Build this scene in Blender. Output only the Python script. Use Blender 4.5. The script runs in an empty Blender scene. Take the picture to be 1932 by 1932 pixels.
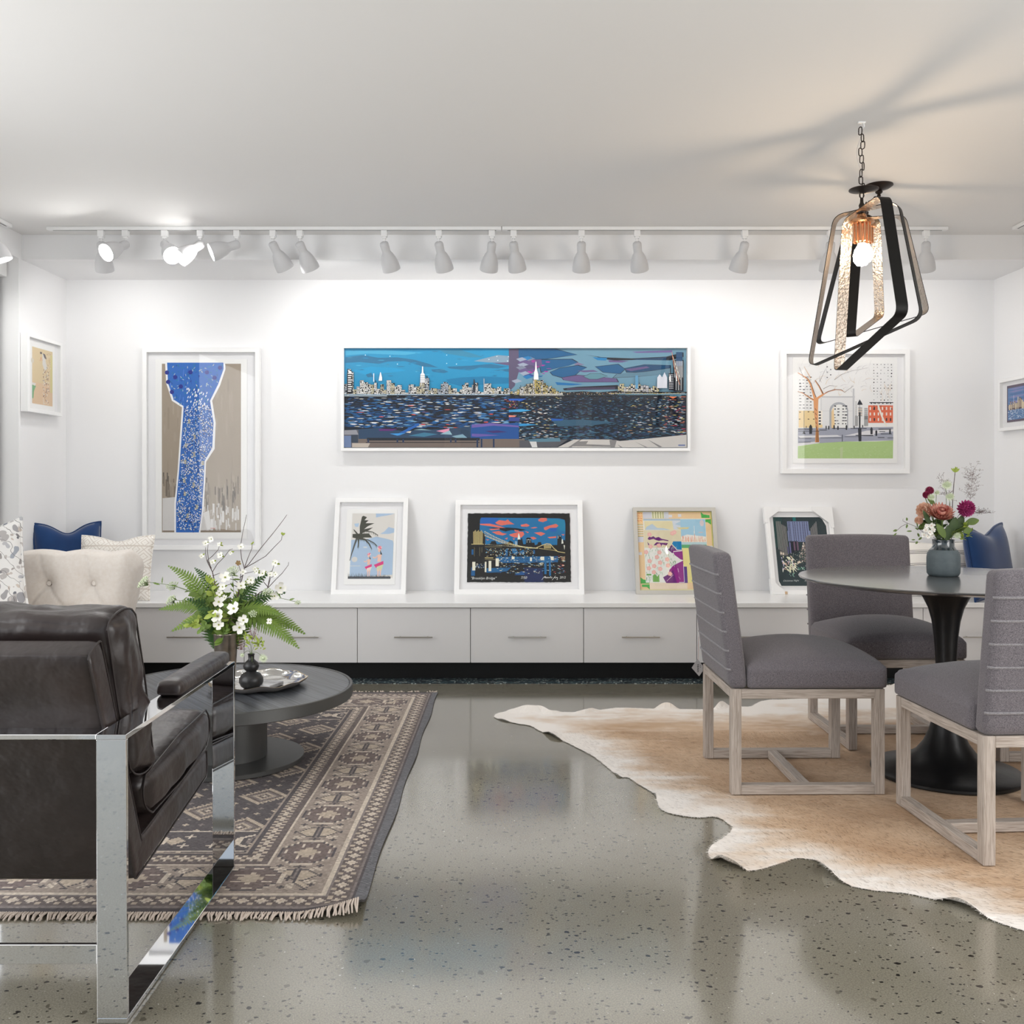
import bpy, bmesh, math, random
from mathutils import Vector, Matrix, geometry
import numpy as np
PI = math.pi
R = random.Random(7)
SC = bpy.context.scene
COL = SC.collection

# ---------------------------------------------------------------- camera
cam_data = bpy.data.cameras.new('camera')
cam = bpy.data.objects.new('camera', cam_data)
COL.objects.link(cam)
cam.location = (0, 0, 1.15)
cam.rotation_euler = (PI / 2, 0, 0)
cam_data.sensor_width = 36
cam_data.lens = 36 * 1800 / 1932
cam_data.shift_y = -54 / 1932
cam_data.clip_start = 0.05
SC.camera = cam
SC.view_settings.view_transform = 'Standard'
SC.view_settings.look = 'None'
SC.view_settings.gamma = 1
SC.view_settings.exposure = 0.85
try:
    SC.cycles.use_denoising = True
    SC.cycles.denoiser = 'OPENIMAGEDENOISE'
    SC.cycles.max_bounces = 10
    SC.cycles.diffuse_bounces = 5
    SC.cycles.glossy_bounces = 5
    SC.cycles.transparent_max_bounces = 12
    SC.cycles.sample_clamp_indirect = 6
    SC.cycles.caustics_reflective = False
    SC.cycles.caustics_refractive = False
except Exception:
    pass

# ---------------------------------------------------------------- world, daylight and added fill
W = bpy.data.worlds.new('daylight')
SC.world = W
W.use_nodes = True
bgn = W.node_tree.nodes['Background']
bgn.inputs[0].default_value = (0.80, 0.90, 1.0, 1)
bgn.inputs[1].default_value = 0.45


def area_light(name, loc, rot, sx, sy, energy, color=(1, 1, 1)):
    d = bpy.data.lights.new(name, 'AREA')
    d.shape = 'RECTANGLE'; d.size = sx; d.size_y = sy; d.energy = energy; d.color = color
    o = bpy.data.objects.new(name, d); COL.objects.link(o)
    o.location = loc; o.rotation_euler = rot
    return o


# side window light on the left, between camera and sofa
area_light('side_fill_light', (-2.9, 1.2, 1.35), (0, -PI / 2, 0), 2.0, 4.4, 58, (0.97, 0.985, 1.0))
area_light('side_fill_light', (3.08, 0.2, 1.35), (0, PI / 2, 0), 2.0, 4.0, 58, (1.0, 0.99, 0.975))  # fill light added to brighten the room; no window is known on the right

# ---------------------------------------------------------------- helpers


def lin(c, a=1.0):
    r = []
    for v in c[:3]:
        v = v / 255.0
        r.append(v / 12.92 if v <= 0.04045 else ((v + 0.055) / 1.055) ** 2.4)
    return (r[0], r[1], r[2], a)


def P(px, py, Y):
    return Vector(((px - 966) * Y / 1800, Y, 1.15 - (py - 912) * Y / 1800))


def FL(px, py):
    Y = 2070 / (py - 912)
    return ((px - 966) * Y / 1800, Y)


def nodes(m):
    return m.node_tree.nodes, m.node_tree.links


def mat(name, color, rough=0.5, metal=0.0, spec=0.5, coat=0.0, coat_rough=0.05, sheen=0.0, emit=None, estr=0.0,
        bump=None, var=None, coords='Object'):
    """bump=(scale, strength, distance[, detail, stretch]); var=(scale, amount[, color2])"""
    m = bpy.data.materials.new(name); m.use_nodes = True
    n, l = nodes(m)
    b = n['Principled BSDF']
    c = lin(color)
    b.inputs['Base Color'].default_value = c
    b.inputs['Roughness'].default_value = rough
    b.inputs['Metallic'].default_value = metal
    b.inputs['Specular IOR Level'].default_value = spec
    b.inputs['Coat Weight'].default_value = coat
    b.inputs['Coat Roughness'].default_value = coat_rough
    b.inputs['Sheen Weight'].default_value = sheen
    if emit:
        b.inputs['Emission Color'].default_value = lin(emit)
        b.inputs['Emission Strength'].default_value = estr
    if bump or var:
        tc = n.new('ShaderNodeTexCoord')
        if bump:
            mp = n.new('ShaderNodeMapping'); l.new(tc.outputs[coords], mp.inputs[0])
            if len(bump) > 4: mp.inputs['Scale'].default_value = bump[4]
            t = n.new('ShaderNodeTexNoise'); t.inputs['Scale'].default_value = bump[0]
            t.inputs['Detail'].default_value = bump[3] if len(bump) > 3 else 3
            l.new(mp.outputs[0], t.inputs['Vector'])
            bp = n.new('ShaderNodeBump'); bp.inputs['Strength'].default_value = bump[1]
            bp.inputs['Distance'].default_value = bump[2]
            l.new(t.outputs[0], bp.inputs['Height']); l.new(bp.outputs[0], b.inputs['Normal'])
        if var:
            mp = n.new('ShaderNodeMapping'); l.new(tc.outputs[coords], mp.inputs[0])
            if len(var) > 3: mp.inputs['Scale'].default_value = var[3]
            t = n.new('ShaderNodeTexNoise'); t.inputs['Scale'].default_value = var[0]; t.inputs['Detail'].default_value = 5
            l.new(mp.outputs[0], t.inputs['Vector'])
            r = n.new('ShaderNodeValToRGB')
            r.color_ramp.elements[0].position = 0.5 - var[1]; r.color_ramp.elements[1].position = 0.5 + var[1]
            r.color_ramp.elements[0].color = c
            r.color_ramp.elements[1].color = lin(var[2])
            l.new(t.outputs[0], r.inputs[0]); l.new(r.outputs[0], b.inputs['Base Color'])
    return m


def attr_mat(name, rough=0.6, spec=0.3, bump=None, sheen=0.0, trans=0.0):
    m = mat(name, (128, 128, 128), rough, spec=spec, bump=bump, sheen=sheen)
    n, l = nodes(m)
    a = n.new('ShaderNodeAttribute'); a.attribute_name = 'Col'
    l.new(a.outputs['Color'], n['Principled BSDF'].inputs['Base Color'])
    return m


def pane_mat():
    m = bpy.data.materials.new('clear_glass'); m.use_nodes = True
    n, l = nodes(m)
    n.remove(n['Principled BSDF'])
    t = n.new('ShaderNodeBsdfTransparent'); g = n.new('ShaderNodeBsdfGlossy'); g.inputs['Roughness'].default_value = 0.01
    lw = n.new('ShaderNodeLayerWeight'); lw.inputs['Blend'].default_value = 0.5
    pw = n.new('ShaderNodeMath'); pw.operation = 'POWER'; pw.inputs[1].default_value = 5; l.new(lw.outputs['Facing'], pw.inputs[0])
    fr = n.new('ShaderNodeMath'); fr.operation = 'MULTIPLY_ADD'; fr.inputs[1].default_value = 0.9; fr.inputs[2].default_value = 0.022; l.new(pw.outputs[0], fr.inputs[0])
    mx = n.new('ShaderNodeMixShader')
    l.new(fr.outputs[0], mx.inputs[0]); l.new(t.outputs[0], mx.inputs[1]); l.new(g.outputs[0], mx.inputs[2])
    l.new(mx.outputs[0], n['Material Output'].inputs[0])
    return m


def thing(name, label, cat, loc=(0, 0, 0), rot=(0, 0, 0), group=None):
    o = bpy.data.objects.new(name, None); COL.objects.link(o)
    o.empty_display_size = 0.1
    o.location = loc; o.rotation_euler = rot
    o['label'] = label; o['category'] = cat
    if group: o['group'] = group
    return o


def tag(o, label, cat, group=None, kind=None):
    o['label'] = label; o['category'] = cat
    if group: o['group'] = group
    if kind: o['kind'] = kind
    return o


def link_mesh(name, me, mats, parent=None, smooth=False, angle=None):
    if not isinstance(mats, (list, tuple)): mats = [mats]
    for m_ in mats: me.materials.append(m_)
    if smooth:
        me.polygons.foreach_set('use_smooth', [True] * len(me.polygons))
        if angle is not None:
            try: me.set_sharp_from_angle(angle=math.radians(angle))
            except Exception: pass
    me.update()
    o = bpy.data.objects.new(name, me); COL.objects.link(o)
    if parent is not None: o.parent = parent
    return o


def obj(name, bm, mats, parent=None, smooth=False, angle=40):
    me = bpy.data.meshes.new(name)
    bmesh.ops.recalc_face_normals(bm, faces=bm.faces)
    bm.to_mesh(me); bm.free()
    return link_mesh(name, me, mats, parent, smooth, angle)


def struct(o):
    o['kind'] = 'structure'
    return o


def B():
    return bmesh.new()


def box(bm, x0, x1, y0, y1, z0, z1, bevel=0.0, seg=2, M=None, mi=0):
    t = bmesh.new()
    bmesh.ops.create_cube(t, size=1)
    for v in t.verts:
        v.co = Vector(((x0 + x1) / 2 + v.co.x * (x1 - x0), (y0 + y1) / 2 + v.co.y * (y1 - y0), (z0 + z1) / 2 + v.co.z * (z1 - z0)))
    if bevel > 0:
        bmesh.ops.bevel(t, geom=t.edges[:], offset=bevel, segments=seg, affect='EDGES', profile=0.5)
    merge(bm, t, M, mi)


def merge(bm, t, M=None, mi=0):
    vm = {}
    for v in t.verts:
        vm[v] = bm.verts.new(M @ v.co if M else v.co)
    for f in t.faces:
        try:
            nf = bm.faces.new([vm[v] for v in f.verts]); nf.material_index = mi or f.material_index
        except ValueError:
            pass
    t.free()


def tube(bm, pts, r, n=8, cap=True, mi=0, closed=False):
    pts = [Vector(p) for p in pts]
    rs = r if isinstance(r, (list, tuple)) else [r] * len(pts)
    rings = []
    up = Vector((0, 0, 1))
    N = len(pts)
    prev = None
    for i, p in enumerate(pts):
        if closed: d = pts[(i + 1) % N] - pts[i - 1]
        else: d = pts[min(i + 1, N - 1)] - pts[max(i - 1, 0)]
        if d.length < 1e-9: d = Vector((0, 0, 1))
        d.normalize()
        if prev is None:
            a = d.cross(up if abs(d.z) < 0.9 else Vector((1, 0, 0))).normalized()
        else:
            a = prev - d * prev.dot(d)
            if a.length < 1e-6: a = d.cross(up if abs(d.z) < 0.9 else Vector((1, 0, 0)))
            a.normalize()
        prev = a
        b = d.cross(a)
        rings.append([bm.verts.new(p + (a * math.cos(2 * PI * k / n) + b * math.sin(2 * PI * k / n)) * rs[i]) for k in range(n)])
    M_ = N if closed else N - 1
    for i in range(M_):
        A, C = rings[i], rings[(i + 1) % N]
        for k in range(n):
            f = bm.faces.new((A[k], A[(k + 1) % n], C[(k + 1) % n], C[k])); f.material_index = mi
    if cap and not closed:
        for rg in (rings[0][::-1], rings[-1]):
            if n > 2:
                f = bm.faces.new(rg); f.material_index = mi


def lathe(bm, prof, n=48, center=(0, 0, 0), mi=0, M=None):
    cx, cy, cz = center
    rings = []
    for r, z in prof:
        if r < 1e-6:
            c = Vector((cx, cy, cz + z)); rings.append([bm.verts.new(M @ c if M else c)])
        else:
            ring = []
            for k in range(n):
                c = Vector((cx + r * math.cos(2 * PI * k / n), cy + r * math.sin(2 * PI * k / n), cz + z))
                ring.append(bm.verts.new(M @ c if M else c))
            rings.append(ring)
    for A, C in zip(rings, rings[1:]):
        for k in range(n):
            a0, a1 = A[k % len(A)], A[(k + 1) % len(A)]
            c0, c1 = C[k % len(C)], C[(k + 1) % len(C)]
            vs = []
            for v in (a0, a1, c1, c0):
                if v not in vs: vs.append(v)
            if len(vs) > 2:
                try:
                    f = bm.faces.new(vs); f.material_index = mi
                except ValueError: pass


def puff(bm, dims, r, bulge=(0, 0, 0), n=14, M=None, fn=None):
    """rounded box centred on the origin whose faces swell by bulge"""
    hx, hy, hz = dims[0] / 2, dims[1] / 2, dims[2] / 2
    t = bmesh.new()
    key = {}

    def vert(a, b, c):
        k = (round(a, 5), round(b, 5), round(c, 5))
        if k in key: return key[k]
        p = Vector((a * hx, b * hy, c * hz))
        q = Vector((max(-hx + r, min(hx - r, p.x)), max(-hy + r, min(hy - r, p.y)), max(-hz + r, min(hz - r, p.z))))
        d = p - q
        if d.length > 1e-9: p = q + d.normalized() * r
        fx = (1 - b * b) * (1 - c * c); fy = (1 - a * a) * (1 - c * c); fz = (1 - a * a) * (1 - b * b)
        p.x += a * bulge[0] * max(fx, 0) ** 0.7
        p.y += b * bulge[1] * max(fy, 0) ** 0.7
        p.z += c * bulge[2] * max(fz, 0) ** 0.7
        if fn: p = fn(p, a, b, c)
        v = t.verts.new(p); key[k] = v
        return v
    # denser towards the edges
    s = [math.sin((i / n - 0.5) * PI) for i in range(n + 1)]
    s = [0.6 * s[i] + 0.4 * (-1 + 2 * i / n) for i in range(n + 1)]
    for ax in range(3):
        for sg in (-1, 1):
            for i in range(n):
                for j in range(n):
                    q = []
                    for (u, v) in ((s[i], s[j]), (s[i + 1], s[j]), (s[i + 1], s[j + 1]), (s[i], s[j + 1])):
                        c = [0, 0, 0]; c[ax] = sg; c[(ax + 1) % 3] = u; c[(ax + 2) % 3] = v
                        q.append(vert(*c))
                    if sg < 0: q.reverse()
                    try: t.faces.new(q)
                    except ValueError: pass
    merge(bm, t, M)


def dup(root, loc=None, rot=None, label=None, group=None):
    r = root.copy(); COL.objects.link(r)
    if loc is not None: r.location = loc
    if rot is not None: r.rotation_euler = rot
    if label: r['label'] = label
    if group: r['group'] = group
    for ch in list(root.children):
        c = ch.copy(); COL.objects.link(c); c.parent = r
        for g in list(ch.children):
            d = g.copy(); COL.objects.link(d); d.parent = c
    return r


def T(x=0, y=0, z=0): return Matrix.Translation((x, y, z))
def RX(a): return Matrix.Rotation(a, 4, 'X')
def RY(a): return Matrix.Rotation(a, 4, 'Y')
def RZ(a): return Matrix.Rotation(a, 4, 'Z')


# ---------------------------------------------------------------- materials
M_wall = mat('white_wall_paint', (240, 240, 241), 0.7, spec=0.2, bump=(180, 0.03, 0.002))
M_ceil = mat('white_ceiling_paint', (232, 231, 230), 0.8, spec=0.15)
M_white = mat('white_lacquer', (240, 240, 240), 0.35, spec=0.4)
M_cab = mat('white_cabinet_laminate', (226, 225, 226), 0.4, spec=0.35)
M_counter = mat('white_countertop', (238, 238, 238), 0.25, spec=0.45)
M_frame = mat('white_picture_frame', (243, 243, 243), 0.4, spec=0.4)
M_mat = mat('white_mat_board', (238, 238, 240), 0.8, spec=0.1)
M_paper = mat('print_paper', (244, 244, 243), 0.8, spec=0.1)
M_art = attr_mat('printed_ink', 0.55, 0.25)
M_pane = pane_mat()
M_black = mat('matte_black', (10, 10, 11), 0.5, spec=0.3)
M_chrome = mat('polished_chrome', (225, 226, 228), 0.03, 1.0)
M_steel = mat('brushed_steel', (190, 186, 180), 0.28, 1.0)
M_leather = mat('distressed_brown_leather', (25, 21, 22), 0.36, spec=0.55, bump=(7, 0.55, 0.024, 4), var=(3.5, 0.3, (60, 49, 47)))
M_leather2 = mat('leather_welt', (40, 33, 33), 0.45)
M_linen = mat('cream_linen', (232, 226, 220), 0.9, spec=0.1, sheen=0.2, bump=(420, 0.25, 0.001, 2), var=(60, 0.3, (222, 213, 204)))
M_navy = mat('navy_velvet', (18, 48, 92), 0.75, spec=0.15, sheen=0.5, var=(8, 0.3, (24, 62, 112)))
M_bulb = mat('lit_bulb', (255, 255, 255), 0.5, emit=(255, 252, 245), estr=14)
M_shade = mat('white_spotlight_metal', (208, 208, 210), 0.45, spec=0.35)


def fabric(name, c1, c2):
    m = mat(name, c1, 0.95, spec=0.1, sheen=0.25)
    n, l = nodes(m)
    tc = n.new('ShaderNodeTexCoord')
    cols = []
    for sc_ in ((260, 900, 900), (900, 900, 240)):
        mp = n.new('ShaderNodeMapping'); mp.inputs['Scale'].default_value = sc_
        l.new(tc.outputs['Object'], mp.inputs[0])
        t = n.new('ShaderNodeTexNoise'); t.inputs['Scale'].default_value = 1.0; t.inputs['Detail'].default_value = 2
        l.new(mp.outputs[0], t.inputs['Vector']); cols.append(t)
    ad = n.new('ShaderNodeMath'); ad.operation = 'ADD'
    l.new(cols[0].outputs[0], ad.inputs[0]); l.new(cols[1].outputs[0], ad.inputs[1])
    r = n.new('ShaderNodeValToRGB')
    r.color_ramp.elements[0].position = 0.36; r.color_ramp.elements[1].position = 0.64
    r.color_ramp.elements[0].color = lin(c1); r.color_ramp.elements[1].color = lin(c2)
    hf = n.new('ShaderNodeMath'); hf.operation = 'MULTIPLY'; hf.inputs[1].default_value = 0.5
    l.new(ad.outputs[0], hf.inputs[0]); l.new(hf.outputs[0], r.inputs[0])
    l.new(r.outputs[0], n['Principled BSDF'].inputs['Base Color'])
    bp = n.new('ShaderNodeBump'); bp.inputs['Strength'].default_value = 0.5; bp.inputs['Distance'].default_value = 0.001
    l.new(ad.outputs[0], bp.inputs['Height']); l.new(bp.outputs[0], n['Principled BSDF'].inputs['Normal'])
    return m


M_fab = fabric('grey_woven_upholstery', (72, 69, 74), (138, 132, 137))
M_pip = fabric('grey_piping_cord', (96, 94, 98), (166, 162, 165))


def wood(name, c1, c2, scale=(1, 1, 1)):
    m = mat(name, c1, 0.55, spec=0.3)
    n, l = nodes(m)
    tc = n.new('ShaderNodeTexCoord'); mp = n.new('ShaderNodeMapping'); mp.inputs['Scale'].default_value = scale
    l.new(tc.outputs['Object'], mp.inputs[0])
    t = n.new('ShaderNodeTexNoise'); t.inputs['Scale'].default_value = 1.0; t.inputs['Detail'].default_value = 4
    t.inputs['Distortion'].default_value = 1.5
    l.new(mp.outputs[0], t.inputs['Vector'])
    r = n.new('ShaderNodeValToRGB')
    r.color_ramp.elements[0].position = 0.38; r.color_ramp.elements[1].position = 0.6
    r.color_ramp.elements[0].color = lin(c1); r.color_ramp.elements[1].color = lin(c2)
    l.new(t.outputs[0], r.inputs[0]); l.new(r.outputs[0], n['Principled BSDF'].inputs['Base Color'])
    bp = n.new('ShaderNodeBump'); bp.inputs['Strength'].default_value = 0.3; bp.inputs['Distance'].default_value = 0.001
    l.new(t.outputs[0], bp.inputs['Height']); l.new(bp.outputs[0], n['Principled BSDF'].inputs['Normal'])
    return m


M_oakV = wood('limed_oak_upright', (158, 146, 136), (192, 181, 172), (190, 190, 7))
M_oakY = wood('limed_oak_side', (158, 146, 136), (192, 181, 172), (190, 7, 190))
M_oakX = wood('limed_oak_cross', (158, 146, 136), (192, 181, 172), (7, 190, 190))


def floor_material():
    m = mat('polished_concrete_with_aggregate', (128, 124, 110), 0.1, spec=0.6)
    n, l = nodes(m); b = n['Principled BSDF']
    tc = n.new('ShaderNodeTexCoord')

    def noise(scale, detail):
        t = n.new('ShaderNodeTexNoise'); t.inputs['Scale'].default_value = scale; t.inputs['Detail'].default_value = detail
        l.new(tc.outputs['Object'], t.inputs['Vector']); return t

    def mixc(fac, a, c2):
        mx = n.new('ShaderNodeMix'); mx.data_type = 'RGBA'
        l.new(fac, mx.inputs[0])
        if isinstance(a, tuple): mx.inputs[6].default_value = a
        else: l.new(a, mx.inputs[6])
        if isinstance(c2, tuple): mx.inputs[7].default_value = c2
        else: l.new(c2, mx.inputs[7])
        return mx.outputs[2]

    def math_(op, a, v=None):
        q = n.new('ShaderNodeMath'); q.operation = op
        l.new(a, q.inputs[0])
        if v is not None:
            if isinstance(v, (int, float)): q.inputs[1].default_value = v
            else: l.new(v, q.inputs[1])
        return q.outputs[0]
    base = n.new('ShaderNodeValToRGB')
    base.color_ramp.elements[0].position = 0.3; base.color_ramp.elements[1].position = 0.7
    base.color_ramp.elements[0].color = lin((124, 119, 104)); base.color_ramp.elements[1].color = lin((146, 142, 129))
    l.new(noise(1.3, 4).outputs[0], base.inputs[0])
    fine = n.new('ShaderNodeValToRGB')
    fine.color_ramp.elements[0].position = 0.35; fine.color_ramp.elements[1].position = 0.65
    fine.color_ramp.elements[0].color = (0.74, 0.74, 0.74, 1); fine.color_ramp.elements[1].color = (1.12, 1.12, 1.1, 1)
    l.new(noise(260, 2).outputs[0], fine.inputs[0])
    mul = n.new('ShaderNodeMix'); mul.data_type = 'RGBA'; mul.blend_type = 'MULTIPLY'; mul.inputs[0].default_value = 1
    l.new(base.outputs[0], mul.inputs[6]); l.new(fine.outputs[0], mul.inputs[7])
    col = mul.outputs[2]

    def chips(col, scale, size, keep, color, stretch=(1, 1, 1), rnd=1.0):
        mp = n.new('ShaderNodeMapping'); mp.inputs['Scale'].default_value = stretch
        l.new(tc.outputs['Object'], mp.inputs[0])
        # ragged outline
        ns = n.new('ShaderNodeTexNoise'); ns.inputs['Scale'].default_value = scale * 1.8; ns.inputs['Detail'].default_value = 1
        l.new(mp.outputs[0], ns.inputs['Vector'])
        va = n.new('ShaderNodeVectorMath'); va.operation = 'MULTIPLY_ADD'
        l.new(ns.outputs['Color'], va.inputs[0]); va.inputs[1].default_value = (0.5 / scale,) * 3
        l.new(mp.outputs[0], va.inputs[2])
        v = n.new('ShaderNodeTexVoronoi'); v.inputs['Scale'].default_value = scale; v.inputs['Randomness'].default_value = rnd
        l.new(va.outputs[0], v.inputs['Vector'])
        sp = n.new('ShaderNodeSeparateColor'); l.new(v.outputs['Color'], sp.inputs[0])
        rad = math_('MULTIPLY', sp.outputs[1], size)
        near = math_('LESS_THAN', v.outputs['Distance'], rad)
        sel = math_('LESS_THAN', sp.outputs[0], keep)
        fac = math_('MULTIPLY', near, sel)
        return mixc(fac, col, color)
    col = chips(col, 75, 0.36, 0.48, lin((52, 50, 45)), (1, 1.3, 1))
    col = chips(col, 42, 0.34, 0.20, lin((32, 31, 29)), (1, 1.35, 1))
    col = chips(col, 36, 0.34, 0.10, lin((96, 92, 80)), (1.2, 1, 1))
    col = chips(col, 90, 0.22, 0.10, lin((190, 188, 178)))
    l.new(col, b.inputs['Base Color'])
    rr = n.new('ShaderNodeMapRange'); rr.inputs[3].default_value = 0.12; rr.inputs[4].default_value = 0.2
    l.new(noise(3, 3).outputs[0], rr.inputs[0]); l.new(rr.outputs[0], b.inputs['Roughness'])
    b.inputs['IOR'].default_value = 1.5
    b.inputs['Coat Weight'].default_value = 1.0; b.inputs['Coat IOR'].default_value = 1.5; b.inputs['Coat Roughness'].default_value = 0.10
    return m


M_floor = floor_material()

# ---------------------------------------------------------------- room shell
XL, XR, YB, YF, ZC = -2.883, 3.119, 6.17, -2.6, 2.612
ZS, YS, YJ = 2.466, 5.61, 5.574      # soffit underside, soffit face, end of the left return


def slab(name, *a, m=M_wall):
    bm = B(); box(bm, *a)
    return struct(obj(name, bm, m))


slab('floor', -3.6, 3.4, -3.0, 6.4, -0.1, 0.0, m=M_floor)
slab('ceiling', -3.3, 3.3, -2.9, 6.3, ZC, ZC + 0.1, m=M_ceil)
slab('wall_back', -3.3, 3.3, YB, YB + 0.12, 0, ZC)
slab('wall_right', XR, XR + 0.12, -2.8, YB, 0, ZC)
bm = B()
box(bm, XL - 0.25, XL, YJ, YB, 0, ZC)            # return beside the window recess
box(bm, XL - 0.25, XL, -2.8, YJ, ZS, ZC)         # header over the recess
box(bm, XL - 0.37, XL - 0.25, -2.8, YB, 0, ZC)   # back of the recess
struct(obj('wall_left', bm, M_wall))
slab('trim_soffit', XL, XR, YS, YB, ZS, ZC, m=M_wall)
# shop front behind the camera: piers and rails with open glazing
bm = B()
box(bm, -3.3, 3.3, -2.72, -2.6, 0, 0.25)
box(bm, -3.3, 3.3, -2.72, -2.6, 2.45, ZC)
for x in (-3.2, -0.93, 1.12, 3.18):
    box(bm, x - 0.12, x + 0.12, -2.72, -2.6, 0.25, 2.45)
struct(obj('wall_front', bm, M_wall))
# roller shade and its box in the left recess
t = thing('roller_shade', 'white roller shade hanging in the window recess at the left edge', 'window shade', (-3.03, 3.6, 0))
bm = B(); box(bm, 0.0, 0.085, -2.4, 1.965, 2.354, 2.455, 0.004); obj('cassette', bm, M_white, t)
bm = B(); box(bm, 0.045, 0.049, -2.35, 1.95, 0.05, 2.36)
obj('shade_cloth', bm, mat('white_shade_cloth', (236, 238, 238), 0.9), t)
bm = B(); box(bm, 0.038, 0.056, -2.35, 1.95, 0.03, 0.055, 0.003); obj('hem_bar', bm, M_white, t)
# toe kick under the cabinets, and the dark terrazzo strip on the floor in front of it
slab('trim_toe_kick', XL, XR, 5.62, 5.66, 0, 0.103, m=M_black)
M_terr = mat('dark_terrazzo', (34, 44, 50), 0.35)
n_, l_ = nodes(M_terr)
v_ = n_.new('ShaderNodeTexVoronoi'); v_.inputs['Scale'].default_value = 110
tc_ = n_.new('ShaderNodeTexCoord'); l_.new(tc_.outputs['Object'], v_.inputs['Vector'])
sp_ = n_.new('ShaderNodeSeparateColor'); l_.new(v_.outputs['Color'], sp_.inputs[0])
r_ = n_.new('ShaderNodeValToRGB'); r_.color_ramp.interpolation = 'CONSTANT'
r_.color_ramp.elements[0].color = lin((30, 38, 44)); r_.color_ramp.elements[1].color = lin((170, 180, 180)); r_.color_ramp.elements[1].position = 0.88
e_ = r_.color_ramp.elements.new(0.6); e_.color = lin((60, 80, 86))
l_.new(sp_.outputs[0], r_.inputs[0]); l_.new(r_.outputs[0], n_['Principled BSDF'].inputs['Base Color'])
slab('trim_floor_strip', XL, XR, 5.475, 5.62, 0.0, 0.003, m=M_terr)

# ---------------------------------------------------------------- built-in bench: units and top
UW = 0.6595
x0 = XL + 0.003
units = ['white lacquered drawer unit %s' % s for s in (
    'at the far left end, behind the leather armchair',
    'of the bench, behind the cream sofa arm',
    'behind the fern bouquet, second left of the palm print',
    'under the palm tree print',
    'under the bridge print, in the middle of the bench',
    'right of the one under the bridge print',
    'behind the fabric tag of the left dining chair',
    'behind the back dining chair',
    'at the right end of the bench, under the navy pillow')]
proto = None
for k in range(9):
    xa = x0 + k * UW
    if proto is None:
        proto = thing('drawer_unit', units[k], 'drawer unit', (xa, 5.56, 0), group='bench drawer units')
        bm = B(); box(bm, 0.001, UW - 0.001, 0.02, 0.6, 0.103, 0.427); obj('body', bm, M_cab, proto)
        bm = B(); box(bm, 0.0018, UW - 0.0018, 0.0, 0.019, 0.105, 0.4235, 0.001, 1)
        dr = obj('drawer_front', bm, M_cab, proto)
        bm = B(); box(bm, UW / 2 - 0.111, UW / 2 + 0.111, -0.034, -0.026, 0.254, 0.262, 0.0015)
        for s in (-0.08, 0.08): tube(bm, [(UW / 2 + s, 0.0, 0.258), (UW / 2 + s, -0.03, 0.258)], 0.003)
        obj('handle', bm, M_steel, dr)
    else:
        dup(proto, (xa, 5.56, 0), label=units[k])
bm = B(); box(bm, XL + 0.002, XR - 0.002, 5.532, YB - 0.001, 0.429, 0.457, 0.002, 1)
tag(obj('countertop', bm, M_counter), 'long white countertop running along the whole bench below the pictures', 'countertop')

# ---------------------------------------------------------------- printed pictures


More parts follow.
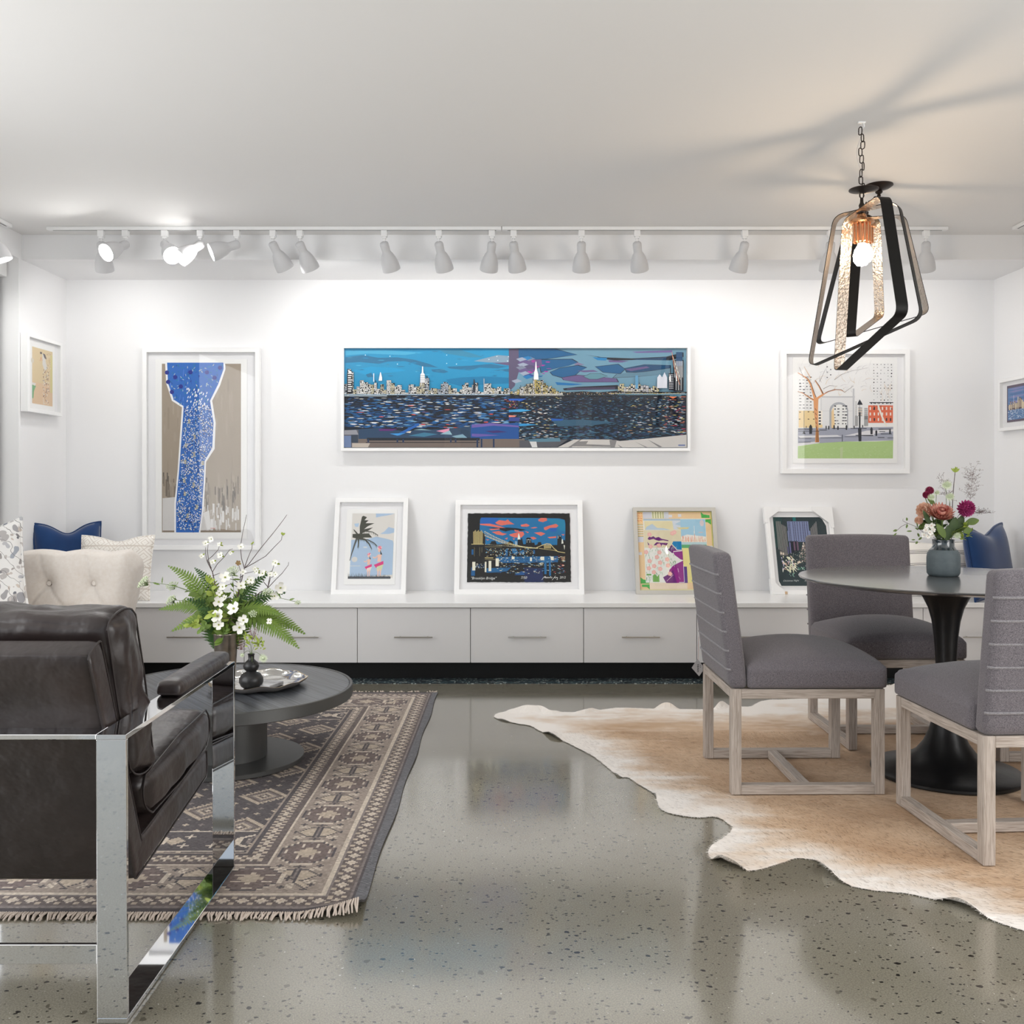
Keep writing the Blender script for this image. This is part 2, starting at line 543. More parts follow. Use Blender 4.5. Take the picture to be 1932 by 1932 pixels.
class Art:
    """flat printed design: coloured polygons laid on a sheet; coordinates (u, v) are read in any rectangle
    src=(u0, v0, u1, v1) that stands for the outer picture frame of size W x H (v downwards)"""

    def __init__(self, src, W, H):
        self.s = src; self.W = W; self.H = H
        self.p = []; self.k = 0

    def m(self, q):
        u0, v0, u1, v1 = self.s
        return ((q[0] - u0) / (u1 - u0) * self.W - self.W / 2, self.H - (q[1] - v0) / (v1 - v0) * self.H)

    def poly(self, pts, c):
        self.p.append(([self.m(q) for q in pts], c))

    def rect(self, a, b, c, d, col):
        self.poly([(a, b), (c, b), (c, d), (a, d)], col)

    def ell(self, x, y, rx, ry, c, n=14, rot=0):
        ca, sa = math.cos(rot), math.sin(rot)
        self.poly([(x + rx * math.cos(2 * PI * i / n) * ca - ry * math.sin(2 * PI * i / n) * sa,
                    y + rx * math.cos(2 * PI * i / n) * sa + ry * math.sin(2 * PI * i / n) * ca) for i in range(n)], c)

    def dash(self, x, y, w, h, c):
        self.poly([(x - w, y), (x - w * .4, y - h), (x + w * .5, y - h * .8), (x + w, y), (x + w * .4, y + h), (x - w * .5, y + h * .7)], c)

    def line(self, pts, w, c, w2=None):
        n = len(pts)
        for i in range(n - 1):
            a, b = pts[i], pts[i + 1]
            wa = w if w2 is None else w + (w2 - w) * i / max(1, n - 1)
            wb = w if w2 is None else w + (w2 - w) * (i + 1) / max(1, n - 1)
            dx, dy = b[0] - a[0], b[1] - a[1]
            L = math.hypot(dx, dy) or 1
            nx, ny = -dy / L / 2, dx / L / 2
            self.poly([(a[0] + nx * wa, a[1] + ny * wa), (b[0] + nx * wb, b[1] + ny * wb), (b[0] - nx * wb, b[1] - ny * wb), (a[0] - nx * wa, a[1] - ny * wa)], c)

    def text(self, s, x, y, size, c, shear=0.0, rot=0.0):
        """lettering; x, y of its left baseline and size in source units"""
        cu = bpy.data.curves.new('t', 'FONT'); cu.body = s; cu.size = 1; cu.shear = shear; cu.resolution_u = 3
        o = bpy.data.objects.new('t', cu); COL.objects.link(o)
        dg = bpy.context.evaluated_depsgraph_get()
        me = bpy.data.meshes.new_from_object(o.evaluated_get(dg))
        ca, sa = math.cos(rot), math.sin(rot)
        for f in me.polygons:
            q = []
            for i in f.vertices:
                vx, vy = me.vertices[i].co.x * size, me.vertices[i].co.y * size
                q.append((x + vx * ca + vy * sa, y - vy * ca + vx * sa))
            self.poly(q, c)
        bpy.data.objects.remove(o); bpy.data.curves.remove(cu); bpy.data.meshes.remove(me)

    def build(self, name, parent, y):
        vs, fs, cs = [], [], []
        n = len(self.p)
        step = 0.0000025
        cache = {}
        for i, (pts, c) in enumerate(self.p):
            # drop polygons that fold on themselves to nothing
            if len(pts) < 3: continue
            b = len(vs)
            for (x, z) in pts: vs.append((x, y - 0.0004 - i * step, z))
            a = sum(pts[j][0] * pts[(j + 1) % len(pts)][1] - pts[(j + 1) % len(pts)][0] * pts[j][1] for j in range(len(pts)))
            idx = list(range(b, b + len(pts)))
            if a < 0: idx.reverse()
            fs.append(idx)
            if c not in cache: cache[c] = lin(c)
            cs.append((cache[c], len(pts)))
        me = bpy.data.meshes.new(name)
        me.from_pydata(vs, [], fs)
        at = me.color_attributes.new('Col', 'FLOAT_COLOR', 'CORNER')
        arr = []
        for c, k in cs: arr += list(c) * k
        at.data.foreach_set('color', arr)
        return link_mesh(name, me, M_art, parent)


def frame_mesh(W, H, bw, d):
    bm = B()
    o = [(-W / 2, 0), (W / 2, 0), (W / 2, H), (-W / 2, H)]
    i = [(-W / 2 + bw, bw), (W / 2 - bw, bw), (W / 2 - bw, H - bw), (-W / 2 + bw, H - bw)]
    rings = [[bm.verts.new((x, y, z)) for x, z in pts] for pts, y in ((o, d), (o, 0.0), (i, 0.0), (i, d))]
    for a in range(4):
        A, C = rings[a], rings[(a + 1) % 4]
        for k in range(4):
            bm.faces.new((A[k], A[(k + 1) % 4], C[(k + 1) % 4], C[k]))
    bmesh.ops.bevel(bm, geom=bm.edges[:], offset=0.0012, segments=1, affect='EDGES')
    return bm


def picture(name, label, W, H, bw, d, loc, rot, art, paper=None, art_y=0.018, frame_m=None, backing=True, pane=True, mat_c=None):
    t = thing(name, label, 'picture', loc, rot)
    obj('frame', frame_mesh(W, H, bw, d), frame_m or M_frame, t)
    bm = B(); box(bm, -W / 2 + bw - .002, W / 2 - bw + .002, art_y + 0.004, art_y + 0.008, bw - .002, H - bw + .002)
    obj('mat_board', bm, mat_c or M_mat, t)
    if paper:
        a, b = art.m(paper[:2]); c, e = art.m(paper[2:])
        bm = B()
        # slightly deckled sheet
        n = 40
        pts = []
        for i in range(n): pts.append((a + (c - a) * i / n, b))
        for i in range(n): pts.append((c, b + (e - b) * i / n))
        for i in range(n): pts.append((c + (a - c) * i / n, e))
        for i in range(n): pts.append((a, e + (b - e) * i / n))
        pts = [(x + R.uniform(-.0006, .0006), z + R.uniform(-.0006, .0006)) for x, z in pts]
        f0 = [bm.verts.new((x, art_y, z)) for x, z in pts]
        f1 = [bm.verts.new((x, art_y + .003, z)) for x, z in pts]
        bm.faces.new(f0); bm.faces.new(f1[::-1])
        for i in range(len(pts)):
            bm.faces.new((f0[i], f1[i], f1[(i + 1) % len(pts)], f0[(i + 1) % len(pts)]))
        obj('paper_sheet', bm, M_paper, t)
    art.build('printed_image', t, art_y)
    if pane:
        bm = B(); box(bm, -W / 2 + bw - .001, W / 2 - bw + .001, 0.004, 0.006, bw - .001, H - bw + .001)
        obj('glass_pane', bm, M_pane, t)
    return t


def rr(a, b): return R.uniform(a, b)


YW = YB - 0.002


def wall_pos(L, Tp, Rp, Bt, d, Y=None):
    """front plane depth d in front of the back wall"""
    Yf = YB - d - 0.001
    W = (Rp - L) * Yf / 1800; H = (Bt - Tp) * Yf / 1800
    c = P((L + Rp) / 2, Bt, Yf)
    return W, H, (c.x, Yf, c.z)


# ---- panorama of a city at night over water (two joined prints in one long frame)
def skyline(A, x0, x1, base, hfun, wmin, wmax, dark=(14, 18, 26), lights=((250, 250, 248), (246, 246, 242), (226, 218, 186), (190, 200, 212), (250, 250, 248)), dens=0.85, cw=1.1):
    x = x0
    while x < x1:
        w = rr(wmin, wmax); h = hfun(x) * rr(0.75, 1.08)
        A.rect(x, base - h, x + w, base + 1, dark)
        if R.random() < 0.15: A.rect(x + w * .4, base - h - rr(2, 5), x + w * .6, base - h, dark)
        y = base - h + 0.6
        tone = R.choice(lights)
        while y < base - 1.2:
            xx = x + 0.4
            hh = rr(0.8, 2.2)
            while xx < x + w - 0.6:
                ww = rr(cw * .6, cw * 1.8)
                if R.random() < dens: A.rect(xx, y, min(xx + ww, x + w - .3), y + hh, tone if R.random() < .75 else R.choice(lights))
                xx += ww + rr(.3, .7)
            y += hh + rr(0.5, 0.9)
        x += w * rr(0.75, 1.0)


def panorama():
    W, H, loc = wall_pos(643, 651, 1303, 851, 0.055)
    A = Art((643, 651, 1303, 851), W, H)
    L, Tp, Rt, Bt, mid, hz = 648, 655, 1296, 844, 965, 745
    A.rect(L, Tp, mid, hz, (30, 138, 184)); A.rect(mid, Tp, Rt, hz, (104, 146, 168))
    D1, D2, D3, LT = (38, 108, 146), (22, 118, 164), (52, 128, 162), (66, 160, 198)
    f2 = lambda l: [(640 + a / 5.682, 640 + b / 5.682) for a, b in l]
    f3 = lambda l: [(960 + a / 5.367, 640 + b / 5.367) for a, b in l]
    A.poly(f2([(60, 190), (240, 165), (420, 195), (620, 190), (800, 215), (960, 260), (1060, 300), (900, 290), (700, 230), (520, 235), (420, 260), (220, 240), (60, 250)]), D1)
    A.poly(f2([(980, 320), (1100, 315), (1170, 345), (1120, 360), (1000, 345)]), D1)
    A.poly(f2([(1140, 430), (1300, 405), (1560, 395), (1840, 410), (1840, 470), (1600, 480), (1300, 500), (1180, 470)]), D2)
    A.poly(f2([(1060, 110), (1300, 110), (1560, 190), (1400, 190), (1150, 150)]), D3)
    A.poly(f2([(1150, 290), (1400, 280), (1620, 260), (1800, 290), (1700, 310), (1500, 300), (1400, 330), (1180, 310)]), D1)
    A.poly(f2([(1640, 330), (1840, 310), (1840, 350), (1740, 335)]), D1)
    A.poly(f2([(130, 330), (330, 290), (560, 300), (720, 330), (500, 360), (280, 380)]), (20, 146, 196))
    A.poly(f2([(60, 120), (500, 115), (900, 140), (700, 165), (300, 150), (60, 170)]), LT)
    A.poly(f2([(280, 375), (340, 355), (360, 400), (300, 405)]), D1)
    for _ in range(60):
        x, y = rr(60, 1820), rr(120, 470)
        A.dash(*f2([(x, y)])[0], rr(2, 9), rr(.3, 1.1), R.choice([D1, D2, D3, LT, (24, 128, 176)]))
    A.poly(f2([(1440, 230), (1700, 165), (1932, 185), (1932, 215), (1840, 245), (1600, 245)]), (126, 152, 172))
    A.poly(f2([(1640, 250), (1850, 240), (1932, 270), (1800, 275)]), (98, 86, 120))
    for x, y in ((540, 178), (275, 165), (620, 262), (1150, 165), (1255, 262), (1690, 180), (1815, 182), (1605, 212), (1805, 230), (1150, 255), (1700, 222)):
        A.ell(*f2([(x, y)])[0], .9, .9, (235, 245, 250), 6)
    # right-hand sky
    BL, BK, PU = (24, 88, 134), (28, 32, 44), (98, 82, 128)

    def blob(l, c, out=None, n=1):
        q = f3(l)
        if out:
            cx = sum(a for a, b in q) / len(q); cy = sum(b for a, b in q) / len(q)
            A.poly([(cx + (a - cx) * 1.02 + (.6 if a > cx else -.6), cy + (b - cy) * 1.10) for a, b in q], out)
        A.poly(q, c)
    blob([(100, 92), (460, 92), (580, 125), (690, 152), (540, 172), (380, 195), (100, 205)], BL, BK)
    blob([(300, 205), (640, 200), (700, 232), (600, 265), (480, 290), (400, 310), (330, 330)], BL, BK)
    blob([(100, 205), (330, 200), (340, 260), (230, 345), (100, 330)], PU)
    blob([(700, 230), (770, 255), (690, 262), (660, 250)], (120, 110, 140))
    blob([(420, 330), (520, 290), (700, 262), (790, 285), (720, 320), (660, 370), (560, 388), (450, 360)], BL, BK)
    blob([(780, 152), (940, 178), (1250, 190), (1600, 172), (1775, 128), (1775, 175), (1640, 210), (1300, 205), (1080, 212), (960, 196), (860, 165)], BK)
    blob([(1260, 195), (1600, 178), (1600, 208), (1300, 205)], (26, 62, 96))
    blob([(850, 178), (1000, 185), (985, 212), (900, 208)], (26, 120, 176))
    blob([(1010, 208), (1220, 215), (1150, 232), (1020, 228)], PU)
    blob([(880, 275), (1110, 250), (1180, 300), (1130, 345), (960, 330)], BL, BK)
    blob([(1180, 290), (1380, 255), (1640, 262), (1640, 290), (1320, 330), (1200, 330)], (20, 70, 108), BK)
    blob([(1180, 300), (1400, 270), (1430, 285), (1240, 320)], PU)
    blob([(1100, 350), (1400, 325), (1640, 290), (1640, 345), (1300, 375), (1060, 385)], (92, 128, 148), BK)
    blob([(690, 315), (860, 308), (910, 325), (760, 330)], PU)
    blob([(540, 385), (700, 360), (1090, 395), (1110, 430), (700, 430), (560, 410)], PU, BK)
    blob([(760, 375), (830, 345), (930, 345), (1000, 370), (900, 400), (820, 400)], (92, 138, 152), BK)
    blob([(550, 495), (700, 478), (1110, 460), (1110, 505), (560, 515)], BK)
    blob([(590, 492), (760, 486), (1080, 482), (1080, 505), (590, 508)], (70, 62, 88))
    blob([(470, 430), (600, 440), (760, 452), (640, 465), (490, 460)], (26, 108, 168))
    blob([(1250, 122), (1660, 108), (1660, 130), (1300, 134)], (110, 92, 148))
    blob([(280, 372), (350, 362), (330, 380)], (20, 100, 160))
    for _ in range(16):
        x, y = rr(190, 420), rr(205, 345)
        A.dash(*f3([(x, y)])[0], rr(2, 6), rr(.4, 1.4), R.choice([(168, 48, 146), (150, 60, 150), (190, 60, 160)]))
    blob([(0, 92), (100, 92), (100, 330), (60, 470), (10, 520), (0, 520)], (88, 80, 106))
    for _ in range(14):
        x, y = rr(10, 160), rr(180, 470)
        A.poly(f3([(x, y), (x + 60, y - 18), (x + 110, y + 4), (x + 40, y + 26)]), R.choice([(120, 128, 148), (84, 76, 110), (26, 118, 176), (150, 160, 180), (40, 70, 150)]))
    # water
    A.rect(L, hz, Rt, Bt, (10, 18, 34))
    cols_l = [(232, 236, 238), (24, 108, 176), (14, 70, 124), (16, 84, 140), (120, 170, 205), (225, 222, 205), (8, 44, 84), (240, 240, 240), (20, 60, 110), (14, 90, 160)]
    for _ in range(1000):
        x = rr(L + 4, mid - 3); y = hz + (rr(0, 1) ** 0.9) * 62
        col = 0.5 + 0.5 * math.sin(x * .42) + (0.8 if abs(x - 797) < 8 else 0)
        c = R.choice(cols_l)
        if c[0] > 200 and R.random() > col * .8: c = R.choice(cols_l[1:4])
        if R.random() < .02: c = (226, 90, 80)
        A.dash(x, y, rr(2.6, 6.5) * (1 + (y - hz) / 90), rr(.3, .62) * (1 + (y - hz) / 70), c)
    cols_r = [(40, 84, 112), (58, 104, 130), (16, 50, 84), (24, 70, 110), (52, 58, 96), (80, 124, 148), (18, 26, 40)]
    for _ in range(2100):
        x = rr(mid, Rt - 3); y = hz + 1 + (rr(0, 1) ** 0.9) * (84 if x < 1240 else 76)
        c = R.choice(cols_r)
        f = x - mid
        brt = max(0, 1 - abs(f - 50) / 60) * .6 + (max(0, (x - 1150) / 150) * .7 if y < hz + 72 else 0)
        if R.random() < brt * .55: c = R.choice([(236, 236, 230), (220, 206, 130), (180, 205, 225), (240, 240, 240), (200, 150, 110)])
        if x > 1255 and R.random() < .12: c = R.choice([(190, 60, 90), (220, 120, 90)])
        A.dash(x, y, rr(1.4, 3.4) * (1 + (y - hz) / 110), rr(.25, .5) * (1 + (y - hz) / 100), c)
    blob([(430, 815), (760, 812), (1090, 840), (860, 870), (500, 885)], (46, 86, 112))
    blob([(420, 800), (560, 808), (540, 822), (440, 826)], (24, 84, 170))
    for l, c in (([(0, 600), (180, 600), (120, 625), (0, 625)], (26, 90, 190)), ([(0, 715), (140, 705), (230, 720), (120, 735), (0, 735)], (60, 160, 215)),
                 ([(0, 768), (80, 772), (60, 785), (0, 788)], (238, 140, 120)), ([(0, 790), (110, 790), (110, 830), (0, 830)], (52, 66, 140)),
                 ([(0, 850), (180, 855), (300, 865), (120, 880), (0, 875)], (46, 150, 210)), ([(0, 620), (95, 620), (95, 700), (0, 700)], (30, 20, 36))):
        blob(l, c)
    for _ in range(40):
        x, y = rr(5, 90), rr(622, 698)
        A.dash(*f3([(x, y)])[0], rr(.6, 1.6), rr(.3, .6), R.choice([(190, 60, 70), (226, 200, 120), (40, 80, 170)]))
    # skylines
    def hl(x):
        h = 16 + 6 * math.sin(x * .13) + 5 * math.sin(x * .31 + 1)
        for c, w, k in ((659, 6, 46), (683, 5, 28), (702, 4, 26), (717, 5, 26), (733, 6, 30), (797, 5, 32), (833, 5, 22), (845, 5, 24), (895, 4, 22), (917, 4, 22)):
            if abs(x - c) < w: h = max(h, k)
        return min(h, 15) if x > 930 else h
    skyline(A, 649, 963, hz, hl, 4, 9, (16, 18, 24))
    A.poly([(655, 695), (664, 700), (665, 742), (654, 742)], (20, 22, 30))
    for i in range(9): A.rect(656, 703 + i * 4.2, 664 - (i % 3), 705 + i * 4.2, (235, 235, 235))
    A.poly([(656, 697), (663, 701), (662, 704), (657, 702)], (240, 240, 238))
    A.poly([(796.2, 691), (797.8, 691), (798.6, 703), (801, 706), (801.6, 722), (792.6, 722), (793, 706), (795.4, 703)], (240, 240, 240))
    for i in range(5): A.rect(793, 708 + i * 3.4, 801.6, 708.7 + i * 3.4, (40, 46, 60))
    A.rect(912.2, 714, 914, 740, (150, 160, 172)); A.rect(704, 704, 705.6, 720, (215, 225, 232)); A.poly([(717, 702), (718, 702), (720.5, 712), (720.5, 718), (714, 718)], (236, 236, 236))
    A.poly([(893.5, 715), (895, 715), (897, 724), (897, 740), (892, 740)], (40, 44, 54))
    A.rect(L, hz - 1.4, mid, hz + .2, (150, 175, 195)); A.rect(L, hz + 1.2, 730, hz + 2.4, (190, 205, 215))
    skyline(A, 962, 1062, hz - 1, lambda x: max(5, 32 - abs(x - 1010) * .62), 3, 6, (12, 14, 20), ((245, 240, 215), (225, 205, 120), (240, 240, 240), (180, 170, 150)), .8, .9)
    A.poly([(1010.7, 682), (1011.8, 682), (1013, 697), (1015.6, 706), (1016, 716), (1007, 716), (1008, 702), (1009.6, 697)], (242, 242, 240))
    A.rect(980, hz - 2, 1062, hz - .9, (240, 240, 235))
    for i in range(42): A.rect(981 + i * 2, hz + .2, 981.9 + i * 2, hz + 1.6, (225, 225, 215))
    A.poly([(1062, 740), (1100, 738), (1130, 740), (1165, 737), (1165, hz), (1062, hz)], (14, 18, 26))
    for _ in range(60): A.rect(*(lambda x, y: (x, y, x + 1.2, y + .8))(rr(1062, 1165), rr(739, 744)), R.choice([(210, 180, 120), (160, 90, 70), (200, 205, 210)]))
    skyline(A, 1166, 1240, hz - 4, lambda x: 17 if x < 1176 or 1190 < x < 1220 else 13, 3.5, 6, (12, 16, 24), ((240, 236, 220), (210, 210, 215), (225, 215, 170)), .9, 2.4)
    A.rect(1199, 708, 1204, 733, (90, 150, 190)); A.rect(1165, hz - 6, Rt, hz - 3, (14, 18, 24))
    for x in (1240, 1249): A.poly([(x, 741 - 9), (x + .5, 712), (x + 5, 702 if x > 1245 else 706), (x + 10, 712), (x + 10, 732)], (214, 218, 228))
    A.rect(1262, 704, 1271, 736, (22, 26, 38)); A.rect(1271, 679, 1290, 738, (18, 22, 32)); A.rect(1276, 664, 1288, 690, (24, 70, 110))
    for i in range(7): A.rect(1273 + i * 2.4, 681, 1274 + i * 2.4, 736 if i % 2 else 712, (205, 210, 215))
    for i in range(9):
        for j in range(4): A.rect(1263 + j * 2.1, 706 + i * 3.2, 1264.2 + j * 2.1, 707.6 + i * 3.2, (200, 205, 215))
    A.line([(1268, 664), (1272, 690), (1283, 726)], 1.0, (210, 130, 90)); A.line([(1270, 672), (1284, 716)], .7, (235, 225, 200))
    for i in range(60): A.ell(1150 + i * 2.4, hz - 3 + rr(-.6, .6), .8, .8, R.choice([(238, 230, 180), (226, 200, 110), (240, 240, 240)]), 6)
    A.rect(1182, hz - 1.5, Rt, hz - .5, (120, 160, 180)); A.rect(1264, hz + 1, 1286, hz + 2.5, (90, 150, 175))
    A.poly([(1262, hz + 3), (1278, hz + 3.2), (1270, hz + 7)], (236, 130, 90)); A.rect(1284, hz + 3, 1294, hz + 4, (226, 120, 90))
    # foreground ledges
    A.poly([(L, 812), (712, 807), (760, 813), (860, 808), (900, 802), (960, 803), (960, 829), (L, 829)], (38, 66, 96))
    A.poly([(715, 809), (750, 809), (740, 813), (715, 813)], (92, 36, 110))
    A.poly([(888, 803), (979, 797), (979, 828), (888, 828)], (22, 78, 148))
    for l, c in (([(890, 801), (925, 798), (979, 803), (979, 806), (930, 803), (890, 807)], (110, 92, 168)), ([(890, 818), (915, 819), (944, 821), (900, 824), (890, 823)], (104, 88, 166)),
                 ([(915, 813), (940, 812), (958, 815), (930, 817)], (60, 40, 110)), ([(770, 822), (800, 816), (826, 819), (800, 824)], (60, 120, 150)),
                 ([(780, 811), (795, 809), (815, 812)], (140, 180, 190)), ([(823, 813), (848, 808), (845, 818)], (230, 150, 180)), ([(830, 819), (848, 812), (853, 820)], (150, 190, 205)),
                 ([(852, 823), (878, 818), (885, 826), (866, 828)], (130, 168, 186)), ([(862, 810), (885, 812), (888, 828), (884, 828)], (34, 60, 84)), ([(760, 815), (776, 813), (774, 817)], (226, 214, 196))):
        A.poly(l, c)
    A.rect(L, 828, 990, 844, (118, 104, 96)); A.rect(L, 811, 676, 844, (96, 92, 98)); A.poly([(L, 812), (672, 811), (676, 820), (L, 820)], (150, 150, 158))
    A.rect(L, 822, 662, 844, (110, 130, 170)); A.rect(662, 820, 675, 835, (52, 62, 78)); A.rect(692, 826, 905, 831, (20, 24, 34)); A.rect(690, 834, 905, 835.4, (24, 22, 28))
    for x in (693, 748, 759, 849, 858, 899, 907, 930): A.rect(x, 828, x + 3, 844 if x > 890 else 835, (20, 44, 80))
    A.poly([(664, 836), (698, 836), (694, 844), (664, 844)], (196, 184, 172))
    A.line([(790, 800), (752, 820)], 5, (30, 96, 176)); A.poly([(735, 818), (765, 817), (750, 822)], (60, 150, 220))
    A.poly([(980, 831), (1072, 829), (1050, 844), (980, 844)], (86, 86, 92))
    A.poly([(996, 829), (1056, 826), (1058, 833), (1000, 834)], (90, 130, 150)); A.poly([(999, 833), (1012, 833), (1014, 844), (1004, 844)], (214, 214, 214))
    A.poly([(1052, 844), (1083, 829), (1150, 829), (1170, 832), (1216, 828), (1296, 820), (1296, 844)], (206, 202, 198))
    for l in ([(1072, 844), (1094, 829), (1098, 829), (1078, 844)], [(1150, 830), (1164, 830), (1160, 844), (1152, 844)], [(1165, 838), (1175, 844), (1171, 844)], [(1198, 833), (1222, 844), (1218, 844)], [(1222, 829), (1250, 843), (1244, 844)], [(1090, 833), (1110, 832), (1106, 838), (1160, 840), (1160, 843), (1080, 842)]):
        A.poly(l, (134, 132, 132))
    A.rect(1280, 838.5, 1293, 841.5, (120, 130, 170))
    return picture('panoramic_city_print', 'long panoramic print of a night skyline over water, in white frame on back wall', W, H, 0.019, 0.054, loc, (0, 0, 0), A, art_y=0.021)


def tall_print():
    W, H, loc = wall_pos(268, 656, 489.5, 1037.5, 0.05)
    A = Art((40, 80, 1108, 1920), W, H)
    A.rect(208, 222, 930, 1762, (160, 147, 131))
    for _ in range(60):
        x = rr(215, 900); y = rr(230, 1300); h = rr(40, 200)
        A.rect(x, y, min(x + rr(4, 26), 930), min(y + h, 1500), R.choice([(156, 143, 127), (165, 152, 137), (151, 139, 124), (168, 156, 141)]))
    for _ in range(150):
        x = rr(212, 905); y = rr(1270, 1500) + 60 * math.sin(x * .02); h = rr(20, 170)
        A.rect(x, y, x + rr(2, 14), min(y + h, 1750), R.choice([(112, 102, 92), (92, 84, 76), (140, 128, 114), (176, 166, 152), (128, 117, 104)]))
    for _ in range(150):
        x = rr(212, 905); y = rr(1500, 1700); h = rr(20, 120)
        if 640 < x < 760 and R.random() < .4: y -= 40
        A.rect(x, y, x + rr(3, 20), min(y + h, 1745), R.choice([(214, 211, 208), (200, 197, 193), (220, 218, 216), (172, 163, 152)]))
    A.poly([(215, 1450), (330, 1440), (345, 1745), (215, 1745)], (212, 210, 208)); A.poly([(560, 1600), (640, 1560), (660, 1740), (552, 1745)], (214, 212, 210))
    A.rect(220, 1746, 930, 1760, (140, 127, 112))
    # tall abstract blue banner widening to the top, not a figure
    white = [(238, 212), (785, 212), (790, 270), (740, 420), (668, 560), (700, 760), (690, 1000), (612, 1120), (604, 1300), (590, 1560), (560, 1762), (322, 1762), (322, 1500), (352, 1200), (372, 900), (392, 620), (300, 560), (248, 400)]
    A.poly(white, (242, 243, 246))
    blue = [(256, 212), (770, 212), (772, 270), (722, 410), (648, 560), (680, 760), (668, 990), (598, 1110), (590, 1300), (574, 1560), (546, 1762), (338, 1762), (338, 1500), (366, 1200), (388, 900), (408, 610), (318, 550), (264, 400)]
    A.poly(blue, (38, 104, 190))

    def span(y):
        xs = []
        n = len(blue)
        for i in range(n):
            a, b = blue[i], blue[(i + 1) % n]
            if (a[1] - y) * (b[1] - y) < 0: xs.append(a[0] + (b[0] - a[0]) * (y - a[1]) / (b[1] - a[1]))
        return (min(xs), max(xs)) if len(xs) > 1 else (400, 500)
    for _ in range(110):
        y = rr(230, 1740); a, b = span(y); x = rr(a + 8, b - 8)
        A.line([(x, y), (x + rr(-10, 10), y + rr(20, 70))], rr(3, 9), R.choice([(24, 84, 170), (52, 112, 200), (20, 110, 170), (84, 128, 214), (30, 70, 160)]))
    for _ in range(130):
        y = rr(225, 580); a, b = span(y); x = rr(a + 12, b - 12); g = rr(0, PI)
        A.line([(x, y), (x + 18 * math.cos(g), y + 18 * math.sin(g))], rr(3, 6), R.choice([(190, 210, 200), (26, 140, 150), (20, 50, 140), (216, 220, 190), (30, 120, 140)]))
    for x, y in ((256, 302), (330, 345), (266, 388), (382, 430), (300, 480), (740, 258), (690, 350), (620, 300), (470, 300)):
        A.ell(x, y, 20, 20, (28, 42, 140), 12)
    for _ in range(44):
        x, y = rr(430, 650), rr(450, 640)
        A.ell(x, y, 5, 12, (236, 240, 246), 8, .35)
    for _ in range(1300):
        y = rr(600, 1735); a, b = span(y); x = rr(a + 8, b - 8)
        s = rr(5.5, 8.5)
        A.rect(x, y, x + s, y + s * 1.1, R.choice([(240, 244, 248), (230, 236, 240), (222, 214, 180), (240, 244, 248), (190, 214, 226), (20, 30, 80)]))
    for x, y in ((460, 740), (510, 880), (430, 960), (505, 1040), (585, 1120), (425, 1110), (415, 1280), (500, 1320), (420, 1400), (530, 1520), (445, 1600)):
        A.rect(x - 9, y - 9, x + 9, y + 8, (214, 206, 160)); A.rect(x - 4, y - 4, x + 4, y + 3, (50, 90, 150))
        A.rect(x - 9, y + 12, x + 9, y + 28, (214, 206, 160)); A.rect(x - 4, y + 16, x + 4, y + 23, (50, 90, 150))
    A.rect(655, 1722, 700, 1727, (186, 96, 88))
    return picture('tall_blue_print', 'tall print of a blue patterned column on taupe, white frame, left on back wall', W, H, 0.029, 0.048, loc, (0, 0, 0), A, (150, 180, 985, 1822), art_y=0.024)


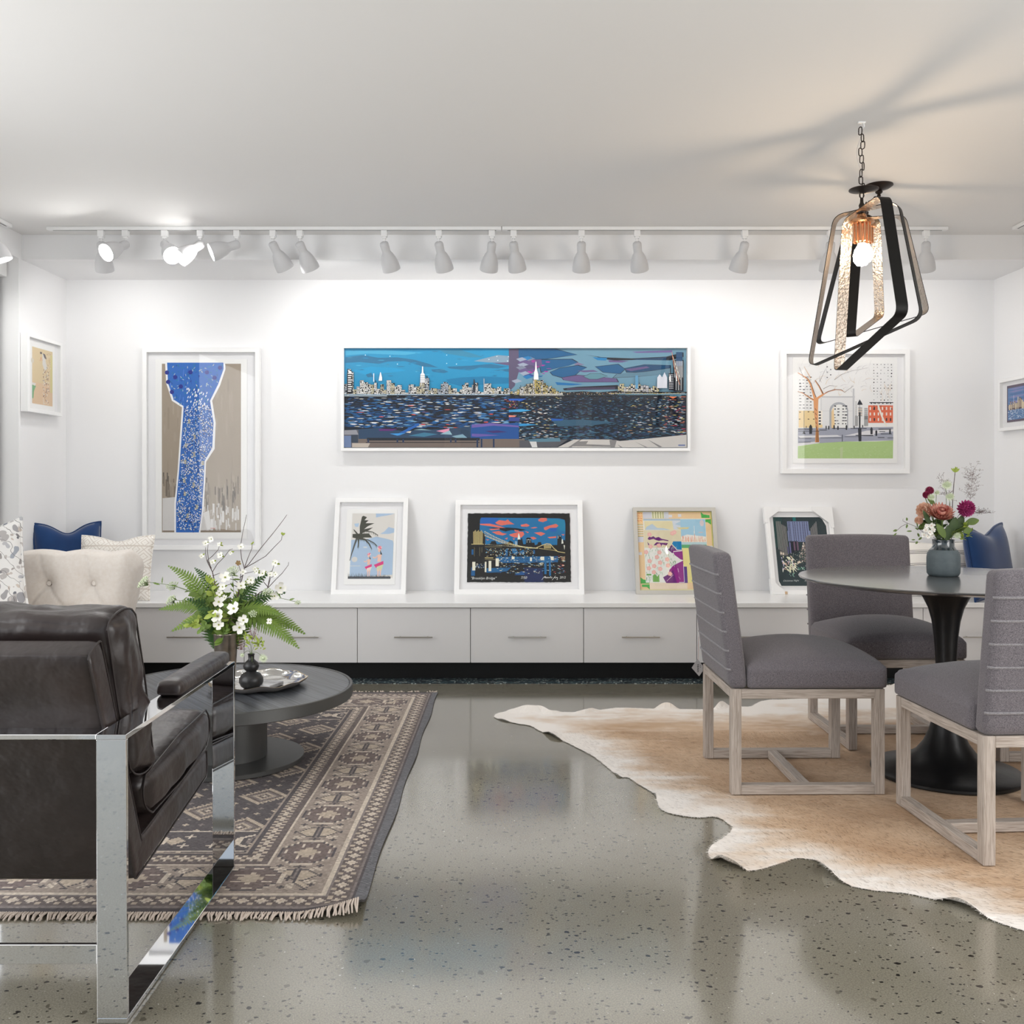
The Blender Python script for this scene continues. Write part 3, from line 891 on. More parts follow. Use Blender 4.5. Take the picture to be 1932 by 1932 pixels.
def arch_print():
    W, H, loc = wall_pos(1475.6, 659, 1717, 893.5, 0.05)
    A = Art((40, 136, 1768, 1812), W, H)
    BLK, GR = (38, 42, 52), (196, 198, 204)
    A.rect(265, 320, 1562, 1605, (240, 240, 240))
    # lawn
    A.poly([(268, 1440), (560, 1400), (900, 1378), (1100, 1378), (1330, 1376), (1560, 1362), (1556, 1606), (266, 1606)], (176, 206, 136))
    for _ in range(240):
        x, y = rr(275, 1545), rr(1445, 1596)
        A.dash(x, y, rr(4, 16), rr(1, 3), R.choice([(188, 214, 152), (198, 220, 168), (168, 200, 126)]))
    A.poly([(840, 1460), (880, 1450), (872, 1606), (840, 1606)], (190, 208, 160))
    # plaza
    A.poly([(270, 1200), (1560, 1180), (1560, 1362), (900, 1378), (560, 1400), (268, 1432)], (164, 168, 184))
    for l in ([(270, 1300), (800, 1290), (860, 1310), (300, 1330)], [(900, 1300), (1200, 1230), (1560, 1210), (1560, 1240), (1180, 1290)], [(270, 1400), (560, 1375), (560, 1400), (268, 1432)], [(1060, 1260), (1300, 1240), (1300, 1300), (1120, 1305)]):
        A.poly(l, (226, 226, 230))
    # arch
    A.rect(590, 765, 1040, 1195, (232, 232, 233)); A.rect(590, 765, 1040, 782, (200, 201, 205)); A.rect(600, 960, 1020, 966, (214, 214, 216))
    A.rect(1010, 660, 1034, 1190, (202, 203, 207)); A.rect(575, 782, 590, 1190, (216, 216, 218))
    arch = [(695, 1195)] + [(822 - 127 * math.cos(a), 960 - 115 * math.sin(a)) for a in [i * PI / 14 for i in range(15)]] + [(949, 1195)]
    A.poly(arch, (176, 178, 184))
    arch = [(722, 1195)] + [(828 - 106 * math.cos(a), 975 - 100 * math.sin(a)) for a in [i * PI / 14 for i in range(15)]] + [(934, 1195)]
    A.poly(arch, (240, 240, 238)); A.poly([(722, 1195), (722, 975), (752, 910), (770, 1195)], (238, 208, 158))
    for i in range(7):
        for j, x in enumerate((760, 800, 870, 905)):
            if R.random() < .9: A.rect(x + rr(-4, 4), 890 + i * 40, x + rr(14, 34), 890 + i * 40 + rr(8, 18), BLK)
    # buildings
    A.rect(278, 960, 600, 1190, (240, 214, 160))
    A.rect(545, 960, 600, 1150, (246, 240, 230))
    for i in range(5):
        A.rect(550, 970 + i * 40, 580, 990 + i * 40, BLK)
    for x, y in ((285, 975), (280, 1070), (470, 975), (472, 1070), (400, 1070), (400, 970)): A.rect(x, y, x + 22, y + 10, (60, 50, 48))
    A.rect(1222, 888, 1556, 1125, (228, 112, 78))
    for i in range(3):
        for j in range(6): A.rect(1240 + j * 55, 910 + i * 75, 1258 + j * 55, 950 + i * 75, (240, 232, 226) if R.random() < .7 else BLK)
    A.rect(1238, 845, 1560, 856, BLK)
    for j in range(6): A.rect(1255 + j * 52, 856, 1272 + j * 52, 868, BLK)
    for i in range(16):
        for j in range(6):
            if R.random() < .72: A.rect(1292 + j * 48 + rr(-3, 3), 330 + i * 40, 1292 + j * 48 + rr(6, 15), 330 + i * 40 + rr(6, 16), BLK if R.random() < .8 else (160, 160, 166))
    for i in range(11):
        for j in range(4):
            if R.random() < .85: A.rect(285 + j * 48, 500 + i * 42, 285 + j * 48 + rr(14, 32), 500 + i * 42 + rr(4, 14), BLK if i < 9 else (120, 120, 126))
    for i in range(5): A.rect(655 + (i % 2) * 48, 360 + i * 36, 655 + (i % 2) * 48 + 18, 360 + i * 36 + 14, (90, 92, 98))
    for i in range(10):
        A.rect(1048, 840 + i * 20, 1062, 846 + i * 20, BLK); A.rect(1084, 920 + i * 12, 1140, 925 + i * 12, (200, 170, 140) if i % 3 else BLK)
        A.rect(1168, 925 + i * 16, 1215, 931 + i * 16, (90, 92, 98))
    for x in (1045, 1058, 1072, 1168, 1182, 1196, 1210): A.rect(x, 1030, x + 6, 1170, BLK)
    # branches
    for _ in range(90):
        x, y = rr(290, 1280), rr(340, 760); g = rr(-2.6, -.3); L = rr(40, 130)
        A.line([(x, y), (x + L * .5 * math.cos(g), y + L * .5 * math.sin(g)), (x + L * math.cos(g + .3), y + L * math.sin(g + .3))], rr(2, 5), R.choice([(206, 206, 210), (190, 191, 196), (222, 196, 160), (224, 224, 226)]), 1.5)
    for _ in range(20):
        x, y = rr(1380, 1520), rr(620, 830)
        A.line([(x, y), (x + rr(-40, 40), y - rr(40, 90))], 4, R.choice([(224, 196, 160), (206, 206, 210)]), 1)
    # tree
    OR, DK = (226, 160, 108), (72, 52, 46)
    A.poly([(478, 800), (545, 790), (538, 1000), (548, 1300), (556, 1388), (500, 1388), (512, 1200), (488, 1000)], OR)
    A.poly([(512, 1150), (548, 1240), (552, 1388), (512, 1388)], (168, 112, 60))
    A.line([(500, 800), (470, 690), (440, 600), (400, 530), (340, 490), (265, 445)], 34, OR, 8); A.line([(515, 780), (480, 700), (450, 600), (415, 540), (370, 500)], 8, DK, 4)
    A.line([(520, 800), (610, 740), (560, 640), (500, 550)], 30, OR, 10); A.line([(612, 735), (560, 630), (505, 548)], 11, DK, 4)
    A.line([(480, 815), (420, 780), (340, 725), (265, 700)], 22, OR, 6); A.line([(478, 812), (400, 765), (330, 712), (268, 705)], 5, DK, 3)
    A.line([(612, 740), (680, 700), (780, 675), (850, 680), (905, 712)], 14, (214, 150, 110), 5); A.line([(640, 715), (760, 672), (860, 676), (900, 712), (1020, 625)], 6, DK, 3)
    A.line([(340, 500), (285, 370)], 5, (110, 90, 80), 3); A.line([(440, 520), (350, 360)], 10, (226, 180, 136), 3); A.line([(560, 570), (640, 400)], 4, (90, 90, 96), 2)
    A.line([(760, 545), (860, 470), (1000, 420), (1220, 380)], 5, (140, 130, 130), 2); A.line([(610, 665), (700, 620), (800, 630)], 5, (110, 90, 86), 2)
    for i in range(5): A.line([(500 + i * 3, 930 + i * 60), (520, 960 + i * 60)], 7, DK)
    # lamps, people
    A.line([(1105, 980), (1105, 1375)], 20, BLK); A.line([(1104, 880), (1104, 990)], 5, (130, 132, 138)); A.poly([(1072, 880), (1085, 845), (1105, 808), (1128, 845), (1146, 880)], BLK)
    A.poly([(1082, 1200), (1128, 1200), (1128, 1375), (1090, 1375)], BLK); A.rect(1050, 1290, 1150, 1300, BLK)
    A.line([(350, 960), (350, 1240)], 5, BLK); A.poly([(328, 1275), (350, 1225), (370, 1275)], BLK); A.rect(865, 1285, 873, 1378, BLK)
    for x, y, h in ((440, 1145, 130), (650, 1160, 50), (685, 1160, 55), (758, 1150, 60), (810, 1160, 60), (925, 1150, 70), (1030, 1160, 45), (1145, 1150, 40), (380, 1165, 30), (1265, 1180, 100), (1330, 1220, 80), (1515, 1210, 70)):
        A.poly([(x - h * .16, y + h * .25), (x, y), (x + h * .16, y + h * .25), (x + h * .14, y + h), (x - h * .14, y + h)], BLK)
    for a, b, c, d in ((270, 1205, 470, 1214), (270, 1234, 560, 1240), (560, 1218, 660, 1226), (730, 1194, 920, 1202), (980, 1196, 1200, 1204), (1360, 1205, 1530, 1216), (1370, 1240, 1450, 1248), (1390, 1270, 1540, 1278), (275, 1330, 450, 1336), (275, 1382, 440, 1388), (570, 1326, 860, 1331), (900, 1310, 1090, 1314), (1150, 1290, 1290, 1302), (1480, 1325, 1560, 1332), (1350, 1320, 1440, 1328)):
        A.rect(a, b, c, d, BLK)
    A.poly([(1340, 860), (1370, 900), (1420, 1040), (1480, 1170), (1455, 1170), (1395, 1040), (1350, 920)], (240, 236, 226))
    return picture('park_arch_print', 'print of a park arch, orange tree and green lawn, behind the hanging lamp', W, H, 0.03, 0.048, loc, (0, 0, 0), A, (197, 240, 1614, 1672), art_y=0.024)


# ---- pictures standing on the bench and leaning on the wall
def lean(L, Rp, top, bot, rotz=0.0, Yb=5.955, back=YB):
    """outer width and height from the photo at the foot line; leaned so that the top touches the wall"""
    W = (Rp - L) * Yb / 1800
    z0 = 0.457
    # height such that the top edge appears at 'top'
    d = 0.03
    H = 0.5
    for _ in range(40):
        tilt = math.asin(min(.9, (back - Yb - d - .012) / H))
        zt = z0 + H * math.cos(tilt); yt = Yb + H * math.sin(tilt)
        py = 912 - (zt - 1.15) * 1800 / yt
        H += (py - top) / 1800 * 6
    c = P((L + Rp) / 2, bot, Yb)
    return W, H, (c.x, Yb, z0), (-tilt, 0, rotz)


def palm_print():
    W, H, loc, rot = lean(624, 765, 939, 1121, 0.01)
    A = Art((120, 170, 1350, 1765), W, H)
    A.rect(412, 425, 1125, 1495, (222, 219, 214)); SKY = (172, 196, 222)
    A.poly([(412, 870), (520, 860), (700, 850), (830, 815), (1000, 850), (1105, 880), (1120, 920), (1118, 1440), (410, 1490)], SKY)
    A.poly([(808, 428), (1125, 428), (1000, 460), (900, 475), (812, 495)], SKY); A.poly([(890, 770), (960, 730), (1030, 655), (1125, 680), (1125, 745), (1040, 770)], SKY)
    A.poly([(450, 600), (530, 590), (520, 650), (470, 650)], (176, 202, 226)); A.ell(480, 1190, 50, 45, (214, 214, 212)); A.rect(410, 1290, 580, 1302, (206, 214, 220)); A.ell(650, 990, 40, 12, (214, 218, 220))
    DG = (66, 68, 58)
    A.line([(505, 840), (470, 950), (430, 1090), (402, 1210)], 36, (84, 86, 84), 10)

    def frond(pts, w):
        A.line(pts, w, DG, w * .3)
        for i in range(len(pts) - 1):
            for k in range(8):
                t = k / 8; x = pts[i][0] + (pts[i + 1][0] - pts[i][0]) * t; y = pts[i][1] + (pts[i + 1][1] - pts[i][1]) * t
                A.line([(x, y), (x + rr(0, 22), y + rr(25, 60))], 7, DG, 1)
    A.poly([(550, 770), (545, 640), (575, 480), (600, 465), (660, 490), (620, 540), (690, 540), (640, 590), (700, 590), (790, 590), (680, 640), (620, 690), (770, 660), (700, 710), (600, 750)], DG)
    A.poly([(430, 770), (520, 765), (700, 760), (760, 830), (640, 830), (530, 850), (430, 830)], DG)
    frond([(550, 770), (640, 720), (760, 735), (860, 790)], 22); frond([(540, 840), (640, 860), (720, 940), (760, 1020)], 34); frond([(560, 850), (700, 870), (800, 920), (850, 970)], 18)
    frond([(520, 780), (480, 730), (440, 690)], 22); frond([(530, 850), (535, 920), (525, 1000)], 30)
    PK, MG = (240, 196, 178), (222, 60, 130)
    for x, y, s in ((720, 1090, .75), (895, 980, 1.0)):
        A.ell(x, y + 20 * s, 34 * s, 34 * s, (236, 150, 160)); A.ell(x - 6 * s, y + 60 * s, 24 * s, 30 * s, PK); A.poly([(x + 4, y + 50 * s), (x + 44 * s, y + 130 * s), (x + 16 * s, y + 140 * s)], (50, 50, 52))
        A.poly([(x - 30 * s, y + 130 * s), (x + 34 * s, y + 130 * s), (x + 24 * s, y + 250 * s), (x - 34 * s, y + 250 * s)], PK)
        A.line([(x - 10, y + 140 * s), (x - 80 * s, y + 190 * s), (x - 110 * s, y + 170 * s)], 20 * s, PK)
        A.poly([(x - 90 * s, y + 300 * s), (x + 66 * s, y + 235 * s), (x + 70 * s, y + 290 * s), (x - 50 * s, y + 350 * s)], MG)
        A.poly([(x - 40 * s, y + 330 * s), (x + 70 * s, y + 290 * s), (x + 40 * s, y + 390 * s), (x - 40 * s, y + 400 * s)], (206, 216, 176) if s == 1.0 else (240, 220, 214))
        for q in (-14, 24): A.line([(x + q * s, y + 370 * s), (x + (q - 4) * s, 1470)], 26 * s, PK, 14 * s)
        for _ in range(10): A.ell(x + rr(-36, 36) * s, y + rr(-10, 40) * s, 8 * s, 8 * s, R.choice([MG, (250, 240, 240), (230, 110, 150)]), 6)
    A.rect(382, 1470, 1090, 1506, (74, 78, 84))
    for i in range(120):
        x = 385 + i * 5.8
        A.line([(x, 1480), (x + rr(-12, 12), 1480 - rr(10, 80) * (.6 if x > 700 else 1))], 6, R.choice([(74, 78, 84), (96, 102, 112), (60, 64, 68)]), 1)
    return picture('palm_beach_print', 'small print of a palm tree and two dancers, leaning on the bench', W, H, 0.03, 0.03, loc, rot, A, (320, 355, 1165, 1600), art_y=0.016)


def bridge_print():
    W, H, loc, rot = lean(856.5, 1102.5, 943.5, 1121, 0)
    A = Art((42, 100, 1810, 1360), W, H)
    K = (12, 14, 18); BLU = (16, 112, 168); CR = (216, 198, 136)
    pts = []
    for i in range(60): pts.append((216 + 1414 * i / 60, 272 + rr(-4, 4)))
    for i in range(40): pts.append((1634 + rr(-4, 4), 272 + 922 * i / 40))
    for i in range(60): pts.append((1638 - 1420 * i / 60, 1194 + rr(-4, 4)))
    for i in range(40): pts.append((216 + rr(-4, 4), 1194 - 922 * i / 40))
    A.poly(pts, K)
    A.poly([(400, 330), (1480, 340), (1560, 360), (1572, 420), (1560, 700), (460, 700), (460, 560), (380, 500), (384, 360)], BLU)
    A.poly([(400, 330), (640, 335), (600, 420), (384, 430)], (20, 96, 180)); A.poly([(1340, 470), (1460, 460), (1440, 520), (1360, 520)], (20, 96, 180)); A.poly([(1300, 345), (1560, 365), (1570, 520), (1480, 500)], (18, 128, 168))
    A.poly([(470, 465), (650, 470), (760, 465), (900, 475), (1020, 495), (960, 512), (820, 500), (740, 520), (640, 490)], (14, 22, 34))
    RD = (222, 112, 98)
    for l in ([(595, 400), (650, 365), (740, 375), (770, 355), (800, 385), (862, 420), (760, 425), (680, 438), (620, 420)], [(380, 415), (520, 412), (640, 440), (740, 472), (640, 468), (560, 452), (390, 430)],
              [(510, 485), (655, 476), (660, 490), (540, 502)], [(550, 525), (650, 512), (700, 540), (760, 552), (700, 572), (620, 560)], [(790, 560), (880, 535), (930, 520), (985, 522), (1000, 560), (960, 600), (860, 600), (810, 580)],
              [(860, 495), (920, 505), (925, 522), (870, 520)], [(948, 430), (1030, 412), (1078, 438), (1040, 455), (960, 452)], [(1192, 360), (1230, 335), (1310, 335), (1318, 370), (1260, 392), (1200, 380)],
              [(1085, 470), (1150, 458), (1186, 466), (1120, 478)], [(1270, 465), (1340, 440), (1440, 415), (1475, 440), (1440, 468), (1360, 470), (1300, 502), (1276, 495)], [(1135, 535), (1230, 525), (1292, 548), (1230, 580), (1190, 562)],
              [(1080, 595), (1130, 590), (1172, 612), (1120, 632)], [(1320, 595), (1440, 583), (1440, 605), (1350, 612)], [(1010, 515), (1060, 525), (1050, 542)], [(470, 625), (515, 628), (490, 640)], [(730, 615), (770, 600), (760, 628)], [(840, 612), (870, 612), (855, 635)], [(1510, 556), (1558, 556), (1540, 576)]):
        A.poly(l, RD)
    # skyline
    for l in ([(460, 700), (530, 680), (545, 650), (600, 645), (620, 690), (760, 680), (800, 640), (840, 660), (860, 700), (905, 700), (910, 620), (935, 560), (945, 640), (965, 600), (985, 690), (1020, 690), (1022, 620), (1040, 600), (1085, 605), (1100, 670), (1140, 670), (1145, 710), (1180, 690), (1190, 662), (1230, 660), (1240, 700), (1450, 740), (1460, 570), (1510, 575), (1520, 640), (1560, 630), (1575, 1000), (460, 1000)],):
        A.poly(l, K)
    A.poly([(918, 545), (925, 545), (940, 590), (942, 625), (905, 628), (910, 590)], (232, 236, 224)); A.poly([(1518, 620), (1530, 620), (1540, 680), (1512, 684)], (226, 230, 220)); A.poly([(1540, 700), (1560, 706), (1552, 768)], (232, 232, 216))
    for x, y in ((1030, 630), (1050, 625), (1070, 630), (1030, 655), (1068, 655), (1460, 580), (1488, 578), (1460, 600), (870, 655), (885, 655), (872, 672), (888, 672), (872, 688), (890, 690)): A.rect(x, y, x + 14, y + 9, (210, 226, 232))
    # bridge
    for i in range(10): A.line([(296 + i * 14, 520 - (i % 3) * 10), (300 + i * 13, 690)], 7, CR)
    A.rect(268, 686, 440, 694, CR)
    for x in (310, 384, 414): A.line([(x, 730), (x, 850 if x < 400 else 800)], 6, (120, 112, 84))
    for k in range(2):
        for i in range(34):
            t = i / 33; x = 455 + 640 * t; y = (520 if k == 0 else 575) + (215 if k == 0 else 160) * (1 - (1 - t) ** 1.7)
            A.ell(x, y, 7.5, 7.5, CR if i % 2 else (236, 230, 190), 6); 
            if i < 18 and k == 0: A.line([(x, y), (x - 8, y + 45)], 4, CR)
    for i in range(40):
        t = i / 39; x = 455 + 720 * t; A.rect(x, 690 + 52 * t + rr(-4, 4), x + 12, 696 + 54 * t, (202, 196, 168))
    A.rect(455, 722, 690, 728, (150, 140, 100)); A.rect(455, 868, 570, 878, CR); A.rect(455, 892, 600, 898, (150, 140, 100))
    A.line([(900, 712), (1050, 740), (1180, 742)], 9, (226, 220, 170)); A.line([(1150, 745), (1230, 710), (1310, 682), (1360, 690), (1400, 740), (1460, 790), (1560, 806)], 9, CR)
    A.line([(1200, 745), (1300, 760), (1400, 770), (1470, 790)], 6, CR)
    for i in range(9): A.line([(1270 + i * 12, 695), (1276 + i * 11, 748)], 6, CR)
    # water side
    A.poly([(610, 860), (1460, 850), (1460, 930), (1300, 935), (700, 940), (640, 900)], (20, 96, 150)); A.poly([(480, 1010), (820, 1000), (760, 1050), (620, 1066), (480, 1070)], (14, 96, 150)); A.poly([(860, 1100), (960, 1050), (1250, 1100)], (12, 84, 150))
    A.poly([(1000, 1000), (1250, 1010), (1260, 1194), (1000, 1194)], (14, 34, 84)); A.rect(270, 1000, 322, 1110, (16, 92, 150)); A.rect(272, 760, 298, 830, (16, 92, 150))
    A.poly([(820, 750), (880, 745), (915, 800), (900, 820), (840, 815)], (16, 104, 160)); A.poly([(930, 790), (990, 762), (1000, 820), (950, 820)], (16, 104, 160)); A.rect(735, 765, 770, 850, (16, 92, 150)); A.rect(1120, 770, 1145, 820, (16, 92, 150))
    for _ in range(150):
        x, y = rr(460, 1120), rr(745, 850); s = rr(4, 9); A.rect(x, y, x + s * 1.6, y + s, R.choice([(120, 190, 220), (236, 230, 200), (30, 120, 180), (206, 180, 130)]))
    for _ in range(330):
        x, y = rr(620, 1560), rr(850, 1085) ; w = rr(6, 22)
        if y > 1000 and R.random() < .5: continue
        A.dash(x, y, w, rr(2.5, 5), R.choice([(236, 232, 206), (24, 120, 180), (120, 180, 215), (20, 60, 110), (236, 232, 206), (16, 30, 50)] + ([(190, 60, 60)] if x > 1380 else [])))
    for _ in range(40): A.dash(rr(330, 470), rr(950, 1010), rr(6, 12), 3, R.choice([(220, 220, 210), (30, 100, 160)]))
    CW = (238, 236, 218)
    for a, b, c, d in ((284, 926, 326, 1040), (456, 925, 478, 1062), (508, 914, 545, 1050), (604, 880, 648, 984), (824, 856, 864, 892), (1076, 868, 1102, 918), (1222, 858, 1272, 905), (1358, 856, 1402, 905), (1215, 940, 1262, 948), (1215, 960, 1250, 970)): A.rect(a, b, c, d, CW)
    A.rect(1272, 905, 1302, 1090, (20, 104, 160)); A.rect(1336, 880, 1362, 1110, (20, 104, 160))
    for i in range(5): A.rect(1510, 860 + i * 12, 1558, 865 + i * 12, (200, 120, 90) if i % 2 else (226, 216, 170))
    # handwriting along the lower edge
    WH = (226, 228, 226)
    A.text('"Brooklyn Bridge"', 262, 1158, 48, WH, 0.35); A.text('7/50', 945, 1152, 48, WH, 0.3); A.text('2012', 1478, 1146, 42, WH, 0.2)
    A.line([(1236, 1164), (1262, 1130), (1285, 1116), (1270, 1140), (1292, 1122), (1288, 1144), (1300, 1128), (1304, 1144), (1320, 1126), (1322, 1142), (1338, 1128), (1344, 1142), (1360, 1118), (1366, 1144), (1380, 1130)], 5, WH)
    A.line([(1376, 1168), (1424, 1112)], 5, WH); A.line([(1405, 1140), (1420, 1130), (1425, 1144), (1438, 1128), (1446, 1142), (1452, 1130), (1448, 1164), (1436, 1160)], 5, WH)
    return picture('night_bridge_print', 'print of a lit bridge at night with orange clouds, on the middle of the bench', W, H, 0.032, 0.032, loc, rot, A, art_y=0.018)


def garden_print():
    W, H, loc, rot = lean(1200.5, 1361, 957, 1120.5, 0.0)
    A = Art((190, 168, 1760, 1740), W, H)
    A.rect(235, 225, 1705, 1690, (238, 206, 160))
    A.rect(235, 225, 260, 1690, (214, 206, 130)); A.rect(235, 225, 1700, 250, (190, 176, 90)); A.rect(1660, 225, 1705, 1690, (214, 206, 120)); A.rect(260, 1640, 1690, 1680, (236, 228, 180))
    A.rect(380, 245, 550, 365, (214, 214, 222)); A.rect(550, 245, 780, 365, (230, 226, 190)); A.rect(780, 245, 870, 365, (216, 218, 224))
    for x in (572, 622, 668, 718, 764): A.rect(x - 6, 245, x + 6, 360, (150, 158, 90))
    for _ in range(1): A.rect(262, 250, 370, 450, (246, 206, 150))
    for i in range(16): A.ell(275 + (i % 4) * 26 + rr(-5, 5), 275 + (i // 4) * 44 + rr(-6, 6), 8, 8, (232, 96, 66), 8)
    for i in range(6): A.rect(262, 480 + i * 42, 374, 490 + i * 42, (160, 168, 110)); A.rect(262, 492 + i * 42, 374, 502 + i * 42, (240, 240, 236))
    A.rect(262, 700, 372, 800, (216, 216, 226))
    for x, y in ((905, 320), (1080, 310), (300, 1005), (880, 1595), (1060, 1595), (1640, 890)): A.rect(x - 34, y - 24, x + 30, y + 26, (228, 226, 230))
    GN = (78, 178, 82)
    for l in ([(1480, 240), (1530, 290), (1645, 305), (1645, 355), (1490, 355)], [(1520, 385), (1665, 378), (1662, 480), (1600, 435), (1522, 430)], [(286, 1430), (340, 1470), (442, 1480), (442, 1542), (286, 1542)], [(306, 1560), (455, 1555), (452, 1650), (400, 1605), (310, 1600)]): A.poly(l, GN)
    A.rect(450, 1520, 1150, 1640, (240, 222, 198))
    A.rect(380, 370, 1560, 1525, (238, 238, 232))
    A.rect(385, 372, 1085, 405, (174, 196, 212)); A.rect(400, 410, 1085, 575, (232, 222, 180)); A.poly([(440, 520), (550, 465), (640, 540), (760, 545), (900, 575), (410, 575)], (190, 208, 222))
    A.rect(385, 580, 1085, 900, (228, 218, 186)); A.poly([(930, 410), (1085, 410), (1085, 560), (950, 570)], (214, 222, 232)); A.poly([(980, 470), (1085, 420), (1085, 500)], (178, 206, 224))
    A.rect(1085, 378, 1555, 720, (164, 206, 228)); A.poly([(1000, 530), (1250, 525), (1220, 560), (1060, 565)], (224, 214, 160)); A.ell(1490, 450, 40, 60, (220, 206, 210)); A.ell(1460, 620, 50, 10, (214, 200, 204))
    A.poly([(1085, 700), (1200, 660), (1560, 700), (1555, 850), (1085, 850)], (240, 234, 226))
    for _ in range(90):
        x = rr(1090, 1545); h = rr(20, 120) + (180 if abs(x - 1340) < 14 else 0) * .5; y = 800
        A.rect(x, y - h, x + rr(5, 10), y - rr(0, 20), R.choice([(240, 200, 180), (232, 150, 120), (248, 236, 214), (240, 176, 150), (236, 226, 200)]))
    A.rect(1336, 500, 1344, 640, (240, 240, 240)); A.rect(1085, 800, 1555, 845, (186, 214, 218)); A.rect(1085, 845, 1555, 905, (96, 176, 116)); A.rect(1085, 905, 1555, 1525, (236, 226, 150))
    A.poly([(930, 785), (1083, 785), (1083, 935), (1000, 935), (905, 830)], (0, 130, 190))
    PU, MG = (110, 44, 122), (150, 44, 138)
    for l in ([(450, 740), (480, 700), (520, 710), (560, 690), (600, 720), (660, 705), (720, 740), (840, 765), (840, 782), (740, 765), (660, 775), (600, 760), (560, 740), (480, 760)], [(580, 830), (620, 800), (700, 810), (830, 815), (800, 858), (720, 840), (700, 880), (640, 850), (560, 860)], [(440, 790), (480, 840), (460, 860)]): A.poly(l, PU)
    A.poly([(895, 845), (985, 940), (900, 1000), (830, 940)], PU); A.poly([(905, 950), (1095, 940), (1100, 1530), (760, 1532), (705, 1430), (820, 1370), (830, 1290), (900, 1220), (1095, 1125), (1050, 1110), (940, 1030)], MG)
    A.poly([(820, 1370), (900, 1300), (960, 1532), (760, 1532), (705, 1430)], PU); A.rect(1100, 1240, 1160, 1530, (90, 60, 140))
    A.line([(900, 1385), (770, 1500)], 7, (236, 200, 220)); A.line([(990, 1270), (1000, 1340)], 12, (220, 170, 210)); A.line([(1000, 1420), (1025, 1470)], 8, (200, 140, 190)); A.line([(920, 970), (1090, 955)], 14, (238, 238, 236)); A.line([(1095, 1125), (900, 1215), (830, 1290)], 14, (238, 238, 236)); A.line([(1000, 1520), (1098, 1520), (1098, 1200)], 8, (232, 232, 236))
    for _ in range(170):
        x = rr(395, 1000); y = rr(860, 1500)
        if x > 700 and y > 1250 or x > 1400 - y * .3 and y < 1000: continue
        if (x - 700) + (y - 1150) > 260: continue
        A.line([(x, y), (x + rr(-25, 25), y + rr(20, 80))], rr(5, 12), R.choice([(110, 168, 96), (150, 186, 150), (206, 222, 212), (90, 150, 84), (176, 200, 190)]), 2)
    A.poly([(515, 1400), (560, 1370), (600, 1420), (636, 1370), (636, 1512), (515, 1512)], (124, 176, 96)); A.rect(400, 1370, 490, 1398, (120, 170, 96))
    for x, y in ((500, 880), (655, 860), (660, 985), (610, 1070), (800, 1110), (470, 1140), (665, 1170), (550, 1230), (660, 1280), (810, 1220), (450, 1270), (540, 1340), (410, 980), (840, 1370), (490, 660), (960, 620), (920, 640)):
        for k in range(5): A.ell(x + 24 * math.cos(k * 1.26), y + 24 * math.sin(k * 1.26), 22, 18, (242, 188, 180), 7)
        A.ell(x, y, 12, 12, (246, 206, 196), 6)
    M_silver = mat('silver_picture_frame', (196, 194, 188), 0.4, 0.3)
    return picture('flower_garden_print', 'colourful print of pink flowers before a skyline, silver frame, behind left dining chair', W, H, 0.026, 0.03, loc, rot, A, art_y=0.014, frame_m=M_silver)


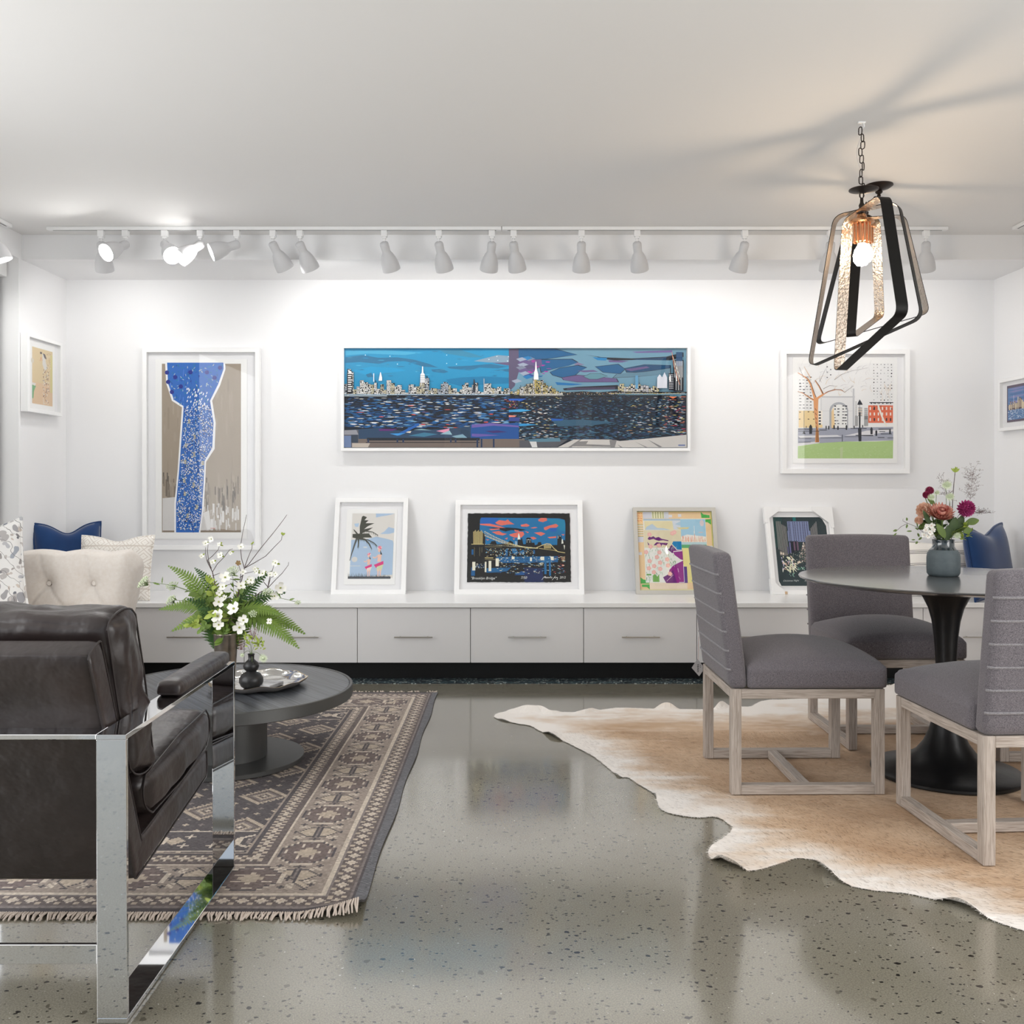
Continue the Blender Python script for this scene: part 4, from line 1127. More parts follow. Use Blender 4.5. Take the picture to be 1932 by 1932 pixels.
def plaza_print():
    W, H, loc, rot = lean(1457, 1588, 957.5, 1120.5, 0.03)
    A = Art((275, 170, 1540, 1745), W, H)
    sh = 40
    K = (34, 52, 58)
    A.poly([(430, 335), (1340, 338), (1420, 500), (1420, 1490), (1390, 1585), (470, 1585), (430, 1500)], K)
    A.rect(800, 340, 860, 410, (10, 110, 110)); A.poly([(430, 335), (600, 340), (560, 900), (430, 900)], (26, 64, 64))
    for i in range(8):
        x = 480 + i * 24; A.rect(x, 412 + (i * 14 if i > 3 else 0), x + 13, 930 + i * 12, (138, 136, 134))
    A.poly([(500, 950), (650, 1005), (650, 1040), (500, 1040)], (120, 116, 112))
    A.rect(690, 415, 1090, 790, (128, 140, 178)); A.rect(680, 590, 1110, 780, (128, 140, 178)); A.poly([(700, 780), (860, 780), (820, 1000), (700, 1000)], (20, 26, 40))
    for x in (705, 730, 790, 825, 870, 920, 970, 1005, 1050):
        for i in range(12): A.rect(x, 425 + i * 30, x + 13, 446 + i * 30, (40, 34, 60))
    for x in (770, 830): A.rect(x, 790, x + 30, 950, (112, 86, 108))
    for i in range(6): A.rect(1120 + i * 22, 540 - i * 24, 1132 + i * 22, 760, (138, 136, 138))
    A.rect(690, 800, 715, 1000, (110, 110, 160)); A.rect(650, 880, 668, 1010, (96, 92, 140))
    for _ in range(260):
        t = rr(0, 1); x = 960 + rr(-150, 150) * t; y = 800 + 370 * t; A.ell(x, y, 7, 7, R.choice([(226, 206, 196), (190, 160, 150), (120, 100, 104), (240, 236, 226), (70, 90, 70)]), 5)
    for _ in range(90):
        x, y = rr(690, 960), rr(960, 1180); A.ell(x, y, 7, 6, R.choice([(60, 90, 70), (200, 206, 190), (110, 130, 120), (30, 40, 50)]), 5)
    for _ in range(60):
        x, y = rr(520, 760), rr(1040, 1300)
        A.line([(x, y), (x + rr(-20, 60), y + rr(20, 80))], rr(14, 30), R.choice([(236, 236, 214), (240, 240, 232), (206, 200, 226), (226, 190, 170), (232, 236, 200)]), 5)
    for _ in range(40): A.ell(rr(800, 930), rr(1250, 1300), 8, 8, R.choice([(80, 140, 110), (200, 220, 214), (30, 90, 90)]), 5)
    for _ in range(14): A.ell(rr(640, 730), rr(1350, 1420), 8, 7, (150, 200, 180), 5)
    for x, y in ((560, 1010), (520, 1000), (820, 1170), (850, 1160)): A.ell(x, y, 16, 24, (232, 220, 200), 7)
    A.text('Christmas Night', 505, 1510, 44, (196, 204, 204), .35, -.02); A.text('A/P', 900, 1508, 40, (196, 204, 204), .3)
    t = picture('city_plaza_print', 'dark green print of a city tower, white frame still in cardboard corners', W, H, 0.028, 0.03, loc, rot, A, (425, 325, 1430, 1595), art_y=0.016)
    card = mat('white_cardboard', (238, 238, 238), 0.75)
    tan = mat('torn_cardboard', (206, 178, 146), 0.9)
    for (sx, sz, s1, s2) in ((-1, 1, .105, .105), (1, 1, .135, .14), (-1, 0, .085, .105), (1, 0, .1, .1)):
        bm = B()
        cx = sx * (W / 2 + .004); cz = H + .004 if sz else -.0005
        dz = -1 if sz else 1
        pts = [(cx, cz), (cx - sx * s1, cz), (cx - sx * s1, cz + dz * .02), (cx - sx * .028, cz + dz * (s2 - .03)), (cx - sx * .02, cz + dz * s2), (cx, cz + dz * s2)]
        f = [bm.verts.new((x, -.004, z)) for x, z in pts]; g = [bm.verts.new((x, .034, z)) for x, z in pts]
        bm.faces.new(f); bm.faces.new(g[::-1])
        for i in range(len(pts)): bm.faces.new((f[i], g[i], g[(i + 1) % 6], f[(i + 1) % 6]))
        cp = obj('corner_protector', bm, card, t)
        if sx < 0 and sz == 0:
            bm = B(); vs = [bm.verts.new(v) for v in ((cx + .078, -.0046, .0), (cx + .105, -.0046, .0), (cx + .102, -.0046, .022))]; bm.faces.new(vs)
            bm2 = B(); box(bm2, cx + .082, cx + .098, -.0052, -.004, .001, .018, M=None)
            bm.free(); obj('torn_spot', bm2, tan, cp)
    return t


def side_pictures():
    # left wall: outer near edge at x=40..., far edge x=118
    Y1, Y2 = 5.59, 6.02
    W = Y2 - Y1; z0 = 1.572; z1 = 2.035
    H = z1 - z0
    A = Art((300, 0, 1010, 1000), W, H)
    A.rect(445, 150, 860, 880, (222, 200, 156)); A.rect(445, 600, 860, 880, (224, 192, 154)); A.rect(810, 200, 860, 700, (216, 204, 140))
    A.poly([(445, 640), (520, 650), (480, 720), (470, 815), (445, 815)], (112, 170, 116)); A.poly([(445, 610), (520, 615), (500, 650), (445, 640)], (226, 222, 216)); A.ell(450, 330, 28, 34, (220, 212, 196))
    for _ in range(120):
        x, y = 715 + rr(-60, 60), rr(330, 860)
        A.rect(x, y, x + 12, y + 14, R.choice([(236, 230, 222), (150, 110, 100), (226, 222, 216), (190, 150, 110), (120, 90, 90)]))
    for _ in range(26): A.rect(*(lambda x, y: (x, y, x + 10, y + 9))(rr(740, 820), rr(180, 420)), R.choice([(236, 230, 222), (200, 170, 120), (160, 120, 100)]))
    A.poly([(650, 200), (700, 230), (740, 400), (690, 420), (650, 350)], (222, 218, 212)); A.poly([(600, 190), (640, 190), (640, 215), (600, 220)], (90, 76, 76)); A.poly([(655, 200), (705, 210), (735, 270), (690, 260)], (86, 70, 72))
    for _ in range(6): A.ell(rr(600, 640), rr(260, 320), 8, 8, (220, 140, 110), 6)
    picture('small_yellow_print', 'small yellow abstract print in a deep white frame on the left return wall', W, H, 0.022, 0.045, (XL + 0.047, (Y1 + Y2) / 2, z0), (0, 0, PI / 2), A, (390, 60, 910, 960), art_y=0.02,
            mat_c=None)
    # right wall
    Y1, Y2 = 5.69, 6.05
    H = 0.325; z0 = 1.479; W = 0.36
    A = Art((0, 0, 100, 100), W, H)
    A.rect(21, 14, 80, 84, (88, 72, 92)); A.rect(24, 19, 76, 80, (76, 124, 178))
    for i in range(7): A.poly([(24, 21 + i * 5), (50, 19.5 + i * 5), (76, 20 + i * 5), (76, 21.8 + i * 5), (45, 23.5 + i * 5)], R.choice([(128, 130, 184), (146, 140, 190), (60, 104, 166)]))
    x = 25
    while x < 74:
        w = rr(2.5, 5); h = rr(7, 17) + (8 if 55 < x < 66 else 0); A.rect(x, 60 - h, x + w, 61, R.choice([(96, 60, 62), (70, 50, 60), (206, 190, 160), (226, 206, 170), (40, 60, 90)])); A.rect(x + .8, 60 - h + 1.5, x + w * .6, 58, (222, 206, 176)); x += w * .9
    A.rect(43, 34, 44, 52, (220, 226, 236))
    for _ in range(160): A.dash(rr(26, 75), rr(61, 79), rr(1, 2.6), .5, R.choice([(214, 226, 240), (54, 96, 160), (120, 160, 206), (230, 236, 240), (40, 80, 140)]))
    picture('small_skyline_print', 'small blue skyline print in white frame on the right wall', W, H, 0.02, 0.035, (XR - 0.037, (Y1 + Y2) / 2 + .0, z0), (0, 0, -PI / 2), A, art_y=0.018)


panorama(); tall_print(); arch_print(); palm_print(); bridge_print(); garden_print(); plaza_print(); side_pictures()

# ---------------------------------------------------------------- track lighting


def rail_mesh(L):
    bm = B()
    box(bm, 0, L, -0.0175, 0.0175, ZC - 0.02, ZC - 0.0005, 0.002, 1)
    box(bm, 0.03, L - 0.03, -0.004, 0.004, ZC - 0.0205, ZC - 0.0195, mi=1)
    return bm


YT = 5.44
M_slot = mat('rail_slot', (90, 88, 86), 0.6)
for nm, lab, xa, xb in (('track_rail', 'white track rail on the ceiling, left run, carrying the lit spotlights', P(90, 430, YT).x, P(946, 430, YT).x),
                        ('track_rail', 'white track rail on the ceiling, right run, ending beyond the hanging lamp', P(947.5, 430, YT).x, P(1787, 430, YT).x)):
    t = thing(nm, lab, 'track rail', (xa, YT, 0), group='ceiling track rails')
    obj('rail', rail_mesh(xb - xa), [M_white, M_slot], t)
t = thing('track_rail', 'white track rail running forward along the left edge of the ceiling', 'track rail', (-2.835, 5.38, 0), (0, 0, -PI / 2), 'ceiling track rails')
obj('rail', rail_mesh(2.4), [M_white, M_slot], t)
t = thing('track_rail', 'white track rail running forward along the right edge of the ceiling', 'track rail', (2.863, 5.43, 0), (0, 0, -PI / 2), 'ceiling track rails')
obj('rail', rail_mesh(2.4), [M_white, M_slot], t)


def head_bm():
    """bell-shaped head; its pivot at the origin, opening towards -Z"""
    bm = B()
    prof = [(0, 0.004), (0.014, 0.003), (0.0205, -0.002), (0.0225, -0.01), (0.0222, -0.022), (0.0212, -0.045), (0.0225, -0.052), (0.029, -0.062), (0.037, -0.082), (0.0425, -0.103), (0.0455, -0.125), (0.0462, -0.142), (0.0455, -0.1455),
            (0.0435, -0.144), (0.0435, -0.125), (0.040, -0.103), (0.034, -0.082), (0.024, -0.062), (0, -0.058)]
    lathe(bm, prof, 28)
    return bm


def spot_thing(label, px, zt=ZC, loc=None):
    t = thing('track_spotlight', label, 'spotlight', loc or (P(px, 430, YT).x, YT, zt), group='track spotlights')
    bm = B(); box(bm, -0.0175, 0.0175, -0.016, 0.016, -0.057, -0.0215, 0.003); box(bm, -0.012, 0.012, -0.012, 0.012, -0.068, -0.056, 0.003)
    obj('adapter', bm, M_white, t)
    bm = B(); tube(bm, [(0, 0, -0.06), (0, 0, -0.1)], 0.0045, 8); lathe(bm, [(0, .006), (.006, 0), (0, -.006)], 10, (0, 0, -0.1))
    obj('stem', bm, M_white, t)
    return t


spot_dirs = [  # px, sideways lean (image right +), backward lean, lit strongly, label tail
    (191, -0.10, 0.55, 3, 'at the left end of the rail, pointing down'),
    (237, -0.7, -1.0, 2, 'second from the left, glaring sideways towards the left'),
    (311, 0.75, -0.85, 2, 'third from the left, its bright mouth turned forward'),
    (378, -0.75, -0.70, 2, 'fourth from the left, its bright mouth turned forward and left'),
    (447, -1.15, -0.75, 2, 'fifth from the left, lying nearly level, neck to the right'),
    (515, 0.42, 0.55, 5, 'first of a close pair, above the tall blue print'),
    (566, 0.36, 0.55, 5, 'second of a close pair, right of the tall blue print'),
    (725, 0.25, 0.55, 1, 'above the left end of the panorama'),
    (828, 0.22, 0.55, 4, 'above the panorama, second from its left end'),
    (928, -0.15, 0.55, 4, 'leaning left, just left of the rail joint'),
    (969, 0.18, 0.55, 4, 'just right of the rail joint'),
    (1097, 0.04, 0.55, 4, 'hanging straight above the right half of the panorama'),
    (1202, 0.20, 0.55, 1, 'above the right end of the panorama'),
    (1405, -0.16, 0.55, 5, 'alone between the panorama and the hanging lamp'),
    (1567, 0.10, 0.55, 1, 'partly hidden behind the bands of the hanging lamp'),
    (1747, 0.26, 0.55, 5, 'at the right end of the rail, right of the hanging lamp')]
HEAD = None
M_bulb2 = mat('lit_reflector_bulb', (255, 255, 255), 0.5, emit=(255, 253, 248), estr=10)
def add_head(t, lean_x, lean_y, mode):
    global HEAD
    bmh = head_bm() if HEAD is None else None
    if HEAD is None:
        h = obj('bell_shade', bmh, M_shade, t, True, 50); HEAD = h
        bm = B(); lathe(bm, [(0, -0.066), (0.02, -0.07), (0.034, -0.095), (0.039, -0.122), (0.034, -0.130), (0.018, -0.134), (0, -0.135)], 24)
        g = obj('bulb', bm, M_bulb2, h, True, 50)
    else:
        h = HEAD.copy(); COL.objects.link(h); h.parent = t
        g = HEAD.children[0].copy(); COL.objects.link(g); g.parent = h
    # head direction: -Z turned by the leans
    d = Vector((math.tan(max(-1.3, min(1.3, lean_x))), math.tan(lean_y), -1)).normalized()
    q = Vector((0, 0, -1)).rotation_difference(d)
    h.scale = (1.14, 1.14, 1.14); h.rotation_mode = 'QUATERNION'; h.rotation_quaternion = q; h.location = Vector((0, 0, -0.1)) - d * 0.012
    ld = bpy.data.lights.new('spot_beam', 'SPOT'); ld.spot_size = math.radians(176); ld.spot_blend = 0.75
    ld.energy = {1: 2.15, 2: 2.6, 3: 3.8, 4: 1.55, 5: 2.9}[mode]; ld.shadow_soft_size = 0.03; ld.color = (1.0, 0.985, 0.96)
    lo = bpy.data.objects.new('spot_beam', ld); COL.objects.link(lo); lo.parent = h; lo.location = (0, 0, -0.15)
    return h


for px, lx, ly, mode, tail in spot_dirs:
    t = spot_thing('white bell-shaped track spotlight ' + tail, px)
    add_head(t, lx, ly, mode)
t = spot_thing('white bell-shaped spotlight on the left side rail, cut by the left frame edge', 0, loc=(-2.835, 5.20, ZC))
add_head(t, 0.35, 0.1, 1)

# ---------------------------------------------------------------- hanging lamps of crossed metal bands
M_band_out = mat('blackened_metal', (24, 23, 22), 0.5, 0.6, bump=(90, 0.25, 0.002))
M_band_in = mat('hammered_silver_metal', (172, 160, 148), 0.3, 1.0, bump=(95, 0.9, 0.004, 1))
M_bronze = mat('dark_bronze', (58, 50, 46), 0.45, 0.8)


def band_bm(cs, width, th=0.003, rc=0.04):
    """closed band loop through the four corners, rounded; the broad face stands across the loop's plane"""
    cs = [Vector(c) for c in cs]
    pts = []
    n = len(cs)
    for i in range(n):
        p, a, b = cs[i], cs[i - 1], cs[(i + 1) % n]
        u = (a - p).normalized(); v = (b - p).normalized()
        s = p + u * rc; e = p + v * rc
        for k in range(7):
            w = k / 6
            pts.append(s * (1 - w) ** 2 + p * 2 * w * (1 - w) + e * w * w)
    ctr = sum(cs, Vector()) / n
    nrm = (cs[1] - cs[0]).cross(cs[2] - cs[1]).normalized()
    bm = B(); rows = []
    N = len(pts)
    for i, p in enumerate(pts):
        d = (pts[(i + 1) % N] - pts[i - 1]).normalized()
        o = d.cross(nrm).normalized()
        if o.dot(p - ctr) < 0: o = -o
        rows.append([bm.verts.new(p + nrm * sw * width / 2 + o * (th if so else 0)) for sw, so in ((-1, 0), (1, 0), (1, 1), (-1, 1))])
    for i in range(N):
        A, C = rows[i], rows[(i + 1) % N]
        for k in range(4):
            f = bm.faces.new((A[k], A[(k + 1) % 4], C[(k + 1) % 4], C[k]))
            f.material_index = 1 if k == 0 else 0
    return bm


def chain_bm(z0, z1, x=0, y=0, sway=0.0, slant=(0, 0)):
    bm = B()
    L = 0.034; n = max(2, round((z1 - z0) / (L * 0.80))); st = (z1 - z0) / n
    for i in range(n):
        zc = z0 + (i + .5) * st
        ox = x + sway * math.sin(i * 1.9) * .006 + slant[0] * (i + .5) / n
        y = slant[1] * (i + .5) / n
        a = i * PI / 2 + rr(-.3, .3) + .5
        hw, hh = 0.0085, L / 2 - 0.001
        pts = []
        for k in range(14):
            t = 2 * PI * k / 14
            xx = hw * math.cos(t); zz = (hh - hw) * (1 if math.sin(t) > 0 else -1) * (1 if abs(math.sin(t)) > .01 else 0) + hw * math.sin(t)
            pts.append((ox + xx * math.cos(a), y + xx * math.sin(a), zc + zz))
        tube(bm, pts, 0.0021, 6, closed=True)
    return bm


def hanging_lamp(label, X, Y, dz, rz, chain_top, light, slipped):
    t = thing('hanging_lamp', label, 'hanging lamp', (X, Y, dz), (0, 0, rz))
    ox, oy = 1.415, 3.86
    D = [(1.33, 3.92, 2.245), (1.53, 3.775, 2.262), (1.603, 3.73, 1.80), (1.246, 3.99, 1.636)]
    A_ = [(1.39, 3.95, 2.235), (1.437, 3.675, 2.262), (1.455, 3.55, 1.785), (1.405, 4.10, 1.628)]
    for cs in (D, A_):
        o = obj('metal_band', band_bm([(x - ox, y - oy, z) for x, y, z in cs], 0.048), [M_band_out, M_band_in], t, True, 35)
    bm = B(); lathe(bm, [(0, 2.24), (0.02, 2.242), (0.022, 2.25), (0.01, 2.262), (0.012, 2.275), (0.007, 2.285), (0.006, 2.305), (0, 2.306)], 18)
    tube(bm, [(.009 * math.cos(k * PI / 6), 0, 2.315 + .012 * math.sin(k * PI / 6)) for k in range(12)], .002, 6, closed=True)
    obj('hub', bm, M_bronze, t, True)
    # ribbed copper socket with thin rods, and the bulb
    bm = B(); lathe(bm, [(0, 2.24), (0.016, 2.238), (0.02, 2.225), (0.045, 2.215), (0.05, 2.205), (0.044, 2.2), (0, 2.2)], 24)
    for k in range(12):
        a = 2 * PI * k / 12
        tube(bm, [(.032 * math.cos(a), .032 * math.sin(a), 2.205), (.032 * math.cos(a), .032 * math.sin(a), 2.125)], .004, 6)
    lathe(bm, [(0, 2.2), (0.02, 2.198), (0.02, 2.13), (0.016, 2.12), (0, 2.12)], 20)
    M_cop = bpy.data.materials.get('copper_metal') or mat('copper_metal', (206, 160, 124), 0.25, 1.0)
    obj('socket', bm, M_cop, t, True)
    bm = B(); lathe(bm, [(0, 2.125), (0.014, 2.122), (0.018, 2.11), (0.027, 2.095), (0.0335, 2.072), (0.031, 2.05), (0.02, 2.034), (0, 2.028)], 28)
    M_warm = mat('warm_lit_bulb', (255, 250, 240), 0.4, emit=(255, 226, 190), estr=light)
    b = obj('bulb', bm, M_warm, t, True)
    sl = (0, 0) if slipped else (0.0, -.062)
    obj('chain', chain_bm(2.305, chain_top, sway=1.0, slant=sl), M_bronze, t, True)
    if slipped:
        bm = B(); lathe(bm, [(0.008, 2.325), (0.045, 2.333), (0.058, 2.337), (0.058, 2.34), (0.044, 2.337), (0.008, 2.329)], 32, (0.008, 0, 0))
        obj('canopy', bm, M_bronze, t, True)
        bm = B(); tube(bm, [(0, 0, ZC - dz - 0.02), (0.006, 0, ZC - dz - 0.026), (0.01, 0, ZC - dz - 0.018), (0.008, 0, ZC - dz + .0005)], 0.0022, 6)
        box(bm, -0.014, 0.014, -0.006, 0.006, ZC - dz - 0.005, ZC - dz)
        obj('ceiling_hook', bm, M_white, t)
        bm = B(); tube(bm, [(-.006 + .012 * math.sin(k * .7), .008, 2.33 + k * .0233) for k in range(12)] + [(0, 0, ZC - dz - .004)], .0012, 5)
        obj('clear_wire', bm, mat('clear_flex', (214, 210, 206), .3), t)
    else:
        zc = ZC - dz
        bm = B(); lathe(bm, [(0.0, zc), (0.066, zc), (0.067, zc - 0.004), (0.05, zc - 0.016), (0.02, zc - 0.024), (0.013, zc - 0.026), (0.018, zc - .034), (0.013, zc - .041), (0.007, zc - .044), (0.01, zc - .052), (0.006, zc - .058), (0, zc - .06)], 36, (0.0, -.062, 0))
        obj('canopy', bm, M_bronze, t, True)
    return t


hanging_lamp('near hanging lamp of tilted dark metal bands, lit bulb, on a long chain', 1.415, 3.86, 0.0, 0.0, ZC - 0.022, 85, True)
hanging_lamp('far hanging lamp of metal bands, directly behind the near one, on a short chain', 1.737, 4.68, 0.203, math.radians(88), ZC - 0.203 - 0.058, 30, False)

# ---------------------------------------------------------------- rug on the left
RX0, RX1, RY0, RY1 = -2.80, -0.405, 2.535, 5.225


def rug():
    c = 0.0075
    nx = int((RX1 - RX0) / c); ny = int((RY1 - RY0) / c)
    DK = np.array([88, 83, 85]); DK2 = np.array([104, 94, 92]); TAN = np.array([144, 131, 121]); CRM = np.array([182, 169, 154]); GRY = np.array([122, 113, 110]); SEL = np.array([106, 106, 110]); BEI = np.array([168, 153, 136])
    img = np.zeros((ny, nx, 3))

    def cross(a, b, s=1): return (abs(a) <= s and b == 0) or (abs(b) <= s and a == 0)

    def border_motif(s, w):   # s along the border, w across (0 centre), in knots
        per = 45
        k = s % per; k = k - per / 2
        k = int(round(k)); w = int(round(w))
        # octagon centred at k=0
        o = max(abs(k), abs(w) * 1.05, (abs(k) + abs(w)) / 1.36)
        if o <= 12.4:
            if 10.6 < o <= 12.4: return CRM if o > 11.6 else DK
            if o <= 4.2 and abs(k) + abs(w) < 6 and not (abs(k) == 3 and abs(w) == 2): return BEI
            if (k % 5 in (0,) and w % 5 == 0) or cross((k + 50) % 6 - 3, (w + 48) % 6 - 3): return CRM if o < 9.5 else GRY
            return np.array([112, 99, 96])
        # arrows between octagons
        q = s % per; q = q if q < per / 2 else per - q
        q = int(round(q))     # 0 at the mid of the gap
        qq = int(round((s % per))); qq = qq if qq < per / 2 else qq - per
        if abs(w) <= 1 and abs(q) <= 6: return GRY if w == 0 else DK
        if q <= 4 and 2 <= abs(w) <= 8 - q: return BEI
        if q <= 5 and 2 <= abs(w) <= 9 - q: return DK
        if q == 8 and abs(w) <= 2 or (6 <= q <= 10 and w == 0): return DK
        if cross(q - 9, abs(w) - 8): return DK
        if 5 <= q <= 7 and 4 <= abs(w) <= 9 and (abs(w) - 4) >= (q - 5): return CRM if (q + abs(w)) % 3 else TAN
        if q <= 1 and abs(w) == 10: return DK
        return TAN

    def guard(s, w, width):   # narrow band with florets
        k = int(s) % 7 - 3; w = int(round(w))
        if cross(k, w, 2) or (abs(k) == 1 and abs(w) == 1): return CRM if (abs(k) + abs(w)) else BEI
        if (abs(k) == 3) and abs(w) in (2, 3): return BEI
        return DK2

    def field(i, j):
        P_ = 42
        a = i % P_ - P_ // 2; b = j % P_ - P_ // 2
        if ((i // P_) + (j // P_)) % 2: pass
        m = abs(a) + abs(b)
        a2 = (i + P_ // 2) % P_ - P_ // 2; b2 = (j + P_ // 2) % P_ - P_ // 2
        m2 = abs(a2) + abs(b2)
        mm, aa, bb = (m, a, b) if m < m2 else (m2, a2, b2)
        mq = mm // 2 * 2
        if mm <= 13:
            if mq in (4, 10): return BEI
            if mq in (0,): return CRM
            if mq == 12: return BEI if (aa + bb) % 3 == 0 else DK
            return GRY if mq in (6,) else DK2
        # diagonal chain of small dots
        ii, jj = i % 7 - 3, j % 7 - 3
        if cross(ii, jj) and mm > 15: return BEI if (i // 7 + j // 7) % 2 == 0 else GRY
        return DK
    for j in range(ny):
        for i in range(nx):
            dx = min(nx - 1 - i, i); dy = min(j, ny - 1 - j)
            e = min(dx, dy)
            along = j if dx < dy else i + 9
            far = (e == dy)
            if dx < 5 and dx <= dy + 50 and dx < 5: col = SEL - 8 * ((j + i) % 2) if dx < 4 else DK
            elif dy < 4: col = DK - 6
            elif e < 6: col = GRY
            elif e < 14: col = guard(along, e - 10, 8)
            elif e < 15: col = GRY
            elif e < 17: col = CRM
            elif e < 43: col = border_motif(along + 12, e - 30)
            elif e < 44: col = CRM
            elif e < 46: col = DK2
            elif e < 53: col = guard(along, e - 49.5, 7)
            elif e < 55: col = DK
            elif e < 56: col = TAN
            elif dy < 80 and dx > 56:
                d2 = dy - 57
                if d2 in (0, 22): col = CRM
                elif d2 < 22 and d2 >= 0:
                    k = (i % 60) - 30; w = d2 - 11
                    o = max(abs(k) * .62, abs(w), (abs(k) * .62 + abs(w)) / 1.36)
                    if 8 < o <= 9.6: col = CRM
                    elif 6.6 < o <= 8: col = DK
                    elif o < 3: col = BEI
                    elif o < 6.6: col = GRY if (i % 5 or j % 5) else CRM
                    else:
                        col = CRM if cross(int(abs(k)) - 24, int(abs(w)) - 5, 2) else (BEI if abs(abs(k) - 19) + abs(w) < 5 else DK)
                else: col = field(i, j)
            else: col = field(i, j)
            img[j, i] = col
    rs = np.random.RandomState(3)
    g_ = img.mean(axis=2, keepdims=True)
    img = (img * .8 + g_ * .2) * 1.13
    img = img * (1 + rs.normal(0, 0.045, (ny, nx, 1)))
    # soft fading in large patches, as wear
    # mesh
    vs = np.zeros(((ny + 1) * (nx + 1), 3))
    X = np.linspace(RX0, RX1, nx + 1); Y = np.linspace(RY0, RY1, ny + 1)
    xx, yy = np.meshgrid(X, Y)
    zz = 0.007 + 0.0012 * np.sin(yy * 7 + xx * 3)
    # lifted corner at the near right
    lift = np.clip(1 - np.sqrt((RX1 - xx) ** 2 + ((yy - RY0) * 1.5) ** 2) / 0.17, 0, 1)
    zz = zz + 0.030 * lift ** 1.4
    yy2 = yy + 0.02 * lift ** 1.5
    xx2 = xx - 0.004 * np.sin(yy * 9) * (xx > RX1 - .02)
    vs[:, 0] = xx2.ravel(); vs[:, 1] = yy2.ravel(); vs[:, 2] = zz.ravel()
    idx = np.arange((ny + 1) * (nx + 1)).reshape(ny + 1, nx + 1)
    fs = np.stack([idx[:-1, :-1], idx[:-1, 1:], idx[1:, 1:], idx[1:, :-1]], -1).reshape(-1, 4)
    # rim down to the floor
    ring = list(idx[0, :]) + list(idx[1:, -1]) + list(idx[-1, -2::-1]) + list(idx[-2:0:-1, 0])
    base = len(vs)
    low = vs[ring].copy(); low[:, 2] = np.maximum(low[:, 2] - 0.0065, 0.0008)
    allv = np.vstack([vs, low])
    n = len(ring)
    sk = np.array([[ring[k], base + k, base + (k + 1) % n, ring[(k + 1) % n]] for k in range(n)])
    me = bpy.data.meshes.new('woven_pile')
    me.from_pydata(allv.tolist(), [], fs.tolist() + sk.tolist())
    at = me.color_attributes.new('Col', 'FLOAT_COLOR', 'CORNER')
    s = np.clip(img.reshape(-1, 3) / 255, 0, 1)
    s = np.where(s <= 0.04045, s / 12.92, ((s + 0.055) / 1.055) ** 2.4)
    s = np.repeat(s, 4, axis=0)
    sk_c = np.tile(np.array([[0.07, 0.065, 0.065]]), (n * 4, 1))
    full = np.vstack([s, sk_c]); full = np.hstack([full, np.ones((len(full), 1))])
    at.data.foreach_set('color', full.astype(np.float32).ravel())
    t = thing('patterned_rug', 'faded taupe and charcoal patterned wool rug under the coffee table, near corner curled up', 'rug', ((RX0 + RX1) / 2, (RY0 + RY1) / 2, 0))
    o = link_mesh('woven_pile', me, attr_mat('wool_pile', 0.95, 0.1, bump=(350, 0.5, 0.002, 2)), t)
    o.location = (-(RX0 + RX1) / 2, -(RY0 + RY1) / 2, 0)
    M_fr = mat('cream_fringe', (206, 192, 180), 0.95)
    for ys, sgn in ((RY0, -1), (RY1, 1)):
        bm = B()
        x = RX0 + .01
        while x < RX1 - .004:
            lf = max(0, 1 - (RX1 - x) / .17) ** 1.4 if sgn < 0 else 0
            z = 0.008 + .034 * lf; yy_ = ys + .02 * lf
            if sgn < 0 or R.random() < .5:
                L = rr(.02, .034) if sgn < 0 else rr(.006, .02)
                dx = rr(-.012, .012)
                m_ = (x + dx * .5 + rr(-.003, .003), yy_ + sgn * L * .55, z + rr(.0, .005) - .2 * z)
                e_ = (x + dx, yy_ + sgn * L, .003 + lf * .012)
                tube(bm, [(x, yy_ + .004 * -sgn, z), m_, e_], [.0030, .0032, .0022], 5)
            x += rr(.0045, .0075)
        f = obj('fringe', bm, M_fr, t, True); f['kind'] = 'stuff'
        f.location = (-(RX0 + RX1) / 2, -(RY0 + RY1) / 2, 0)


rug()

# ---------------------------------------------------------------- cowhide on the right
hide_px = [(933, 1351), (945, 1345), (975, 1343), (1005, 1345), (1020, 1344), (1040, 1348), (1060, 1345), (1085, 1347), (1108, 1346), (1130, 1341), (1170, 1336.5), (1230, 1338), (1300, 1339), (1345, 1339), (1375, 1333), (1415, 1334), (1440, 1323), (1490, 1320), (1560, 1316),
           (1620, 1305), (1670, 1294), (1760, 1293), (1880, 1296), (2000, 1294), (2100, 1300), (2260, 1320), (2420, 1340), (2560, 1352), (2500, 1375), (2420, 1400), (2500, 1440), (2640, 1500), (2600, 1560), (2680, 1640), (2560, 1760), (2480, 1850), (2330, 1850), (2200, 1822), (2060, 1795),
           (1932, 1758), (1880, 1741), (1830, 1722), (1780, 1704), (1730, 1691), (1700, 1686), (1660, 1683), (1620, 1677), (1590, 1668), (1568, 1657), (1552, 1645), (1548, 1634), (1537, 1624), (1520, 1622), (1502, 1621), (1480, 1628), (1440, 1640), (1410, 1645), (1380, 1642), (1355, 1632),
           (1340, 1620), (1336, 1606), (1348, 1593), (1368, 1580), (1382, 1565), (1375, 1556), (1358, 1545), (1340, 1542), (1320, 1544), (1290, 1541), (1262, 1535), (1246, 1527), (1240, 1514), (1236, 1500), (1220, 1490), (1200, 1478), (1185, 1468), (1168, 1466), (1145, 1448), (1122, 1430), (1105, 1420), (1085, 1410),
           (1070, 1402), (1045, 1392), (1015, 1378), (1000, 1370), (975, 1366), (950, 1360), (936, 1356)]


